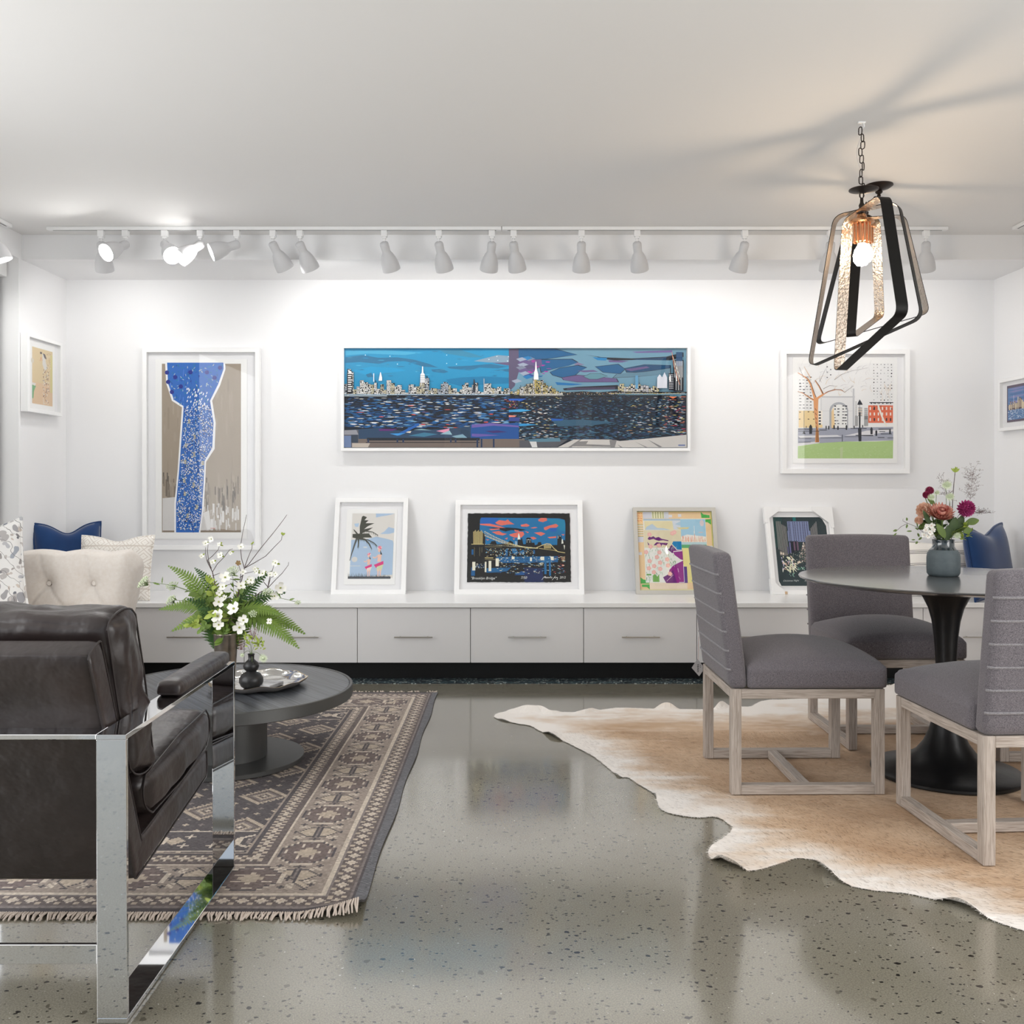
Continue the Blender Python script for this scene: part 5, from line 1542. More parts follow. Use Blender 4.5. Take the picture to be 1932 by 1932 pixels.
def cowhide():
    pts = [Vector(FL(*p)) for p in hide_px]
    for p in pts: p.x = min(p.x, 3.06 + .02 * math.sin(p.y * 9))
    # resample with a little raggedness
    out = []
    n = len(pts)
    for i in range(n):
        a, b = pts[i], pts[(i + 1) % n]; p0 = pts[i - 1]; p3 = pts[(i + 2) % n]
        m = max(1, int((b - a).length / 0.012))
        for k in range(m):
            t = k / m
            q = 0.5 * ((2 * a) + (-p0 + b) * t + (2 * p0 - 5 * a + 4 * b - p3) * t * t + (-p0 + 3 * a - 3 * b + p3) * t ** 3)
            out.append(q + Vector((rr(-.0015, .0015), rr(-.0015, .0015))))
    from mathutils.bvhtree import BVHTree
    nb = len(out)
    xs = [p.x for p in out]; ys = [p.y for p in out]
    OX = np.array(xs); OY = np.array(ys)

    def bdist(x, y): return math.sqrt(float(np.min((OX - x) ** 2 + (OY - y) ** 2)))

    def inside(x, y):
        c = False; j = nb - 1
        X2 = np.roll(OX, 1); Y2 = np.roll(OY, 1)
        m = (OY > y) != (Y2 > y)
        xi = (X2[m] - OX[m]) * (y - OY[m]) / (Y2[m] - OY[m]) + OX[m]
        return (np.sum(x < xi) % 2) == 1
    inner = []
    x = min(xs)
    while x < max(xs):
        y = min(ys)
        while y < max(ys):
            q = (x + rr(-.006, .006), y + rr(-.006, .006))
            if inside(*q) and bdist(*q) > 0.012: inner.append(Vector(q))
            y += .024
        x += .024
    allp = out + inner
    edges = [(i, (i + 1) % nb) for i in range(nb)]
    vs2, _, fs, *_ = geometry.delaunay_2d_cdt(allp, edges, [], 1, 1e-6)
    verts = []
    from mathutils import noise

    def hz(x, y, d):
        f = max(0, 1 - d / .05)
        z = .0045 + .0018 * noise.noise((x * 5, y * 5, 0)) + .001 * noise.noise((x * 14, y * 14, 3))
        curl = max(0, noise.noise((x * 7, y * 7, 9)) - .08) * .06 * f * f
        return max(.003, z * (1 - .45 * f) + curl)

    def shade(x, y, d):
        """coat colour: caramel over the back, white on the belly edge and the left tip"""
        nz = noise.noise((x * 2.2, y * 7, 1)) * .5 + noise.noise((x * 9, y * 30, 4)) * .35 + noise.noise((x * 40, y * 90, 7)) * .15
        w = max(0, 1 - d / .34) * 1.25 + max(0, (0.85 - x)) * .75 - .26
        if y > 4.35: w = max(w, (y - 4.35) * 2.2)
        w += nz * 1.1 - .12
        w = max(0, min(1, w))
        c1 = np.array([196, 158, 122]) if True else None
        t = .5 + .5 * noise.noise((x * 3 + 7, y * 5, 2)) + .25 * noise.noise((x * 30, y * 60, 2))
        t = max(0, min(1, t))
        c1 = np.array([176, 140, 106]) * (1 - t) + np.array([226, 198, 168]) * t
        c2 = np.array([244, 238, 232])
        return c1 * (1 - w) + c2 * w
    L3 = []
    cols = []
    for v in vs2:
        d = bdist(v.x, v.y)
        L3.append((v.x, v.y, hz(v.x, v.y, d))); cols.append(shade(v.x, v.y, d))
    faces = [list(f) for f in fs]
    for f in faces:
        a, b, c = (L3[i] for i in f[:3])
        if (b[0] - a[0]) * (c[1] - a[1]) - (b[1] - a[1]) * (c[0] - a[0]) < 0: f.reverse()
    # hair: fine short blades leaning along the coat, denser along the edge
    def blade(x, y, z, ang, L, lift, col):
        k = len(L3); w = .0009
        dx, dy = math.cos(ang), math.sin(ang)
        L3.extend([(x - dy * w, y + dx * w, z), (x + dy * w, y - dx * w, z), (x + dx * L, y + dy * L, z + lift)])
        cols.extend([col * .96, col * .96, np.minimum(col * 1.04, 250)]); faces.append([k, k + 1, k + 2])
    for i in range(nb):
        p = out[i]; q = out[(i + 1) % nb]; o = out[i - 1]
        tn = (q - o)
        if tn.length < 1e-6: continue
        nx_, ny_ = tn.y, -tn.x
        l = math.hypot(nx_, ny_); nx_ /= l; ny_ /= l
        if inside(p.x + nx_ * .004, p.y + ny_ * .004): nx_, ny_ = -nx_, -ny_
        for k in range(5):
            t = R.random(); x = p.x + (q.x - p.x) * t - nx_ * .004; y = p.y + (q.y - p.y) * t - ny_ * .004
            if not (-2 < x < 3.2 and y > 2.2): continue
            blade(x, y, hz(x, y, .004), math.atan2(ny_, nx_) + rr(-.5, .5), rr(.008, .017), rr(-.002, .002), shade(x, y, .01))
    for _ in range(42000):
        x = rr(.1, 2.3); y = rr(2.35, 4.4) ** 1.0
        if abs(x / y) > .56 or not inside(x, y): continue
        d = bdist(x, y)
        ang = PI + .6 * noise.noise((x * 1.5, y * 1.5, 5)) * 2 + rr(-.3, .3) - .5
        c = shade(x, y, d) * rr(.80, 1.08)
        blade(x, y, hz(x, y, d), ang, rr(.010, .02), rr(.0015, .004), c)
    me = bpy.data.meshes.new('cowhide_rug'); me.from_pydata(L3, [], faces)
    at = me.color_attributes.new('Col', 'FLOAT_COLOR', 'POINT')
    s = np.clip(np.array(cols) / 255, 0, 1); s = np.where(s <= 0.04045, s / 12.92, ((s + 0.055) / 1.055) ** 2.4)
    at.data.foreach_set('color', np.hstack([s, np.ones((len(s), 1))]).astype(np.float32).ravel())
    m = attr_mat('cow_hair', 0.75, 0.25, bump=(1, 0.5, 0.003, 4, (60, 260, 60)), sheen=0.1)
    tag(link_mesh('cowhide_rug', me, m), 'caramel and white cowhide rug under the round dining table', 'cowhide rug')


cowhide()

# ---------------------------------------------------------------- dining chairs
CW, CD, LG = 0.50, 0.565, 0.037


def make_chair(label, loc, rz):
    t = thing('dining_chair', label, 'chair', loc, (0, 0, rz), 'grey upholstered dining chairs')
    hx, hy, g = CW / 2, CD / 2, LG
    for sx in (-1, 1):
        xa, xb = (hx - g, hx) if sx > 0 else (-hx, -hx + g)
        for ya, yb in ((-hy, -hy + g), (hy - g, hy)):
            bm = B(); box(bm, xa, xb, ya, yb, 0.0, 0.387, 0.0015, 1); obj('leg', bm, M_oakV, t)
        bm = B(); box(bm, xa + .0006, xb - .0006, -hy + g, hy - g, 0.0005, 0.035, 0.0015, 1); obj('floor_rail', bm, M_oakY, t)
        bm = B(); box(bm, xa + .0006, xb - .0006, -hy + g, hy - g, 0.352, 0.3865, 0.0015, 1); obj('seat_rail', bm, M_oakY, t)
    bm = B(); box(bm, -hx + g, hx - g, -0.02, 0.018, 0.001, 0.034, 0.0015, 1); obj('stretcher', bm, M_oakX, t)
    for ya in (-hy + .0006, hy - g + .0006):
        bm = B(); box(bm, -hx + g, hx - g, ya, ya + g - .0012, 0.352, 0.3865, 0.0015, 1); obj('apron', bm, M_oakX, t)
    # seat: boxed sides, domed top
    bm = B()

    def dome(p, a, b, c):
        if c > -0.2:
            k = max(0.0, (1 - a * a)) ** 0.55 * max(0.0, (1 - (b * .98) ** 2)) ** 0.6
            p.z += 0.072 * k * (c + .2) / 1.2
        return p
    puff(bm, (CW + .014, 0.515, 0.082), 0.016, (0.004, 0.004, 0.0), 16, T(0, hy - .2575 + .010, 0.3875 + 0.041), dome)
    s = obj('seat', bm, M_fab, t, True, 60)
    # back: a slab that leans backwards and thins a little towards the top
    bm = B()

    def leanf(p, a, b, c):
        h = (p.z + 0.25) / 0.5
        p.y += -0.062 * h ** 1.25 - (0.004 * (1 - c * c))
        p.z += 0.006 * (1 - a * a) * (1 if c > 0.5 else 0)
        return p
    puff(bm, (CW - .002, 0.066, 0.5), 0.02, (0.0, 0.004, 0.0), 16, T(0, -hy + .033 - .004, 0.3875 + 0.25), leanf)
    bk = obj('backrest', bm, M_fab, t, True, 60)
    # piped ridges on the rear face, wrapping onto the edges
    for k, z in enumerate((0.458, 0.527, 0.597, 0.667, 0.737, 0.807)):
        h = (z - .3875) / .5
        y = -hy + .033 - .004 - .033 - .062 * h ** 1.25 - .004 * .6
        bm = B(); w = CW / 2 - .003
        tube(bm, [(-w - .002, y + .010, z), (-w + .004, y + .0025, z), (-w + .02, y - .0015, z), (0, y - .004, z), (w - .02, y - .0015, z), (w - .004, y + .0025, z), (w + .002, y + .010, z)], .0042, 8)
        obj('piping', bm, M_pip, bk, True)
    return t


c0 = make_chair('left grey dining chair, seen from its side, a small tag on its back', (1.085, 3.752, 0.0075), -PI / 2 + .01)
dup(c0, (1.640, 3.145, 0.0075), (0, 0, math.radians(3.6)), 'nearest grey dining chair, its ridged back towards us, cut by the right frame edge')
dup(c0, (1.692, 4.368, 0.0075), (0, 0, PI), 'grey dining chair behind the table, its smooth front facing us')
dup(c0, (2.285, 3.700, 0.0075), (0, 0, PI / 2), 'far right dining chair, only its limed wood floor rail in view')

# tag hanging from the left chair's back
t = thing('hang_tag', 'small silver diamond-shaped tag hanging on a string from the left dining chair', 'tag', P(1317, 1244, 3.99))
M_tag = mat('tag_silver_card', (176, 174, 176), 0.45, 0.2)
bm = B(); k_ = 4.0 / 1800
pts = [(-1, -1), (-12, 16), (2, 32), (9, 22), (9, 12)]
f = [bm.verts.new((x * k_, 0, -y * k_)) for x, y in pts]; g = [bm.verts.new((x * k_, .0012, -y * k_)) for x, y in pts]
bm.faces.new(f); bm.faces.new(g[::-1])
for i in range(5): bm.faces.new((f[i], g[i], g[(i + 1) % 5], f[(i + 1) % 5]))
cd_ = obj('card', bm, M_tag, t)
bm = B()
for i in range(9): box(bm, (-1.2 + .5 * math.sin(i * 2)) * k_, (1 + .6 * math.cos(i * 3)) * k_, -.0006, .0, -(9.5 + i * 1.7 + .9) * k_, -(9.5 + i * 1.7) * k_)
for i in range(3): box(bm, (3.6) * k_, (4.6 + .5 * math.cos(i * 3)) * k_, -.0006, .0, -(11 + i * 1.6 + .8) * k_, -(11 + i * 1.6) * k_)
obj('print', bm, M_black, cd_)
bm = B(); tube(bm, [(0, 0, -1 * k_), (0.001, 0, 20 * k_), (0.002, -.004, 43 * k_)], .0008, 5); obj('string', bm, mat('tag_string', (196, 160, 150), .8), t)

# ---------------------------------------------------------------- round pedestal dining table
TX, TY = 1.715, 3.77
t = thing('pedestal_dining_table', 'round dining table with thin charcoal top on a black tulip pedestal', 'table', (TX, TY, 0.0075))
M_top = mat('charcoal_table_top', (66, 65, 65), 0.3, spec=0.7, coat=1.0, coat_rough=0.16, var=(3, .3, (74, 73, 72)))
M_ped = mat('black_cast_metal', (30, 30, 31), 0.36, 0.35, spec=0.6, bump=(26, 0.25, 0.003, 3))
bm = B(); lathe(bm, [(0, .752), (.53, .753), (.556, .762), (.559, .766), (.557, .7695), (.55, .770), (0, .770)], 128); obj('table_top', bm, M_top, t, True, 30)
bm = B(); lathe(bm, [(0, .7515), (.135, .7515), (.128, .742), (.108, .722), (.085, .69), (.066, .65), (.053, .60), (.045, .54), (.040, .47), (.038, .40), (.039, .33), (.043, .27), (.051, .215), (.064, .165), (.084, .12), (.112, .082), (.148, .055), (.195, .036), (.240, .024), (.276, .0165), (.281, .013), (.282, .004), (.279, 0), (0, 0)], 96)
obj('pedestal', bm, M_ped, t, True, 40)

# ---------------------------------------------------------------- coffee table
KX, KY = -1.165, 3.94
t = thing('coffee_table', 'low round coffee table, dark grooved top with grey metal rim, on the patterned rug', 'coffee table', (KX, KY, 0.009))
M_grm = mat('dark_grey_metal', (84, 84, 83), 0.42, 0.5, spec=0.5, bump=(14, .15, .003, 3))
bm = B(); lathe(bm, [(0, .256), (.497, .256), (.5, .259), (.5, .302), (.498, .3045), (.489, .3045), (.487, .302), (.487, .285), (0, .285)], 128); obj('rim', bm, M_grm, t, True, 30)
M_slat = mat('charred_wood_planks', (58, 60, 64), 0.32, spec=0.5)
n_, l_ = nodes(M_slat)
tc_ = n_.new('ShaderNodeTexCoord'); mp_ = n_.new('ShaderNodeMapping'); mp_.inputs['Rotation'].default_value = (0, 0, math.radians(-38)); mp_.inputs['Scale'].default_value = (1, 1, 1)
l_.new(tc_.outputs['Object'], mp_.inputs[0])
ws = n_.new('ShaderNodeMapping'); ws.inputs['Scale'].default_value = (110, 2, 1); l_.new(mp_.outputs[0], ws.inputs[0])
nz = n_.new('ShaderNodeTexNoise'); nz.inputs['Scale'].default_value = 1; nz.inputs['Detail'].default_value = 4; l_.new(ws.outputs[0], nz.inputs['Vector'])
wv = n_.new('ShaderNodeTexWave'); wv.wave_type = 'BANDS'; wv.bands_direction = 'X'; wv.inputs['Scale'].default_value = 5.2; wv.wave_profile = 'SAW'; l_.new(mp_.outputs[0], wv.inputs['Vector'])
gt = n_.new('ShaderNodeMath'); gt.operation = 'LESS_THAN'; gt.inputs[1].default_value = 0.035; l_.new(wv.outputs[0], gt.inputs[0])
rp = n_.new('ShaderNodeValToRGB'); rp.color_ramp.elements[0].position = .35; rp.color_ramp.elements[1].position = .68
rp.color_ramp.elements[0].color = lin((40, 42, 46)); rp.color_ramp.elements[1].color = lin((92, 96, 102)); l_.new(nz.outputs[0], rp.inputs[0])
mx = n_.new('ShaderNodeMix'); mx.data_type = 'RGBA'; l_.new(gt.outputs[0], mx.inputs[0]); l_.new(rp.outputs[0], mx.inputs[6]); mx.inputs[7].default_value = lin((20, 20, 22))
l_.new(mx.outputs[2], n_['Principled BSDF'].inputs['Base Color'])
bp = n_.new('ShaderNodeBump'); bp.inputs['Strength'].default_value = .35; bp.inputs['Distance'].default_value = .001; l_.new(nz.outputs[0], bp.inputs['Height']); l_.new(bp.outputs[0], n_['Principled BSDF'].inputs['Normal'])
bm = B(); lathe(bm, [(0, .2855), (.4865, .2855), (.4865, .3015), (.485, .303), (0, .303)], 128); obj('table_top', bm, M_slat, t, True, 30)
bm = B(); lathe(bm, [(.15, .018), (.15, .256)], 64); lathe(bm, [(0, .256), (.15, .256)], 64); obj('column', bm, M_grm, t, True, 30)
bm = B(); lathe(bm, [(0, 0), (.298, 0), (.300, .002), (.300, .017), (.298, .019), (0, .019)], 96); obj('base_plate', bm, M_grm, t, True, 30)
KZ = 0.009 + .303

# ---------------------------------------------------------------- leather lounge chair with chrome frame
LX0, LX1 = -1.57, -0.819          # outer faces of the frame
LY0, LY1 = 2.03, 2.824
t = thing('leather_armchair', 'brown leather lounge chair in a flat chrome frame, seen from behind at the left', 'armchair', ((LX0 + LX1) / 2, 2.43, 0.0045), (0.0092, 0, 0))
ox, oy = (LX0 + LX1) / 2, 2.43
sw, th = 0.064, 0.011
for s in (-1, 1):
    xa = (LX1 - sw if s > 0 else LX0) - ox; xb = xa + sw
    fr = None
    for nm, ya, yb, za, zb in (('side_frame', LY0, LY1, .605, .616), ('rear_post', LY0, LY0 + th, .011, .605), ('front_post', LY1 - th, LY1, .011, .605), ('floor_bar', LY0, LY1, 0.0, .011)):
        bm = B(); box(bm, xa, xb, ya - oy, yb - oy, za, zb, 0.0012, 2); obj(nm, bm, M_chrome, t)
    # arm pad on the top bar
    bm = B()
    def padf(p, a, b, c):
        if b > .5: p.x *= 1 - .25 * (b - .5) ** 2 * 4 * .5
        return p
    puff(bm, (sw + .002, .43, .036), .014, (.002, .0, .006), 12, T(xa + sw / 2 - .002 * s, 2.585 - oy, .616 + .018), padf)
    obj('arm_pad', bm, M_leather, t, True, 60)
bm = B(); box(bm, LX0 - ox + sw, LX1 - ox - sw, LY0 - oy, LY0 + th - oy, .126, .168, .0012, 1); obj('rear_bar', bm, M_chrome, t)
bm = B(); box(bm, LX0 - ox + sw, LX1 - ox - sw, LY0 - oy, LY0 + sw - oy, .605, .616, .0012, 1); obj('top_bar', bm, M_chrome, t)
cw = (LX1 - LX0) - 2 * sw - .012   # leather width between the frames


def seam_loop(w, pts, r=.0032):
    """welt following a profile loop in YZ at both sides"""
    bm = B()
    for s in (-1, 1):
        tube(bm, [(s * w, y, z) for y, z in pts], r, 6)
    return bm


def slab_part(name, w, prof, r, mats, bulge=0.0, n=14, welt=True, xs=0.0, parent=None, wrinkle=0.0, seed=0):
    """upholstered block: four profile corners (y,z) rear-bottom, front-bottom, front-top, rear-top; width w"""
    from mathutils import noise
    (a, b, c_, d) = [Vector((0, y - oy, z)) for y, z in prof]
    bm = B()

    def f(p, u, v, q):
        # u across, v front(+)/rear(-), q up
        vv = p.y * 2; qq = p.z * 2
        v01 = (vv + 1) / 2; q01 = (qq + 1) / 2
        base = a * (1 - v01) * (1 - q01) + b * v01 * (1 - q01) + c_ * v01 * q01 + d * (1 - v01) * q01
        return Vector((p.x, base.y, base.z))
    dy = ((b - a).length + (c_ - d).length) / 2; dz = ((d - a).length + (c_ - b).length) / 2
    # build in normalised yz, rounding by r in metres
    t2 = bmesh.new(); puff(t2, (w, dy, dz), r, (bulge * .5, bulge, bulge), n)
    for v in t2.verts:
        p = v.co.copy(); u = p.x / (w / 2)
        q = f(Vector((p.x, p.y / dy, p.z / dz)), 0, 0, 0)
        if wrinkle:
            k = noise.noise((q.x * 9 + seed, q.y * 14, q.z * 10)) + .5 * noise.noise((q.x * 22 + seed, q.y * 30, q.z * 22))
            q += (q - (a + b + c_ + d) / 4).normalized() * wrinkle * k
        v.co = q + Vector((xs, 0, 0))
    merge(bm, t2)
    o = obj(name, bm, mats, parent or t, True, 70)
    if welt:
        cs = [a, b, c_, d]
        for s in (-1, 1):
            bm = B()
            pts = []
            for i in range(4):
                p0, p1 = cs[i], cs[(i + 1) % 4]
                L = (p1 - p0).length
                for k in range(9):
                    tt = (r * .5 / L) + (1 - r / L) * k / 8
                    m_ = p0.lerp(p1, tt); ctr = (a + b + c_ + d) / 4
                    bow = bulge * (1 - (2 * k / 8 - 1) ** 2) * .9
                    m_ = m_ + (m_ - ctr).normalized() * (bow - r * .22)
                    pts.append(Vector((s * (w / 2 - r * .25), m_.y, m_.z)) + Vector((xs, 0, 0)))
            tube(bm, pts, .0026, 6, closed=True)
            obj('welt', bm, M_leather2, o, True)
    return o


# shell: sloping back panel and seat deck
slab_part('back_panel', cw, [(2.262, .205), (2.325, .228), (2.075, .812), (2.012, .786)], .012, M_leather, .002, 12)
slab_part('seat_deck', cw, [(2.262, .204), (2.80, .285), (2.80, .368), (2.24, .292)], .02, M_leather, .004, 12)
slab_part('seat_cushion', cw + .012, [(2.345, .325), (2.812, .376), (2.805, .488), (2.30, .435)], .035, M_leather, .018, 26, wrinkle=.006, seed=3)
slab_part('back_cushion', cw + .006, [(2.245, .455), (2.395, .44), (2.27, .86), (2.105, .846)], .035, M_leather, .014, 30, wrinkle=.013, seed=11)

# ---------------------------------------------------------------- cream tufted sofa behind the leather chair
SX0, SX1, SY = -2.86, -1.965, 4.95
t = thing('tufted_sofa', 'cream linen sofa with a button-tufted back, left, behind the leather chair', 'sofa', (-2.4, 4.6, 0))
oxs, oys = -2.4, 4.6
buttons = [(.12 + i * .245 + (0 if r_ == 0 else .1225), .665 - r_ * .17) for r_ in range(2) for i in range(-1, 4)]
buttons = []
bx0, bx1 = P(94, 1097, SY), P(179, 1100, SY)
sp_x = bx1.x - bx0.x
for i in range(-3, 1):
    buttons.append((bx1.x + i * sp_x, bx1.z)); buttons.append((bx1.x + (i + .5) * sp_x - .0, bx1.z - .16))
bm = B()
NX, NZ = 90, 70
x0_, x1_ = SX0, SX1; z0_, z1_ = .30, .785
grid = []
for j in range(NZ + 1):
    row = []
    for i in range(NX + 1):
        u = i / NX; v = j / NZ
        x = x0_ + (x1_ - x0_) * u; z = z0_ + (z1_ - z0_) * v
        # puffed front between the buttons
        y = SY - .045
        dmin = min(math.hypot(x - bx, (z - bz)) for bx, bz in buttons)
        y += .05 * math.exp(-(dmin / .035) ** 1.1)
        # diagonal pleats
        for bx, bz in buttons:
            for dx, dz in ((.5 * sp_x, -.16), (-.5 * sp_x, -.16)):
                px_, pz_ = x - bx, z - bz
                L2 = dx * dx + dz * dz; tt = max(0, min(1, (px_ * dx + pz_ * dz) / L2))
                dd = math.hypot(px_ - tt * dx, pz_ - tt * dz)
                y += .012 * math.exp(-(dd / .006) ** 1.2)
            if bz > .6:
                for sx_, ez in ((-.035, 0), (.035, 0)):
                    dx, dz = sx_ * 1.2, .14
                    px_, pz_ = x - bx, z - bz; L2 = dx * dx + dz * dz; tt = max(0, min(1, (px_ * dx + pz_ * dz) / L2))
                    dd = math.hypot(px_ - tt * dx, pz_ - tt * dz)
                    if sx_ < 0: y += .010 * math.exp(-(dd / .005) ** 1.2)
        # top scallops and rounded outer end
        e = max(0, (u - .93) / .07); zz = z
        ph = (x - bx1.x) / sp_x
        zz += v * v * (.014 * abs(math.cos(PI * (ph + .28))) - .012) - v * .06 * e ** 2.2
        y += .06 * e ** 2 + .03 * max(0, (v - .8) / .2) ** 2
        if e > 0 and v < .5: x -= 0
        x += .012 * math.sin(PI * v) * e - max(0, (z1_ - .03 - z)) * .22 * max(0, (u - .6) / .4) ** 2
        row.append(bm.verts.new((x - oxs, y - oys, zz)))
    grid.append(row)
for j in range(NZ):
    for i in range(NX): bm.faces.new((grid[j][i], grid[j][i + 1], grid[j + 1][i + 1], grid[j + 1][i]))
# close over the top, the end and the rear
rim = [grid[0][i] for i in range(NX + 1)] + [grid[j][NX] for j in range(1, NZ + 1)] + [grid[NZ][i] for i in range(NX - 1, -1, -1)] + [grid[j][0] for j in range(NZ - 1, 0, -1)]
prev = rim
cx_ = (x0_ + x1_) / 2 - oxs; cz_ = .5
for k in range(1, 7):
    a_ = k / 6
    cur = []
    for v in rim:
        p = v.co.copy(); bul = math.sin(a_ * PI) * .018
        p.y = v.co.y + (SY + .14 - oys - v.co.y) * a_
        if v.co.z > .6: p.z += bul
        if v.co.x > .3: p.x += bul * .4
        cur.append(bm.verts.new(p))
    for i in range(len(rim)): bm.faces.new((prev[i], cur[i], cur[(i + 1) % len(rim)], prev[(i + 1) % len(rim)]))
    prev = cur
bm.faces.new(prev)
bk_ = obj('tufted_back', bm, M_linen, t, True, 80)
for bx, bz in buttons:
    if bz < .55: continue
    bm = B(); lathe(bm, [(0, 0), (.009, .001), (.0125, -.003), (.012, -.006), (0, -.007)], 16, M=T(bx - oxs, SY - .012 - oys, bz) @ RX(PI / 2)); obj('button', bm, M_linen, bk_, True)
for nm, dims, c, r in (('sofa_base', (.92, .72, .16), (0, 0.02, .2), .02), ('seat_cushion', (.88, .66, .15), (0, -.02, .36), .05)):
    bm = B(); puff(bm, dims, r, (0, 0, .012), 12, T(*c)); obj(nm, bm, M_linen, t, True, 60)
for sx in (-.42, .42):
    for sy in (-.3, .34):
        bm = B(); tube(bm, [(sx, sy, 0.012), (sx, sy, .13)], [.018, .028], 12); obj('leg', bm, M_oakV, t)


# ---------------------------------------------------------------- pillows
def pillow(name, label, m, c, size, thick, rot, dent=0.0, pinch=.06, n=28, flange=0.0, tops=None, group=None, sag=0.0, deco=None):
    """upright pillow; local x across, z up, y through; c is the middle of its foot"""
    t = thing(name, label, 'pillow', c, rot, group)
    bm = B(); w, h = size
    rows = {}
    for side in (-1, 1):
        for j in range(n + 1):
            for i in range(n + 1):
                u = -1 + 2 * i / n; v = -1 + 2 * j / n
                uu = u * (1 - pinch * (1 - v * v)); vv = v * (1 - pinch * (1 - u * u))
                th_ = thick / 2 * (max(0, 1 - u ** 4) * max(0, 1 - v ** 4)) ** .62
                if v > 0:  # chopped top edge
                    vv -= dent * math.exp(-(u / .42) ** 2) * v ** 2
                vv += (tops or 0) * u * max(0, v)
                x = uu * w / 2; z = (vv + 1) * h / 2
                y = side * th_ * (1 - .25 * dent * math.exp(-(u / .2) ** 2) * max(0, v))
                y += sag * (1 - v) * .5
                if i in (0, n) or j in (0, n): k = (0, i, j); 
                else: k = (side, i, j)
                if k not in rows: rows[k] = bm.verts.new((x, y, z))

    def g(s, i, j): return rows.get((0, i, j)) if (i in (0, n) or j in (0, n)) else rows[(s, i, j)]
    for s in (-1, 1):
        for j in range(n):
            for i in range(n):
                q = [g(s, i, j), g(s, i + 1, j), g(s, i + 1, j + 1), g(s, i, j + 1)]
                if s > 0: q.reverse()
                try: bm.faces.new(q)
                except ValueError: pass
    edge = [g(0, i, 0).co.copy() for i in range(n + 1)] + [g(0, n, j).co.copy() for j in range(1, n + 1)] + [g(0, i, n).co.copy() for i in range(n - 1, -1, -1)] + [g(0, 0, j).co.copy() for j in range(n - 1, 0, -1)]
    b_ = obj('cover', bm, m, t, True, 80)
    bm = B()
    tube(bm, edge, .0045 if not flange else flange, 6, closed=True); obj('edge_piping', bm, m, t, True)
    return t


def pattern_mat(name, base, fn):
    m = mat(name, base, 0.9, spec=0.1)
    n, l = nodes(m)
    tc = n.new('ShaderNodeTexCoord')
    fn(n, l, tc, n['Principled BSDF'])
    return m


def floral(n, l, tc, b):
    # watercolour sprigs: warped cells, thin stems
    ns = n.new('ShaderNodeTexNoise'); ns.inputs['Scale'].default_value = 9; l.new(tc.outputs['Object'], ns.inputs['Vector'])
    va = n.new('ShaderNodeVectorMath'); va.operation = 'MULTIPLY_ADD'; va.inputs[1].default_value = (.09, .09, .09); l.new(ns.outputs['Color'], va.inputs[0]); l.new(tc.outputs['Object'], va.inputs[2])
    prev = None
    base = lin((238, 236, 234))
    for sc_, thr, cols in ((22, .46, ((176, 182, 192), (206, 200, 196), (150, 150, 156))), (40, .40, ((120, 122, 130), (190, 192, 198), (212, 200, 190)))):
        v = n.new('ShaderNodeTexVoronoi'); v.inputs['Scale'].default_value = sc_; l.new(va.outputs[0], v.inputs['Vector'])
        sp = n.new('ShaderNodeSeparateColor'); l.new(v.outputs['Color'], sp.inputs[0])
        lt = n.new('ShaderNodeMath'); lt.operation = 'LESS_THAN'; lt.inputs[1].default_value = thr; l.new(v.outputs['Distance'], lt.inputs[0])
        l2 = n.new('ShaderNodeMath'); l2.operation = 'LESS_THAN'; l2.inputs[1].default_value = .62; l.new(sp.outputs[0], l2.inputs[0])
        mu = n.new('ShaderNodeMath'); mu.operation = 'MULTIPLY'; l.new(lt.outputs[0], mu.inputs[0]); l.new(l2.outputs[0], mu.inputs[1])
        cr = n.new('ShaderNodeValToRGB'); cr.color_ramp.elements[0].color = lin(cols[0]); cr.color_ramp.elements[1].color = lin(cols[1]); e = cr.color_ramp.elements.new(.5); e.color = lin(cols[2]); l.new(sp.outputs[1], cr.inputs[0])
        mx = n.new('ShaderNodeMix'); mx.data_type = 'RGBA'; l.new(mu.outputs[0], mx.inputs[0]); l.new(cr.outputs[0], mx.inputs[7])
        if prev is None: mx.inputs[6].default_value = base
        else: l.new(prev, mx.inputs[6])
        prev = mx.outputs[2]
    w = n.new('ShaderNodeTexWave'); w.bands_direction = 'DIAGONAL'; w.inputs['Scale'].default_value = 7; w.inputs['Distortion'].default_value = 9; w.inputs['Detail Scale'].default_value = 1.2; l.new(tc.outputs['Object'], w.inputs['Vector'])
    gt = n.new('ShaderNodeMath'); gt.operation = 'GREATER_THAN'; gt.inputs[1].default_value = .9965; l.new(w.outputs[0], gt.inputs[0])
    mx = n.new('ShaderNodeMix'); mx.data_type = 'RGBA'; l.new(gt.outputs[0], mx.inputs[0]); l.new(prev, mx.inputs[6]); mx.inputs[7].default_value = lin((120, 116, 116))
    l.new(mx.outputs[2], b.inputs['Base Color'])


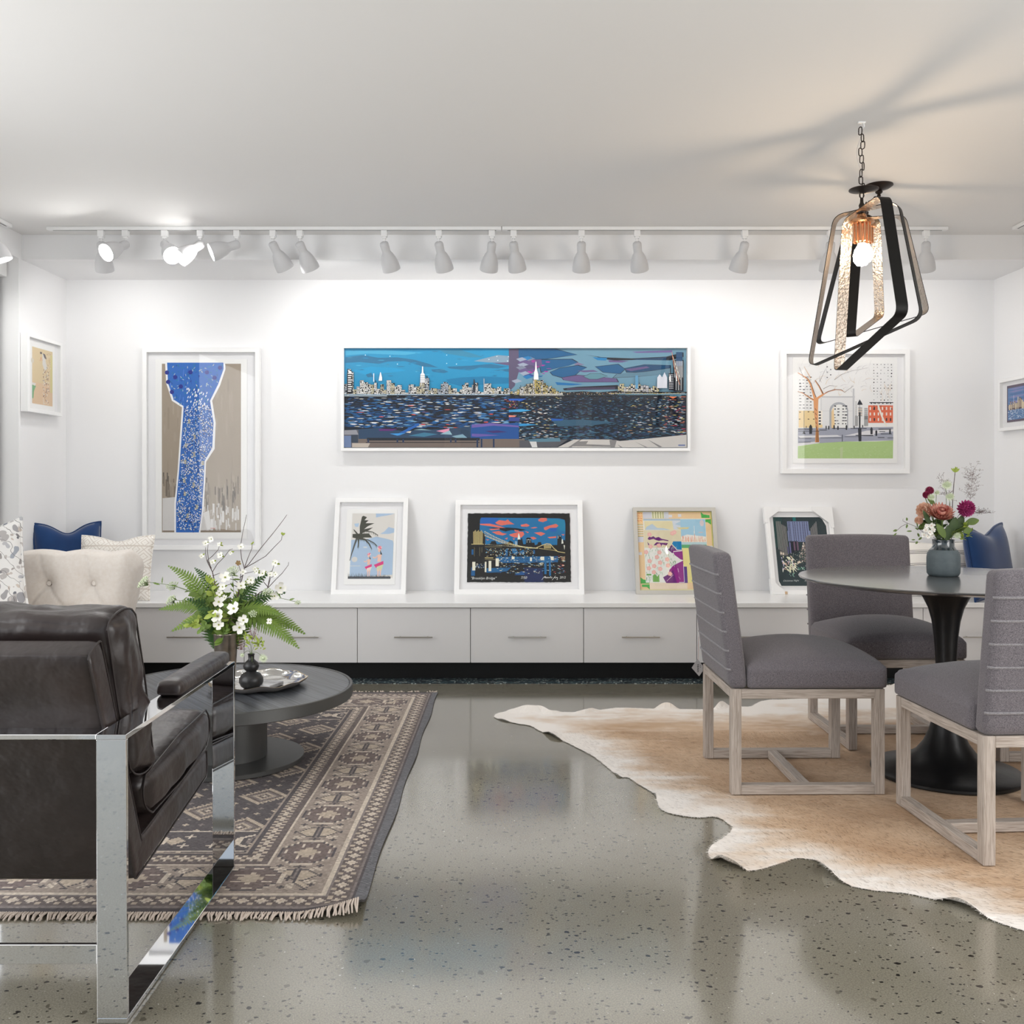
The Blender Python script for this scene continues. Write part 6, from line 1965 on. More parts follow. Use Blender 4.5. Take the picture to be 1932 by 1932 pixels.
def tribal(n, l, tc, b):
    # rows of pale outlined diamonds between straight lines
    sx = n.new('ShaderNodeSeparateXYZ'); l.new(tc.outputs['Object'], sx.inputs[0])

    def M_(op, a, v=None, w=None):
        q = n.new('ShaderNodeMath'); q.operation = op
        for i, s in enumerate((a, v, w)):
            if s is None: continue
            if isinstance(s, (int, float)): q.inputs[i].default_value = s
            else: l.new(s, q.inputs[i])
        return q.outputs[0]
    fx = M_('PINGPONG', M_('MULTIPLY', sx.outputs[0], 1 / .085), .5)
    fz = M_('PINGPONG', M_('MULTIPLY', sx.outputs[2], 1 / .085), .5)
    s = M_('ADD', fx, fz)
    k = M_('PINGPONG', M_('MULTIPLY', s, 4.0), .5)
    ln = M_('LESS_THAN', k, .13)
    row = M_('FRACT', M_('MULTIPLY', sx.outputs[2], 1 / .1275))
    e1 = M_('COMPARE', row, .5, .035)
    fac = M_('MAXIMUM', ln, e1)
    mx = n.new('ShaderNodeMix'); mx.data_type = 'RGBA'; l.new(M_('MULTIPLY', fac, .8), mx.inputs[0]); mx.inputs[6].default_value = lin((240, 236, 230)); mx.inputs[7].default_value = lin((206, 196, 186)); l.new(mx.outputs[2], b.inputs['Base Color'])


def striped(n, l, tc, b):
    sx = n.new('ShaderNodeSeparateXYZ'); l.new(tc.outputs['Object'], sx.inputs[0])

    def M_(op, a, v=None, w=None):
        q = n.new('ShaderNodeMath'); q.operation = op
        for i, s in enumerate((a, v, w)):
            if s is None: continue
            if isinstance(s, (int, float)): q.inputs[i].default_value = s
            else: l.new(s, q.inputs[i])
        return q.outputs[0]
    r = M_('FRACT', M_('ADD', M_('MULTIPLY', sx.outputs[2], 1 / .082), .2))
    a = M_('COMPARE', r, .30, .022); c = M_('COMPARE', r, .42, .022); d = M_('COMPARE', r, .54, .018)
    fac = M_('MAXIMUM', M_('MAXIMUM', a, c), d)
    mx = n.new('ShaderNodeMix'); mx.data_type = 'RGBA'; l.new(fac, mx.inputs[0]); mx.inputs[6].default_value = lin((240, 236, 230)); mx.inputs[7].default_value = lin((74, 72, 74)); l.new(mx.outputs[2], b.inputs['Base Color'])


M_floral = pattern_mat('watercolour_floral_linen', (236, 234, 232), floral)
M_tribal = pattern_mat('cream_patterned_cotton', (238, 234, 228), tribal)
M_strip = pattern_mat('cream_striped_cotton', (238, 234, 228), striped)
pillow('navy_pillow', 'navy velvet pillow with a chopped top, in the left corner behind the patterned pillow', M_navy, (-2.70, 5.83, .460), (.40, .455), .12, (-.15, 0, math.radians(40)), dent=.26, flange=.006)
pillow('patterned_pillow', 'cream pillow with a faint diamond pattern, behind the tufted sofa at left', M_tribal, (-2.355, 5.625, .460), (.43, .39), .11, (-.24, 0, math.radians(2)), dent=.16, pinch=.05)
pillow('floral_pillow', 'grey and white watercolour floral pillow, cut by the left edge, on the tufted sofa', M_floral, (-2.56, 4.66, .452), (.46, .50), .14, (-.22, math.radians(-14), math.radians(-8)), dent=.05, pinch=.07)
pillow('navy_pillow', 'navy velvet pillow at the right end of the bench, beside the striped pillow', M_navy, (2.885, 5.70, .460), (.48, .44), .14, (-.16, 0, math.radians(38)), dent=.22, flange=.007, tops=.05)
pillow('striped_pillow', 'cream pillow with thin dark stripes, behind the vase on the dining table', M_strip, (2.61, 5.84, .460), (.42, .345), .13, (-.28, 0, math.radians(-4)), dent=.06)

# ---------------------------------------------------------------- tray, small things on the coffee table
TRX, TRY = P(486, 1287, 3.95).x, 3.95
t = thing('serving_tray', 'round silver tray with a wavy gold rim on the coffee table', 'tray', (TRX, TRY, KZ + .001))
bm = B()
rings = []
for r, z, wv_ in ((0, .004, 0), (.10, .004, 0), (.14, .005, .2), (.165, .012, .6), (.185, .022, 1), (.196, .030, 1), (.199, .030, 1), (.192, .020, 1), (.17, .006, .6), (.13, .0, .2), (0, 0, 0)):
    if r == 0: rings.append([bm.verts.new((0, 0, z))]); continue
    rg = []
    for k in range(120):
        a = 2 * PI * k / 120
        w_ = wv_ * (.006 * math.sin(7 * a) + .003 * math.sin(13 * a + 1)); zz = z + wv_ * .004 * math.sin(9 * a + .5)
        rg.append(bm.verts.new(((r + w_) * math.cos(a), (r + w_) * math.sin(a), zz)))
    rings.append(rg)
for ri in range(len(rings) - 1):
    A_, C_ = rings[ri], rings[ri + 1]
    for k in range(120):
        vs = []
        for v in (A_[k % len(A_)], A_[(k + 1) % len(A_)], C_[(k + 1) % len(C_)], C_[k % len(C_)]):
            if v not in vs: vs.append(v)
        f = bm.faces.new(vs)
        f.material_index = 1 if ri == 5 else (2 if ri > 5 else 0)
M_silver = mat('hammered_silver', (206, 204, 200), 0.12, 1.0, bump=(30, .25, .004, 2))
M_gold = mat('gold_rim', (206, 172, 104), 0.3, 1.0)
M_tund = mat('grey_enamel', (112, 108, 106), 0.45)
obj('dish', bm, [M_silver, M_gold, M_tund], t, True, 50)
bm = B(); box(bm, -.062, .052, -.05, .05, 0, .015, .002, 2)
tag(obj('marble_coaster', bm, mat('grey_marble', (120, 120, 122), .12, spec=.6, var=(9, .2, (206, 206, 208)))), 'grey marble slab lying on the silver tray beside the black vase', 'coaster')
o = bpy.data.objects['marble_coaster']; o.location = (P(515, 1290, 3.93).x - .025, 3.915, KZ + .006); o.rotation_euler = (0, 0, -.35)
GVX, GVY = P(474, 1290, 3.88).x - .0, 3.88
t = thing('gourd_vase', 'small matte black double-gourd vase standing on the silver tray', 'vase', (GVX, GVY, KZ + .006))
M_blk = mat('matte_black_ceramic', (22, 22, 24), .38, spec=.5)
bm = B(); lathe(bm, [(0, 0), (.028, 0), (.041, .009), (.0485, .026), (.0475, .042), (.037, .058), (.022, .066), (.020, .069), (.029, .078), (.032, .09), (.028, .102), (.017, .112), (.0115, .118), (.012, .132), (.0145, .139), (.0125, .1395), (.009, .13), (.009, .11), (0, .10)], 40)
obj('body', bm, M_blk, t, True, 60)
# tumbler
VX, VY = P(426, 1200, 4.0).x, 4.0
t = thing('metal_tumbler_vase', 'tall tarnished silver tumbler vase holding the fern bouquet', 'vase', (VX, VY, KZ))
bm = B(); lathe(bm, [(0, 0), (.035, 0), (.037, .003), (.0505, .205), (.0525, .2085), (.0515, .212), (.0495, .208), (.036, .01), (0, .008)], 48)
obj('body', bm, mat('tarnished_silver', (178, 168, 156), .32, .9, bump=(40, .2, .002, 3), var=(22, .25, (132, 120, 108))), t, True, 40)
DVX, DVY = 1.741, 3.85
t = thing('ceramic_vase', 'grey-blue stoneware vase with a glazed dark neck on the dining table', 'vase', (DVX, DVY, .776))
bm = B(); lathe(bm, [(0, 0), (.048, 0), (.057, .004), (.0625, .014), (.0635, .035), (.0635, .075), (.061, .092), (.052, .107)], 56)
b1 = obj('body', bm, mat('grey_blue_stoneware', (84, 94, 98), .55, spec=.4, var=(60, .3, (94, 104, 108))), t, True, 40)
bm = B(); lathe(bm, [(.0524, .1068), (.046, .114), (.0415, .121), (.041, .14), (.0425, .148), (.0405, .1485), (.038, .14), (.038, .12), (.04, .1), (0, .09)], 56)
obj('glazed_neck', bm, mat('dark_teal_glaze', (44, 56, 62), .08, spec=.8, coat=.8), t, True, 40)

# ---------------------------------------------------------------- plants
def leafmat(name, c, c2=None, rough=.5):
    m = mat(name, c, rough, spec=.3, var=(30, .3, c2 or tuple(min(255, int(v * 1.25)) for v in c)))
    try:
        m.node_tree.nodes['Principled BSDF'].inputs['Subsurface Weight'].default_value = 0.0
    except Exception: pass
    return m


G_fern = leafmat('fern_green', (88, 116, 46), (118, 142, 60)); G_dark = leafmat('dark_fern_green', (42, 76, 40), (70, 102, 48)); G_yel = leafmat('lime_leaf_green', (138, 158, 60), (164, 178, 84))
G_leaf = leafmat('leaf_green', (86, 108, 52), (110, 130, 62)); G_deep = leafmat('deep_leaf_green', (50, 70, 38), (72, 92, 48)); G_twig = mat('twig_brown', (84, 68, 66), .7); G_stem = mat('green_stem', (96, 118, 58), .6)
P_white = mat('white_petal', (240, 238, 230), .6, spec=.2); P_pale = mat('pale_green_white', (206, 216, 184), .7); P_eye = mat('flower_eye', (150, 158, 66), .7)
P_protea = mat('protea_bract', (160, 66, 60), .6, var=(55, .22, (222, 170, 150))); P_prot2 = mat('protea_core', (134, 36, 34), .8); P_dahlia = mat('magenta_petal', (140, 28, 88), .6, var=(120, .18, (206, 84, 150))); P_crim = mat('crimson_petal', (150, 44, 84), .7)
P_peach = mat('peach_petal', (230, 192, 168), .6); P_rust = mat('rust_bud', (150, 120, 84), .8); P_airy = mat('airy_grass', (112, 92, 88), .8); P_plum = mat('plum_bud', (118, 74, 76), .8)


def bez(a, b, c, n=14):
    return [a * (1 - t) ** 2 + b * 2 * t * (1 - t) + c * t * t for t in [i / n for i in range(n + 1)]]


def leaf(bm, base, d, up, L, w, curl=.15, n=6, mi=0, serr=0):
    """a folded leaf blade of length L along d with normal up"""
    d = d.normalized(); s = d.cross(up)
    if s.length < 1e-5: s = d.cross(Vector((1, .3, .2)))
    s.normalize(); u = s.cross(d).normalized()
    prev = None
    for i in range(n + 1):
        t = i / n
        ww = w / 2 * math.sin(PI * min(.98, t * .92 + .05)) ** .8
        if serr and i % 2: ww *= .75
        c = base + d * L * t - u * curl * L * t * t
        row = [bm.verts.new(c - s * ww + u * ww * .25), bm.verts.new(c), bm.verts.new(c + s * ww + u * ww * .25)]
        if prev:
            for k in range(2):
                f = bm.faces.new((prev[k], prev[k + 1], row[k + 1], row[k])); f.material_index = mi
        prev = row


def fern(bm, pts, W, up, step=.011, gap=.75, mi=0):
    """frond: toothed leaflets on both sides of the stem, longest low down, tapering to the tip"""
    L = sum((pts[i + 1] - pts[i]).length for i in range(len(pts) - 1))
    acc = 0; nxt = .22 * L
    for i in range(len(pts) - 1):
        a, b = pts[i], pts[i + 1]; seg = (b - a).length; d = (b - a).normalized()
        while acc + seg > nxt:
            t = (nxt - acc) / seg; p = a.lerp(b, t); f = nxt / L
            env = min(1, (f - .1) / .22) * (1 - (max(0, f - .22) / .78) ** 1.5) + .04
            s = d.cross(up).normalized()
            for sg in (-1, 1):
                dd = (s * sg + d * .55 - up * .12).normalized()
                l_ = W * env * rr(.9, 1.05)
                # pinna with teeth: main spine and small lobes
                wv = step * gap
                q = s * 0
                n = max(3, int(l_ / .008))
                prevv = None
                sp = dd.cross(up).normalized()
                for k in range(n + 1):
                    tt = k / n
                    ww = wv * .62 * (1 - tt) ** .7 * (1 if k % 2 == 0 else .62) + .0004
                    c = p + dd * l_ * tt - up * .10 * l_ * tt * tt
                    row = [bm.verts.new(c - sp * ww), bm.verts.new(c + up * .001), bm.verts.new(c + sp * ww)]
                    if prevv:
                        for z in range(2):
                            fc = bm.faces.new((prevv[z], prevv[z + 1], row[z + 1], row[z])); fc.material_index = mi
                    prevv = row
            nxt += step
        acc += seg
    tube(bm, pts, [.0016 * (1 - .7 * i / len(pts)) for i in range(len(pts))], 5, mi=1)


def flower4(bm, c, nrm, r, mi=0, ei=1, petals=4, cup=.25, notch=True):
    nrm = nrm.normalized(); a = nrm.cross(Vector((.1, .2, 1))).normalized(); b = nrm.cross(a)
    rot = rr(0, PI)
    for k in range(petals):
        g = rot + 2 * PI * k / petals + rr(-.1, .1)
        d = a * math.cos(g) + b * math.sin(g); s = nrm.cross(d)
        prev = None
        for i in range(6):
            t = i / 5
            w = r * .42 * math.sin(PI * (t * .66 + .1)) * (4 / petals) ** .7
            h = nrm * (cup * r * t * t * 1.0 - .05 * r * math.sin(PI * t))
            cc = c + d * r * t * (1 if not (notch and i == 5) else .93) + h
            row = [bm.verts.new(cc - s * w + nrm * w * .18), bm.verts.new(cc), bm.verts.new(cc + s * w + nrm * w * .18)]
            if prev:
                for z in range(2):
                    f = bm.faces.new((prev[z], prev[z + 1], row[z + 1], row[z])); f.material_index = mi
            prev = row
    ball(bm, c + nrm * r * .08, r * .17, ei)


def ball(bm, c, r, mi=0, n=6, sq=1.0):
    t = bmesh.new(); bmesh.ops.create_icosphere(t, subdivisions=1 if n < 8 else 2, radius=r)
    for f in t.faces: f.material_index = mi
    merge2(bm, t, Matrix.Translation(c) @ Matrix.Diagonal((1, 1, sq, 1)))


def merge2(bm, t, M):
    vm = {v: bm.verts.new(M @ v.co) for v in t.verts}
    for f in t.faces:
        nf = bm.faces.new([vm[v] for v in f.verts]); nf.material_index = f.material_index
    t.free()


def umbel(bm, c, nrm, r, mi_s=0, mi_f=1, n=30, flat=.35):
    nrm = nrm.normalized(); a = nrm.cross(Vector((.3, .1, 1))).normalized(); b = nrm.cross(a)
    base = c - nrm * r * .9
    for k in range(n):
        g = k * 2.399; q = math.sqrt((k + .5) / n) * r
        p = c + a * q * math.cos(g) + b * q * math.sin(g) + nrm * (flat * (r - q * q / r) * .6 + rr(-.001, .001))
        tube(bm, [base, p], .0005, 3, cap=False, mi=mi_s)
        ball(bm, p, rr(.0025, .004) * (r / .025) ** .4, mi_f)


def plant(name, label, cat, base, group, parts, mats_default=None):
    """parts: list of (name, bm, mats)"""
    t = thing(name, label, cat, base, group=group)
    M_ = Matrix.Translation(-Vector(base))
    for nm, bm, ms in parts:
        for v in bm.verts: v.co = M_ @ v.co
        me = bpy.data.meshes.new(nm); bm.to_mesh(me); bm.free()
        link_mesh(nm, me, ms, t, True, 60)
    return t


# --- big bouquet in the tumbler
mouth = Vector((VX, VY, KZ + .209)); foot = Vector((VX, VY, KZ + .03))


def pp(px, py, dy=0.0): return P(px, py, VY + dy)


def from_vase(tip, lift=.12, side=0.0, f=foot, m=mouth, n=14):
    """stem from the vase foot through the mouth to the tip"""
    a = math.atan2(tip.y - m.y, tip.x - m.x)
    e = m + Vector((math.cos(a), math.sin(a), 0)) * .025
    inner = f + (e - f) * .15
    mid = e + (e - inner).normalized() * (tip - e).length * .45 + Vector((0, 0, lift * .3))
    return [inner] + [e * 1.0] + bez(e, mid, tip, n)[1:]


fronds = [  # tip px,py, depth, width, lift, colour, label tail
    (318, 1068, .02, .075, .12, 0, 'its tip reaching up and left'),
    (368, 1072, .10, .07, .2, 1, 'standing behind the left blossoms'),
    (322, 1192, -.06, .06, .14, 0, 'drooping lowest on the left side'),
    (352, 1130, -.10, .075, .10, 1, 'dark and pointing left'),
    (300, 1150, .06, .07, .12, 0, 'spreading flat to the left'),
    (512, 1078, .04, .07, .14, 1, 'dark and rising to the upper right'),
    (540, 1118, .09, .07, .12, 1, 'pointing right behind the white flowers'),
    (563, 1222, -.12, .085, .20, 0, 'broad one drooping lowest on the right'),
    (577, 1197, -.04, .07, .18, 0, 'reaching furthest to the right'),
    (532, 1160, -.10, .07, .12, 0, 'lime green, right of the centre'),
    (345, 1100, -.02, .075, .13, 0, 'between the top left and the left tips'),
    (395, 1085, .06, .07, .10, 2, 'lime green, upright behind the left dogwood'),
    (372, 1150, -.12, .065, .09, 1, 'short and dark in front on the left'),
    (470, 1090, .07, .07, .10, 2, 'lime green, upright behind the white blossoms'),
    (500, 1135, -.02, .065, .10, 1, 'dark, under the right blossoms'),
    (548, 1185, .03, .075, .16, 0, 'between the two lowest right tips'),
    (345, 1172, .04, .065, .13, 2, 'lime green, low on the left')]
for i, (x, y, dy, w, lf, c, tail) in enumerate(fronds):
    bm = B(); pts = from_vase(pp(x, y, dy), lf)
    up = Vector((0, -.75, .65)).normalized()
    fern(bm, pts, w * 1.18, up, .0125, 1.0)
    plant('fern_frond', 'green fern frond of the tumbler bouquet, ' + tail, 'fern', foot, 'fern fronds in the tumbler bouquet', [('blade', bm, [(G_fern, G_dark, G_yel)[c], G_stem])])

z5 = lambda x, y, dy=0.0: pp(380 + x / 5.368, 960 + y / 5.368, dy)


def twig_tube(bm, pts, r0, r1, mi=0):
    n = len(pts)
    tube(bm, pts, [r0 + (r1 - r0) * i / (n - 1) for i in range(n)], 6, mi=mi)
    for p in pts[2:-1:3]: ball(bm, p, r0 * .95, mi)


branches = [
    ('tallest dogwood branch, two bare twigs rising to the upper right', (435, 600), .02, [[(435, 600), (405, 500), (395, 380), (420, 230), (458, 60)], [(440, 595), (480, 560), (600, 400), (740, 230), (828, 115), (866, 60)], [(440, 600), (540, 545), (650, 480), (750, 375), (810, 315), (820, 260)], [(440, 585), (470, 500), (512, 400), (515, 350)]],
     [(400, 385, 13, 1), (818, 262, 5, 0), (514, 352, 5, 0)]),
    ('dogwood branch on the left, forked low with small blossoms at its tips', (112, 640), .05, [[(112, 640), (60, 540), (40, 450), (42, 390)], [(105, 630), (75, 530), (60, 430), (68, 360)], [(112, 640), (160, 560), (230, 490), (285, 415), (318, 405)], [(112, 680), (150, 665), (190, 650)], [(100, 600), (60, 520), (110, 480), (170, 415), (180, 380)]],
     [(100, 305, 13, 1), (40, 350, 12, 1), (180, 360, 9, 1), (190, 470, 13, 1), (110, 540, 11, 1), (295, 445, 8, 1), (0, 480, 10, 1)]),
    ('dogwood branch on the right, curving up beside the counter edge', (672, 800), .0, [[(672, 800), (690, 700), (720, 620), (735, 570)], [(675, 800), (740, 730), (820, 650), (880, 570), (883, 540)], [(672, 790), (630, 740), (620, 690)], [(672, 800), (700, 700), (740, 680)]],
     [(750, 548, 14, 1), (620, 655, 15, 1), (695, 665, 11, 1), (750, 665, 11, 1), (560, 635, 10, 1), (800, 800, 22, 1), (740, 885, 18, 1)]),
    ('dogwood branch in the centre, thick with white four-petalled blossoms', (300, 1100), -.10, [[(300, 1100), (310, 1040), (330, 1010)], [(290, 1110), (200, 1110), (170, 1085)], [(300, 1130), (360, 1180), (385, 1200)], [(300, 1100), (380, 1130), (422, 1130)], [(280, 1050), (200, 990), (175, 940)]],
     [(328, 1012, 26, 1), (170, 1088, 26, 1), (385, 1200, 24, 1), (425, 1128, 20, 1), (175, 942, 21, 1), (175, 1175, 20, 1), (690, 1140, 12, 1)]),
    ('dogwood branch behind the centre, with cream blossoms above the ferns', (390, 760), .0, [[(390, 760), (400, 640), (375, 560)], [(390, 760), (330, 720), (245, 700)], [(390, 770), (420, 790), (405, 785)], [(385, 800), (300, 760), (215, 790)], [(390, 700), (440, 655), (530, 635)]],
     [(240, 695, 22, 1), (372, 550, 9, 2), (400, 780, 18, 1), (215, 790, 15, 1), (420, 640, 12, 1), (540, 610, 10, 1), (235, 900, 12, 1), (500, 720, 16, 1), (180, 850, 13, 1)])]
for lab, fork, dy, tw, fl in branches:
    bm = B(); fk = z5(fork[0], fork[1], dy)
    twig_tube(bm, from_vase(fk, .02, n=8), .0026, .002)
    for tlist in tw:
        twig_tube(bm, [z5(x, y, dy + k * .006 * (1 if len(tlist) % 2 else -1)) for k, (x, y) in enumerate(tlist)], .0017, .0009)
    parts = [('branch', bm, [G_twig])]
    for (x, y, s, kind) in fl:
        c = z5(x, y, dy - .02)
        b2 = B(); r = s / 5.368 * 2.8 * VY / 1800 if kind == 1 else .01
        r = s * .00118
        nrm = Vector((rr(-.5, .5), -1, rr(-.1, .7)))
        if kind == 1: flower4(b2, c, nrm, r, 0, 1)
        elif kind == 2: flower4(b2, c, nrm, .012, 3, 1, 5)
        for k in range(3):
            leaf(b2, c + Vector((0, .008, -.002)), Vector((rr(-1, 1), rr(.3, .9), rr(-.4, 1))), Vector((0, -1, .3)), rr(.012, .02), rr(.006, .01), mi=2)
        parts.append(('blossom', b2, [P_white, P_eye, G_yel, P_rust]))
    plant('dogwood_branch', 'flowering ' + lab, 'branch', foot, 'dogwood branches in the tumbler bouquet', parts)
# umbels and leafy fillers
for x, y, s, dy, tail in ((270, 1098, .030, .0, 'pale umbel stem reaching furthest left'), (325, 1105, .026, .04, 'pale umbel stem left of the ferns, above the drawer'), (322, 1132, .024, -.05, 'pale umbel stem low on the left'), (438, 1078, .030, .0, 'pale umbel stem at the top middle, below the twigs'),
                          (505, 1117, .022, -.03, 'pale umbel stem right of the middle'), (477, 1158, .018, -.12, 'small pale umbel stem in front at right'), (562, 1137, .013, -.02, 'thin umbel stem arching to the far right'), (474, 1100, .018, .02, 'pale umbel stem beside the dark fern')):
    bm = B(); tip = pp(x, y, dy)
    pts = from_vase(tip, .10 if x != 562 else .25); tube(bm, pts, .0010, 5, mi=0)
    umbel(bm, tip, Vector((rr(-.6, .6) - (.5 if x < 400 else 0), -.7, .8)), s, 0, 1, int(900 * s) + 8)
    for k in range(10):
        i = R.randrange(4, len(pts) - 1); leaf(bm, pts[i], Vector((rr(-1, 1), rr(-1, .5), rr(-.2, 1))), Vector((0, -1, .4)), rr(.02, .035), rr(.005, .009), mi=2, serr=1)
    plant('umbel_flower', 'airy ' + tail + ' of the tumbler bouquet', 'flower', foot, 'umbel flowers in the tumbler bouquet', [('flower_stem', bm, [G_stem, P_pale, G_fern])])
for q, (x, y, dy, tail) in enumerate(((372, 1196, -.10, 'round-leaved sprig hanging low left of the tumbler'), (352, 1185, -.06, 'leafy sprig with a bud, left of the tumbler'), (372, 1120, -.08, 'bright leaf sprig above the left ferns'), (438, 1140, -.08, 'leafy sprig in the middle of the blossoms'), (400, 1160, -.13, 'leafy sprig in front of the tumbler mouth'),
                                       (470, 1170, -.05, 'leafy sprig right of the tumbler mouth'), (420, 1210, -.07, 'small sprig spilling over the tumbler rim'), (395, 1100, .0, 'leafy sprig behind the left blossoms'), (455, 1115, -.02, 'leafy sprig behind the right blossoms'),
  (425, 1120, .05, 'leafy sprig deep in the middle of the bouquet'), (445, 1165, .0, 'leafy sprig under the central blossoms'), (385, 1140, .03, 'leafy sprig behind the dark left fern'), (490, 1150, .05, 'leafy sprig behind the right ferns'))):
    bm = B(); pts = from_vase(pp(x, y, dy), .12); tube(bm, pts, .0013, 5, mi=1)
    for k in range(16):
        i = R.randrange(3, len(pts)); leaf(bm, pts[i], Vector((rr(-1, 1), rr(-1, .4), rr(-.5, 1))), Vector((0, -1, .3)), rr(.025, .045), rr(.013, .024), mi=0)
    plant('leafy_sprig', tail[0].upper() * 0 + 'green ' + tail, 'sprig', foot, 'leafy sprigs in the tumbler bouquet', [('leaves', bm, [(G_fern, G_yel, G_leaf)[q % 3], G_stem])])

# --- small flowers in the gourd vase
gm = Vector((GVX, GVY, KZ + .006 + .139)); gf = Vector((GVX, GVY, KZ + .11))
for q, (x, y, s, tail, col) in enumerate(((497, 1242, .020, 'white starry flower leaning right over the tray', 1), (476, 1255, .010, 'pale bud hanging in front of the gourd vase', 1), (457, 1236, .010, 'small green flower left of the gourd vase neck', 1), (470, 1205, .012, 'green sprig standing straight in the gourd vase', 0),
                                          (490, 1212, .012, 'green sprig leaning right in the gourd vase', 0), (455, 1212, .013, 'plum feathery sprig leaning left in the gourd vase', 2), (478, 1192, .012, 'plum sprig at the top of the gourd vase bunch', 2))):
    bm = B(); tip = P(x, y, GVY - .02); pts = bez(gf, gm + Vector((0, 0, .04)), tip, 10); pts = [p if (i > 4 or (Vector((p.x, p.y)) - Vector((gm.x, gm.y))).length < .008) else Vector((gm.x, gm.y, p.z)) for i, p in enumerate(pts)]
    tube(bm, pts, .0008, 5, mi=0)
    if col == 1:
        c = tip
        for k in range(16): leaf(bm, c, Vector((math.cos(k * .393), -.25, math.sin(k * .393))), Vector((0, -1, .2)), s * rr(.9, 1.1), s * .22, n=4, mi=1)
        ball(bm, c + Vector((0, -.002, 0)), s * .3, 1, 8)
    else:
        for k in range(26):
            p = tip + Vector((rr(-.018, .018), rr(-.015, .015), rr(-.03, .02)))
            if col == 0: leaf(bm, p, Vector((rr(-1, 1), rr(-1, 1), rr(0, 1))), Vector((0, -1, .4)), rr(.012, .022), rr(.005, .008), n=4, mi=2)
            else: tube(bm, [tip - Vector((0, 0, .03)), p], .0004, 3, mi=3); ball(bm, p, .0017, 3)
    plant('small_flower_stem', tail, 'flower', gf, 'small stems in the gourd vase', [('bloom', bm, [G_stem, P_pale, G_yel, P_plum])])

# --- flowers on the dining table
dm = Vector((DVX, DVY, .776 + .148)); df = Vector((DVX, DVY, .776 + .03))
q3 = lambda x, y, dy=0.0: P(1680 + x / 6.44, 860 + y / 6.44, DVY + dy)


def dstem(tip, n=8):
    a = Vector((tip.x - dm.x, tip.y - dm.y, 0)); a = a.normalized() * .022 if a.length > 1e-4 else a
    e = dm + a
    return [df + a * .2, e] + bez(e, e + (e - df).normalized() * (tip - e).length * .4, tip, n)[1:]


G3 = 'stems in the dining table vase'
# protea
c = q3(620, 680, -.06); bm = B(); tube(bm, dstem(c), .003, 6); parts = [('flower_stem', bm, [G_stem])]
bm = B(); nr = Vector((-.05, -.62, .78)).normalized(); a_ = nr.cross(Vector((0, 0, 1))).normalized(); b_ = nr.cross(a_)
for ring_, (k_n, r0, out, L, w) in enumerate(((22, .013, .80, .050, .0125), (22, .013, .62, .052, .0125), (20, .012, .45, .050, .012), (16, .010, .28, .042, .010))):
    for k in range(k_n):
        g = 2 * PI * (k + ring_ * .5) / k_n
        d = (a_ * math.cos(g) + b_ * math.sin(g)); dd = (d * out + nr * (1.25 - out)).normalized()
        leaf(bm, c - nr * .03 + d * r0, dd, nr if out > .5 else d, L * rr(.93, 1.05), w, curl=-.18, mi=0)
tb = bmesh.new(); bmesh.ops.create_icosphere(tb, subdivisions=2, radius=.016); merge2(bm, tb, Matrix.Translation(c + nr * .0)); 
k0 = len(bm.faces)
parts.append(('protea_head', bm, [P_protea]))
bm = B()
for k in range(60):
    g = k * 2.4; q = math.sqrt(k / 60) * .012; leaf(bm, c + a_ * q * math.cos(g) + b_ * q * math.sin(g) + nr * .006, nr + (a_ * math.cos(g) + b_ * math.sin(g)) * .3, a_, .012, .003, n=3)
parts.append(('dark_core', bm, [P_prot2]))
plant('protea_flower', 'large red and cream protea bloom in the middle of the dining table bouquet', 'flower', df, G3, parts)


def pompon(name, label, c, r, m, nr, rings=8):
    bm = B(); tube(bm, dstem(c + Vector((0, .01, -.01))), .0018, 6); parts = [('flower_stem', bm, [G_stem])]
    bm = B(); nr = nr.normalized(); a = nr.cross(Vector((0.1, 0, 1))).normalized(); b = nr.cross(a)
    N = max(34, int(95 * (1 if rings > 5 else .45)))
    for k in range(N):
        z = 1 - 1.75 * k / N; q = math.sqrt(max(0, 1 - z * z)); g = k * 2.39996
        d = (a * q * math.cos(g) + b * q * math.sin(g) + nr * z).normalized()
        leaf(bm, c + d * r * .5, d, nr, r * (.56 if rings > 5 else .62), r * (.30 if rings > 5 else .75), curl=-.45, n=4)
    ball(bm, c, r * .55, 0, 8)
    parts.append(('petals', bm, [m]))
    return plant(name, label, 'flower', df, G3, parts)


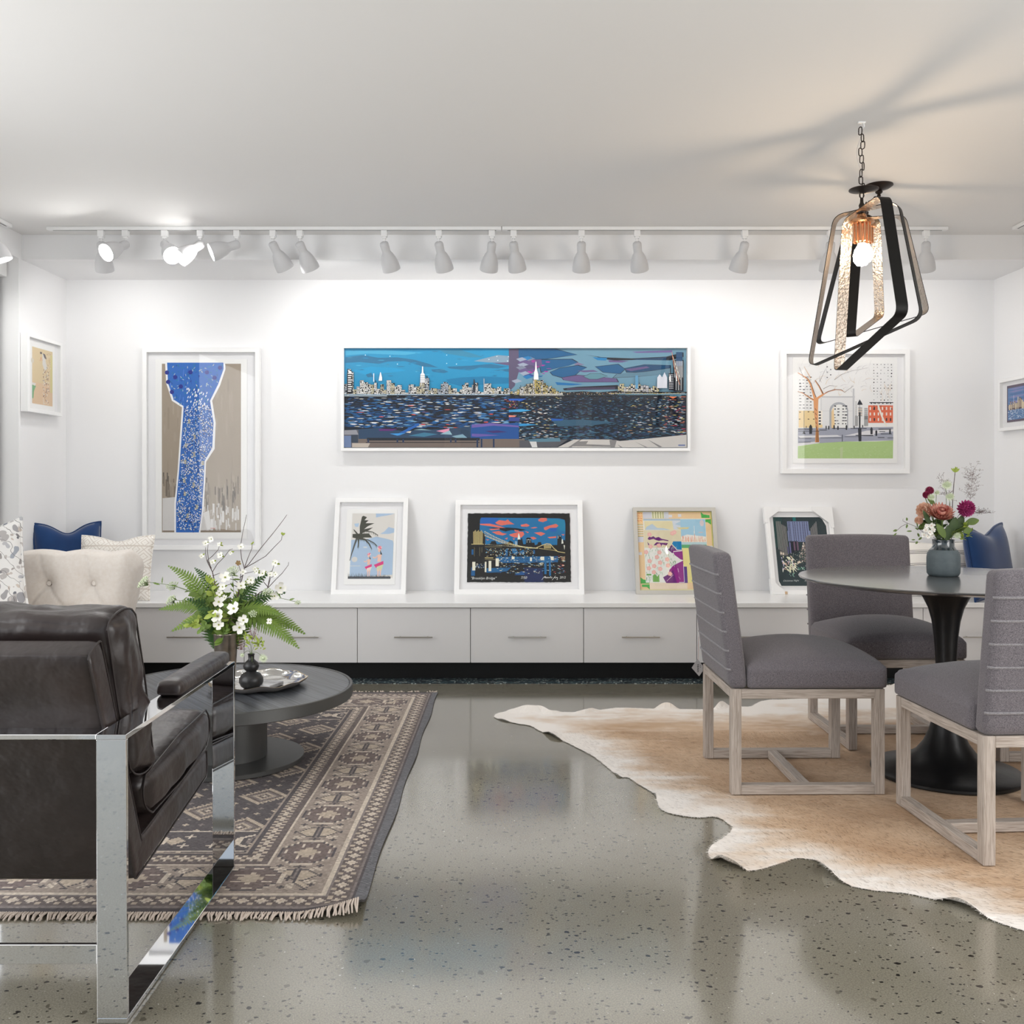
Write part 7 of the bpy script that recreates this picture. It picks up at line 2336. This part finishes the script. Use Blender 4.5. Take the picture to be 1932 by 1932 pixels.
pompon('dahlia_flower', 'round magenta pompon dahlia on the right of the dining table bouquet', q3(920, 640, -.03), .033, P_dahlia, Vector((.1, -1, .3)))
pompon('crimson_flower', 'crimson flower head at the upper left of the dining table bouquet', q3(475, 425, .02), .017, P_crim, Vector((-.3, -.6, .8)))
pompon('crimson_flower', 'smaller crimson flower head just below the upper left one', q3(435, 475, .0), .014, P_crim, Vector((-.4, -.8, .4)))
pompon('peach_flower', 'peach rose behind the protea, left side of the dining table bouquet', q3(415, 665, .01), .030, P_peach, Vector((-.4, -.9, .3)), 4)
pompon('peach_flower', 'small peach bud below the peach rose in the dining table bouquet', q3(345, 785, -.02), .015, P_peach, Vector((-.5, -.8, .1)), 4)
for x, y, r, dy, tail in ((675, 360, .026, .02, 'highest, beside the tall leaf-tipped stem'), (492, 505, .018, -.03, 'in front of the crimson heads'), (715, 500, .022, .0, 'between the protea and the tall stem'), (805, 970, .017, -.06, 'low on the right, just above the vase neck'), (560, 450, .014, .02, 'behind the crimson heads')):
    c = q3(x, y, dy); bm = B(); tube(bm, dstem(c), .001, 5, mi=0)
    for k in range(22):
        g = 2 * PI * k / 22; leaf(bm, c, Vector((math.cos(g), -.5, math.sin(g) * .7 + .2)), Vector((0, -.7, .7)), r * rr(.85, 1.1), r * .17, n=4, mi=1)
    for k in range(26):
        g = k * 2.4; q = math.sqrt(k / 26) * r * .5; p = c + Vector((q * math.cos(g), -.006, q * math.sin(g) * .8 + .004)); ball(bm, p, r * .09, 1)
    plant('starry_flower', 'pale green starry flower, dining bouquet, ' + tail, 'flower', df, G3, [('bloom', bm, [G_stem, P_pale])])
# tall stem with a leaf tuft
c = q3(785, 200, .02); bm = B(); pts = [df, q3(740, 1000, 0), q3(755, 560, .02), q3(770, 350, .02), c]; twig_tube(bm, pts, .0017, .0013)
b2 = B()
for d in ((-.9, .9), (-.45, 1.1), (.15, 1.5), (.6, 1.2), (1, .85), (.2, .6)): leaf(b2, c, Vector((d[0], -.2, d[1])), Vector((0, -1, .1)), rr(.018, .024), .009, mi=0)
plant('tall_leafy_stem', 'tallest stem of the dining table bouquet, bare with a tuft of green leaves on top', 'stem', df, G3, [('stalk', bm, [G_twig]), ('leaf_tuft', b2, [G_yel])])
# airy grasses
for bx, by, tx, ty, spread, lab in ((965, 560, 1010, 170, 1.0, 'airy see-through grass plume at the right of the dining table bouquet'), (720, 560, 640, 300, .8, 'airy grass plume behind the starry flowers'), (1000, 700, 1170, 690, .5, 'airy grass reaching low to the right of the dahlia')):
    bm = B(); base_ = q3(bx, by, .03); tip = q3(tx, ty, .04); tube(bm, dstem(base_), .0009, 4); stem = [base_.lerp(tip, k / 10) for k in range(11)]; tube(bm, stem, .0006, 4)
    for k in range(46 if spread > .9 else 26):
        p = stem[R.randrange(1, 11)]; d = Vector((rr(-1, 1), rr(-.7, .7), rr(-.15, 1))).normalized(); L = rr(.02, .055) * spread
        e = p + d * L; tube(bm, [p, e], .0003, 3, cap=False)
        for j in range(5):
            w_ = p.lerp(e, rr(.4, 1)); g = w_ + Vector((rr(-1, 1), rr(-1, 1), rr(-.3, 1))).normalized() * rr(.004, .012); tube(bm, [w_, g], .00025, 3, cap=False); ball(bm, g, .0012)
    plant('airy_grass', lab, 'grass', df, G3, [('plume', bm, [P_airy])])
# leaves
for x, y, L, w, dx, dz, dy, m, tail in ((1030, 790, .055, .030, 1.0, .25, .0, G_leaf, 'broad leaf pointing right below the dahlia'), (600, 880, .065, .030, -.5, .8, -.07, G_leaf, 'pale broad leaf in front of the vase neck'), (430, 720, .065, .022, -.5, 1.1, -.05, G_deep, 'dark pointed leaf beside the peach rose'),
                                        (780, 800, .06, .034, .3, 1, -.03, G_deep, 'dark leaf right of the protea'), (860, 780, .06, .034, .5, .8, -.02, G_deep, 'dark leaf under the dahlia'), (700, 900, .06, .03, .1, 1, -.05, G_deep, 'dark leaf above the vase neck'), (960, 900, .035, .024, .8, .4, -.04, G_leaf, 'small leaf low on the right'),
                                        (560, 930, .05, .026, -.4, .9, -.02, G_deep, 'dark leaf left of the vase neck'), (470, 800, .045, .02, -.8, .6, .0, G_leaf, 'leaf above the white blossoms'), (900, 850, .05, .03, .7, .5, .02, G_leaf, 'leaf behind the green bells')):
    bm = B(); tip = q3(x, y, dy); d = Vector((dx, -.15, dz)).normalized(); b_p = tip - d * L * .7
    tube(bm, dstem(b_p), .0014, 5, mi=1); leaf(bm, b_p, d, Vector((0, -1, .25)), L, w, .12, 8, 0)
    plant('broad_leaf', tail + ' of the dining table bouquet', 'leaf', df, G3, [('blade', bm, [m, G_stem])])
for q, (x, y, dy, m, tail) in enumerate(((560, 800, .02, G_deep, 'behind the protea'), (650, 960, -.04, G_deep, 'right above the vase neck'), (840, 900, .0, G_leaf, 'below the dahlia'), (430, 800, .02, G_deep, 'left, behind the white blossoms'), (950, 930, .02, G_yel, 'right, among the green bells'), (740, 740, .03, G_deep, 'between protea and dahlia'), (340, 880, .0, G_leaf, 'at the foot of the trailing twig'), (540, 600, .05, G_leaf, 'behind the crimson heads'))):
    bm = B(); tip = q3(x, y, dy); pts = dstem(tip); tube(bm, pts, .0012, 5, mi=1)
    for k in range(9):
        i = R.randrange(max(2, len(pts) - 5), len(pts)); leaf(bm, pts[i], Vector((rr(-1, 1), rr(-1, .3), rr(-.2, 1))), Vector((0, -1, .3)), rr(.028, .045), rr(.012, .02), mi=0)
    plant('foliage_spray', 'leafy spray of the dining bouquet, ' + tail, 'stem', df, G3, [('leaves', bm, [m, G_stem])])
# white blossoms, bells, twig
bm = B(); b2 = B(); c = q3(460, 900, -.06); tube(bm, dstem(c), .0014, 5)
for x, y, r in ((500, 850, .014), (430, 900, .013), (480, 930, .013), (520, 900, .010), (410, 960, .012), (450, 980, .011), (440, 850, .010), (500, 965, .010)): flower4(b2, q3(x, y, -.07 + rr(-.01, .01)), Vector((rr(-.5, .3), -1, rr(-.2, .4))), r, 0, 1, 5, .4)
plant('white_blossom_sprig', 'cluster of small white blossoms at the lower left of the dining table bouquet', 'flower', df, G3, [('stalk', bm, [G_stem]), ('blossoms', b2, [P_white, P_peach])])
for x, y, tail in ((910, 860, 'upper'), (945, 975, 'lower'), (870, 1010, 'lowest, next to the vase neck')):
    bm = B(); c = q3(x, y, -.03); tube(bm, dstem(c), .0012, 5, mi=1)
    for k in range(5): leaf(bm, c + Vector((0, 0, .004)), Vector((math.cos(k * 1.26) * .8 + .3, -.5, math.sin(k * 1.26) * .8)), Vector((0, 0, 1)), .017, .014, -.3, 5, 0)
    plant('green_bell_flower', 'green bell flower at the right of the dining bouquet, ' + tail, 'flower', df, G3, [('bell', bm, [G_yel, G_stem])])
bm = B(); pts = [df, q3(560, 1010, -.02), q3(400, 930, -.03), q3(310, 860, -.03), q3(210, 820, -.03), q3(130, 860, -.03), q3(60, 925, -.03)]; twig_tube(bm, pts, .0012, .0007); twig_tube(bm, [pts[4], q3(150, 790, -.03), q3(155, 765, -.03)], .0008, .0006)
b2 = B()
for x, y, dx, dz in ((205, 830, -.3, -1), (80, 900, -1, -.3), (75, 940, -.6, -.4), (200, 790, -.1, .8), (330, 870, -.2, 1), (330, 940, .2, -.6), (260, 915, -1, 0), (380, 990, -.8, -.6), (300, 1020, -1, 0), (330, 1040, -.4, -.4), (340, 900, -.8, .5)):
    leaf(b2, q3(x, y, -.03), Vector((dx, -.2, dz)), Vector((0, -1, .2)), rr(.012, .022), rr(.005, .009))
plant('trailing_twig', 'thin leafy twig reaching left over the table from the dining bouquet', 'twig', df, G3, [('stalk', bm, [G_twig]), ('twig_leaves', b2, [G_leaf])])
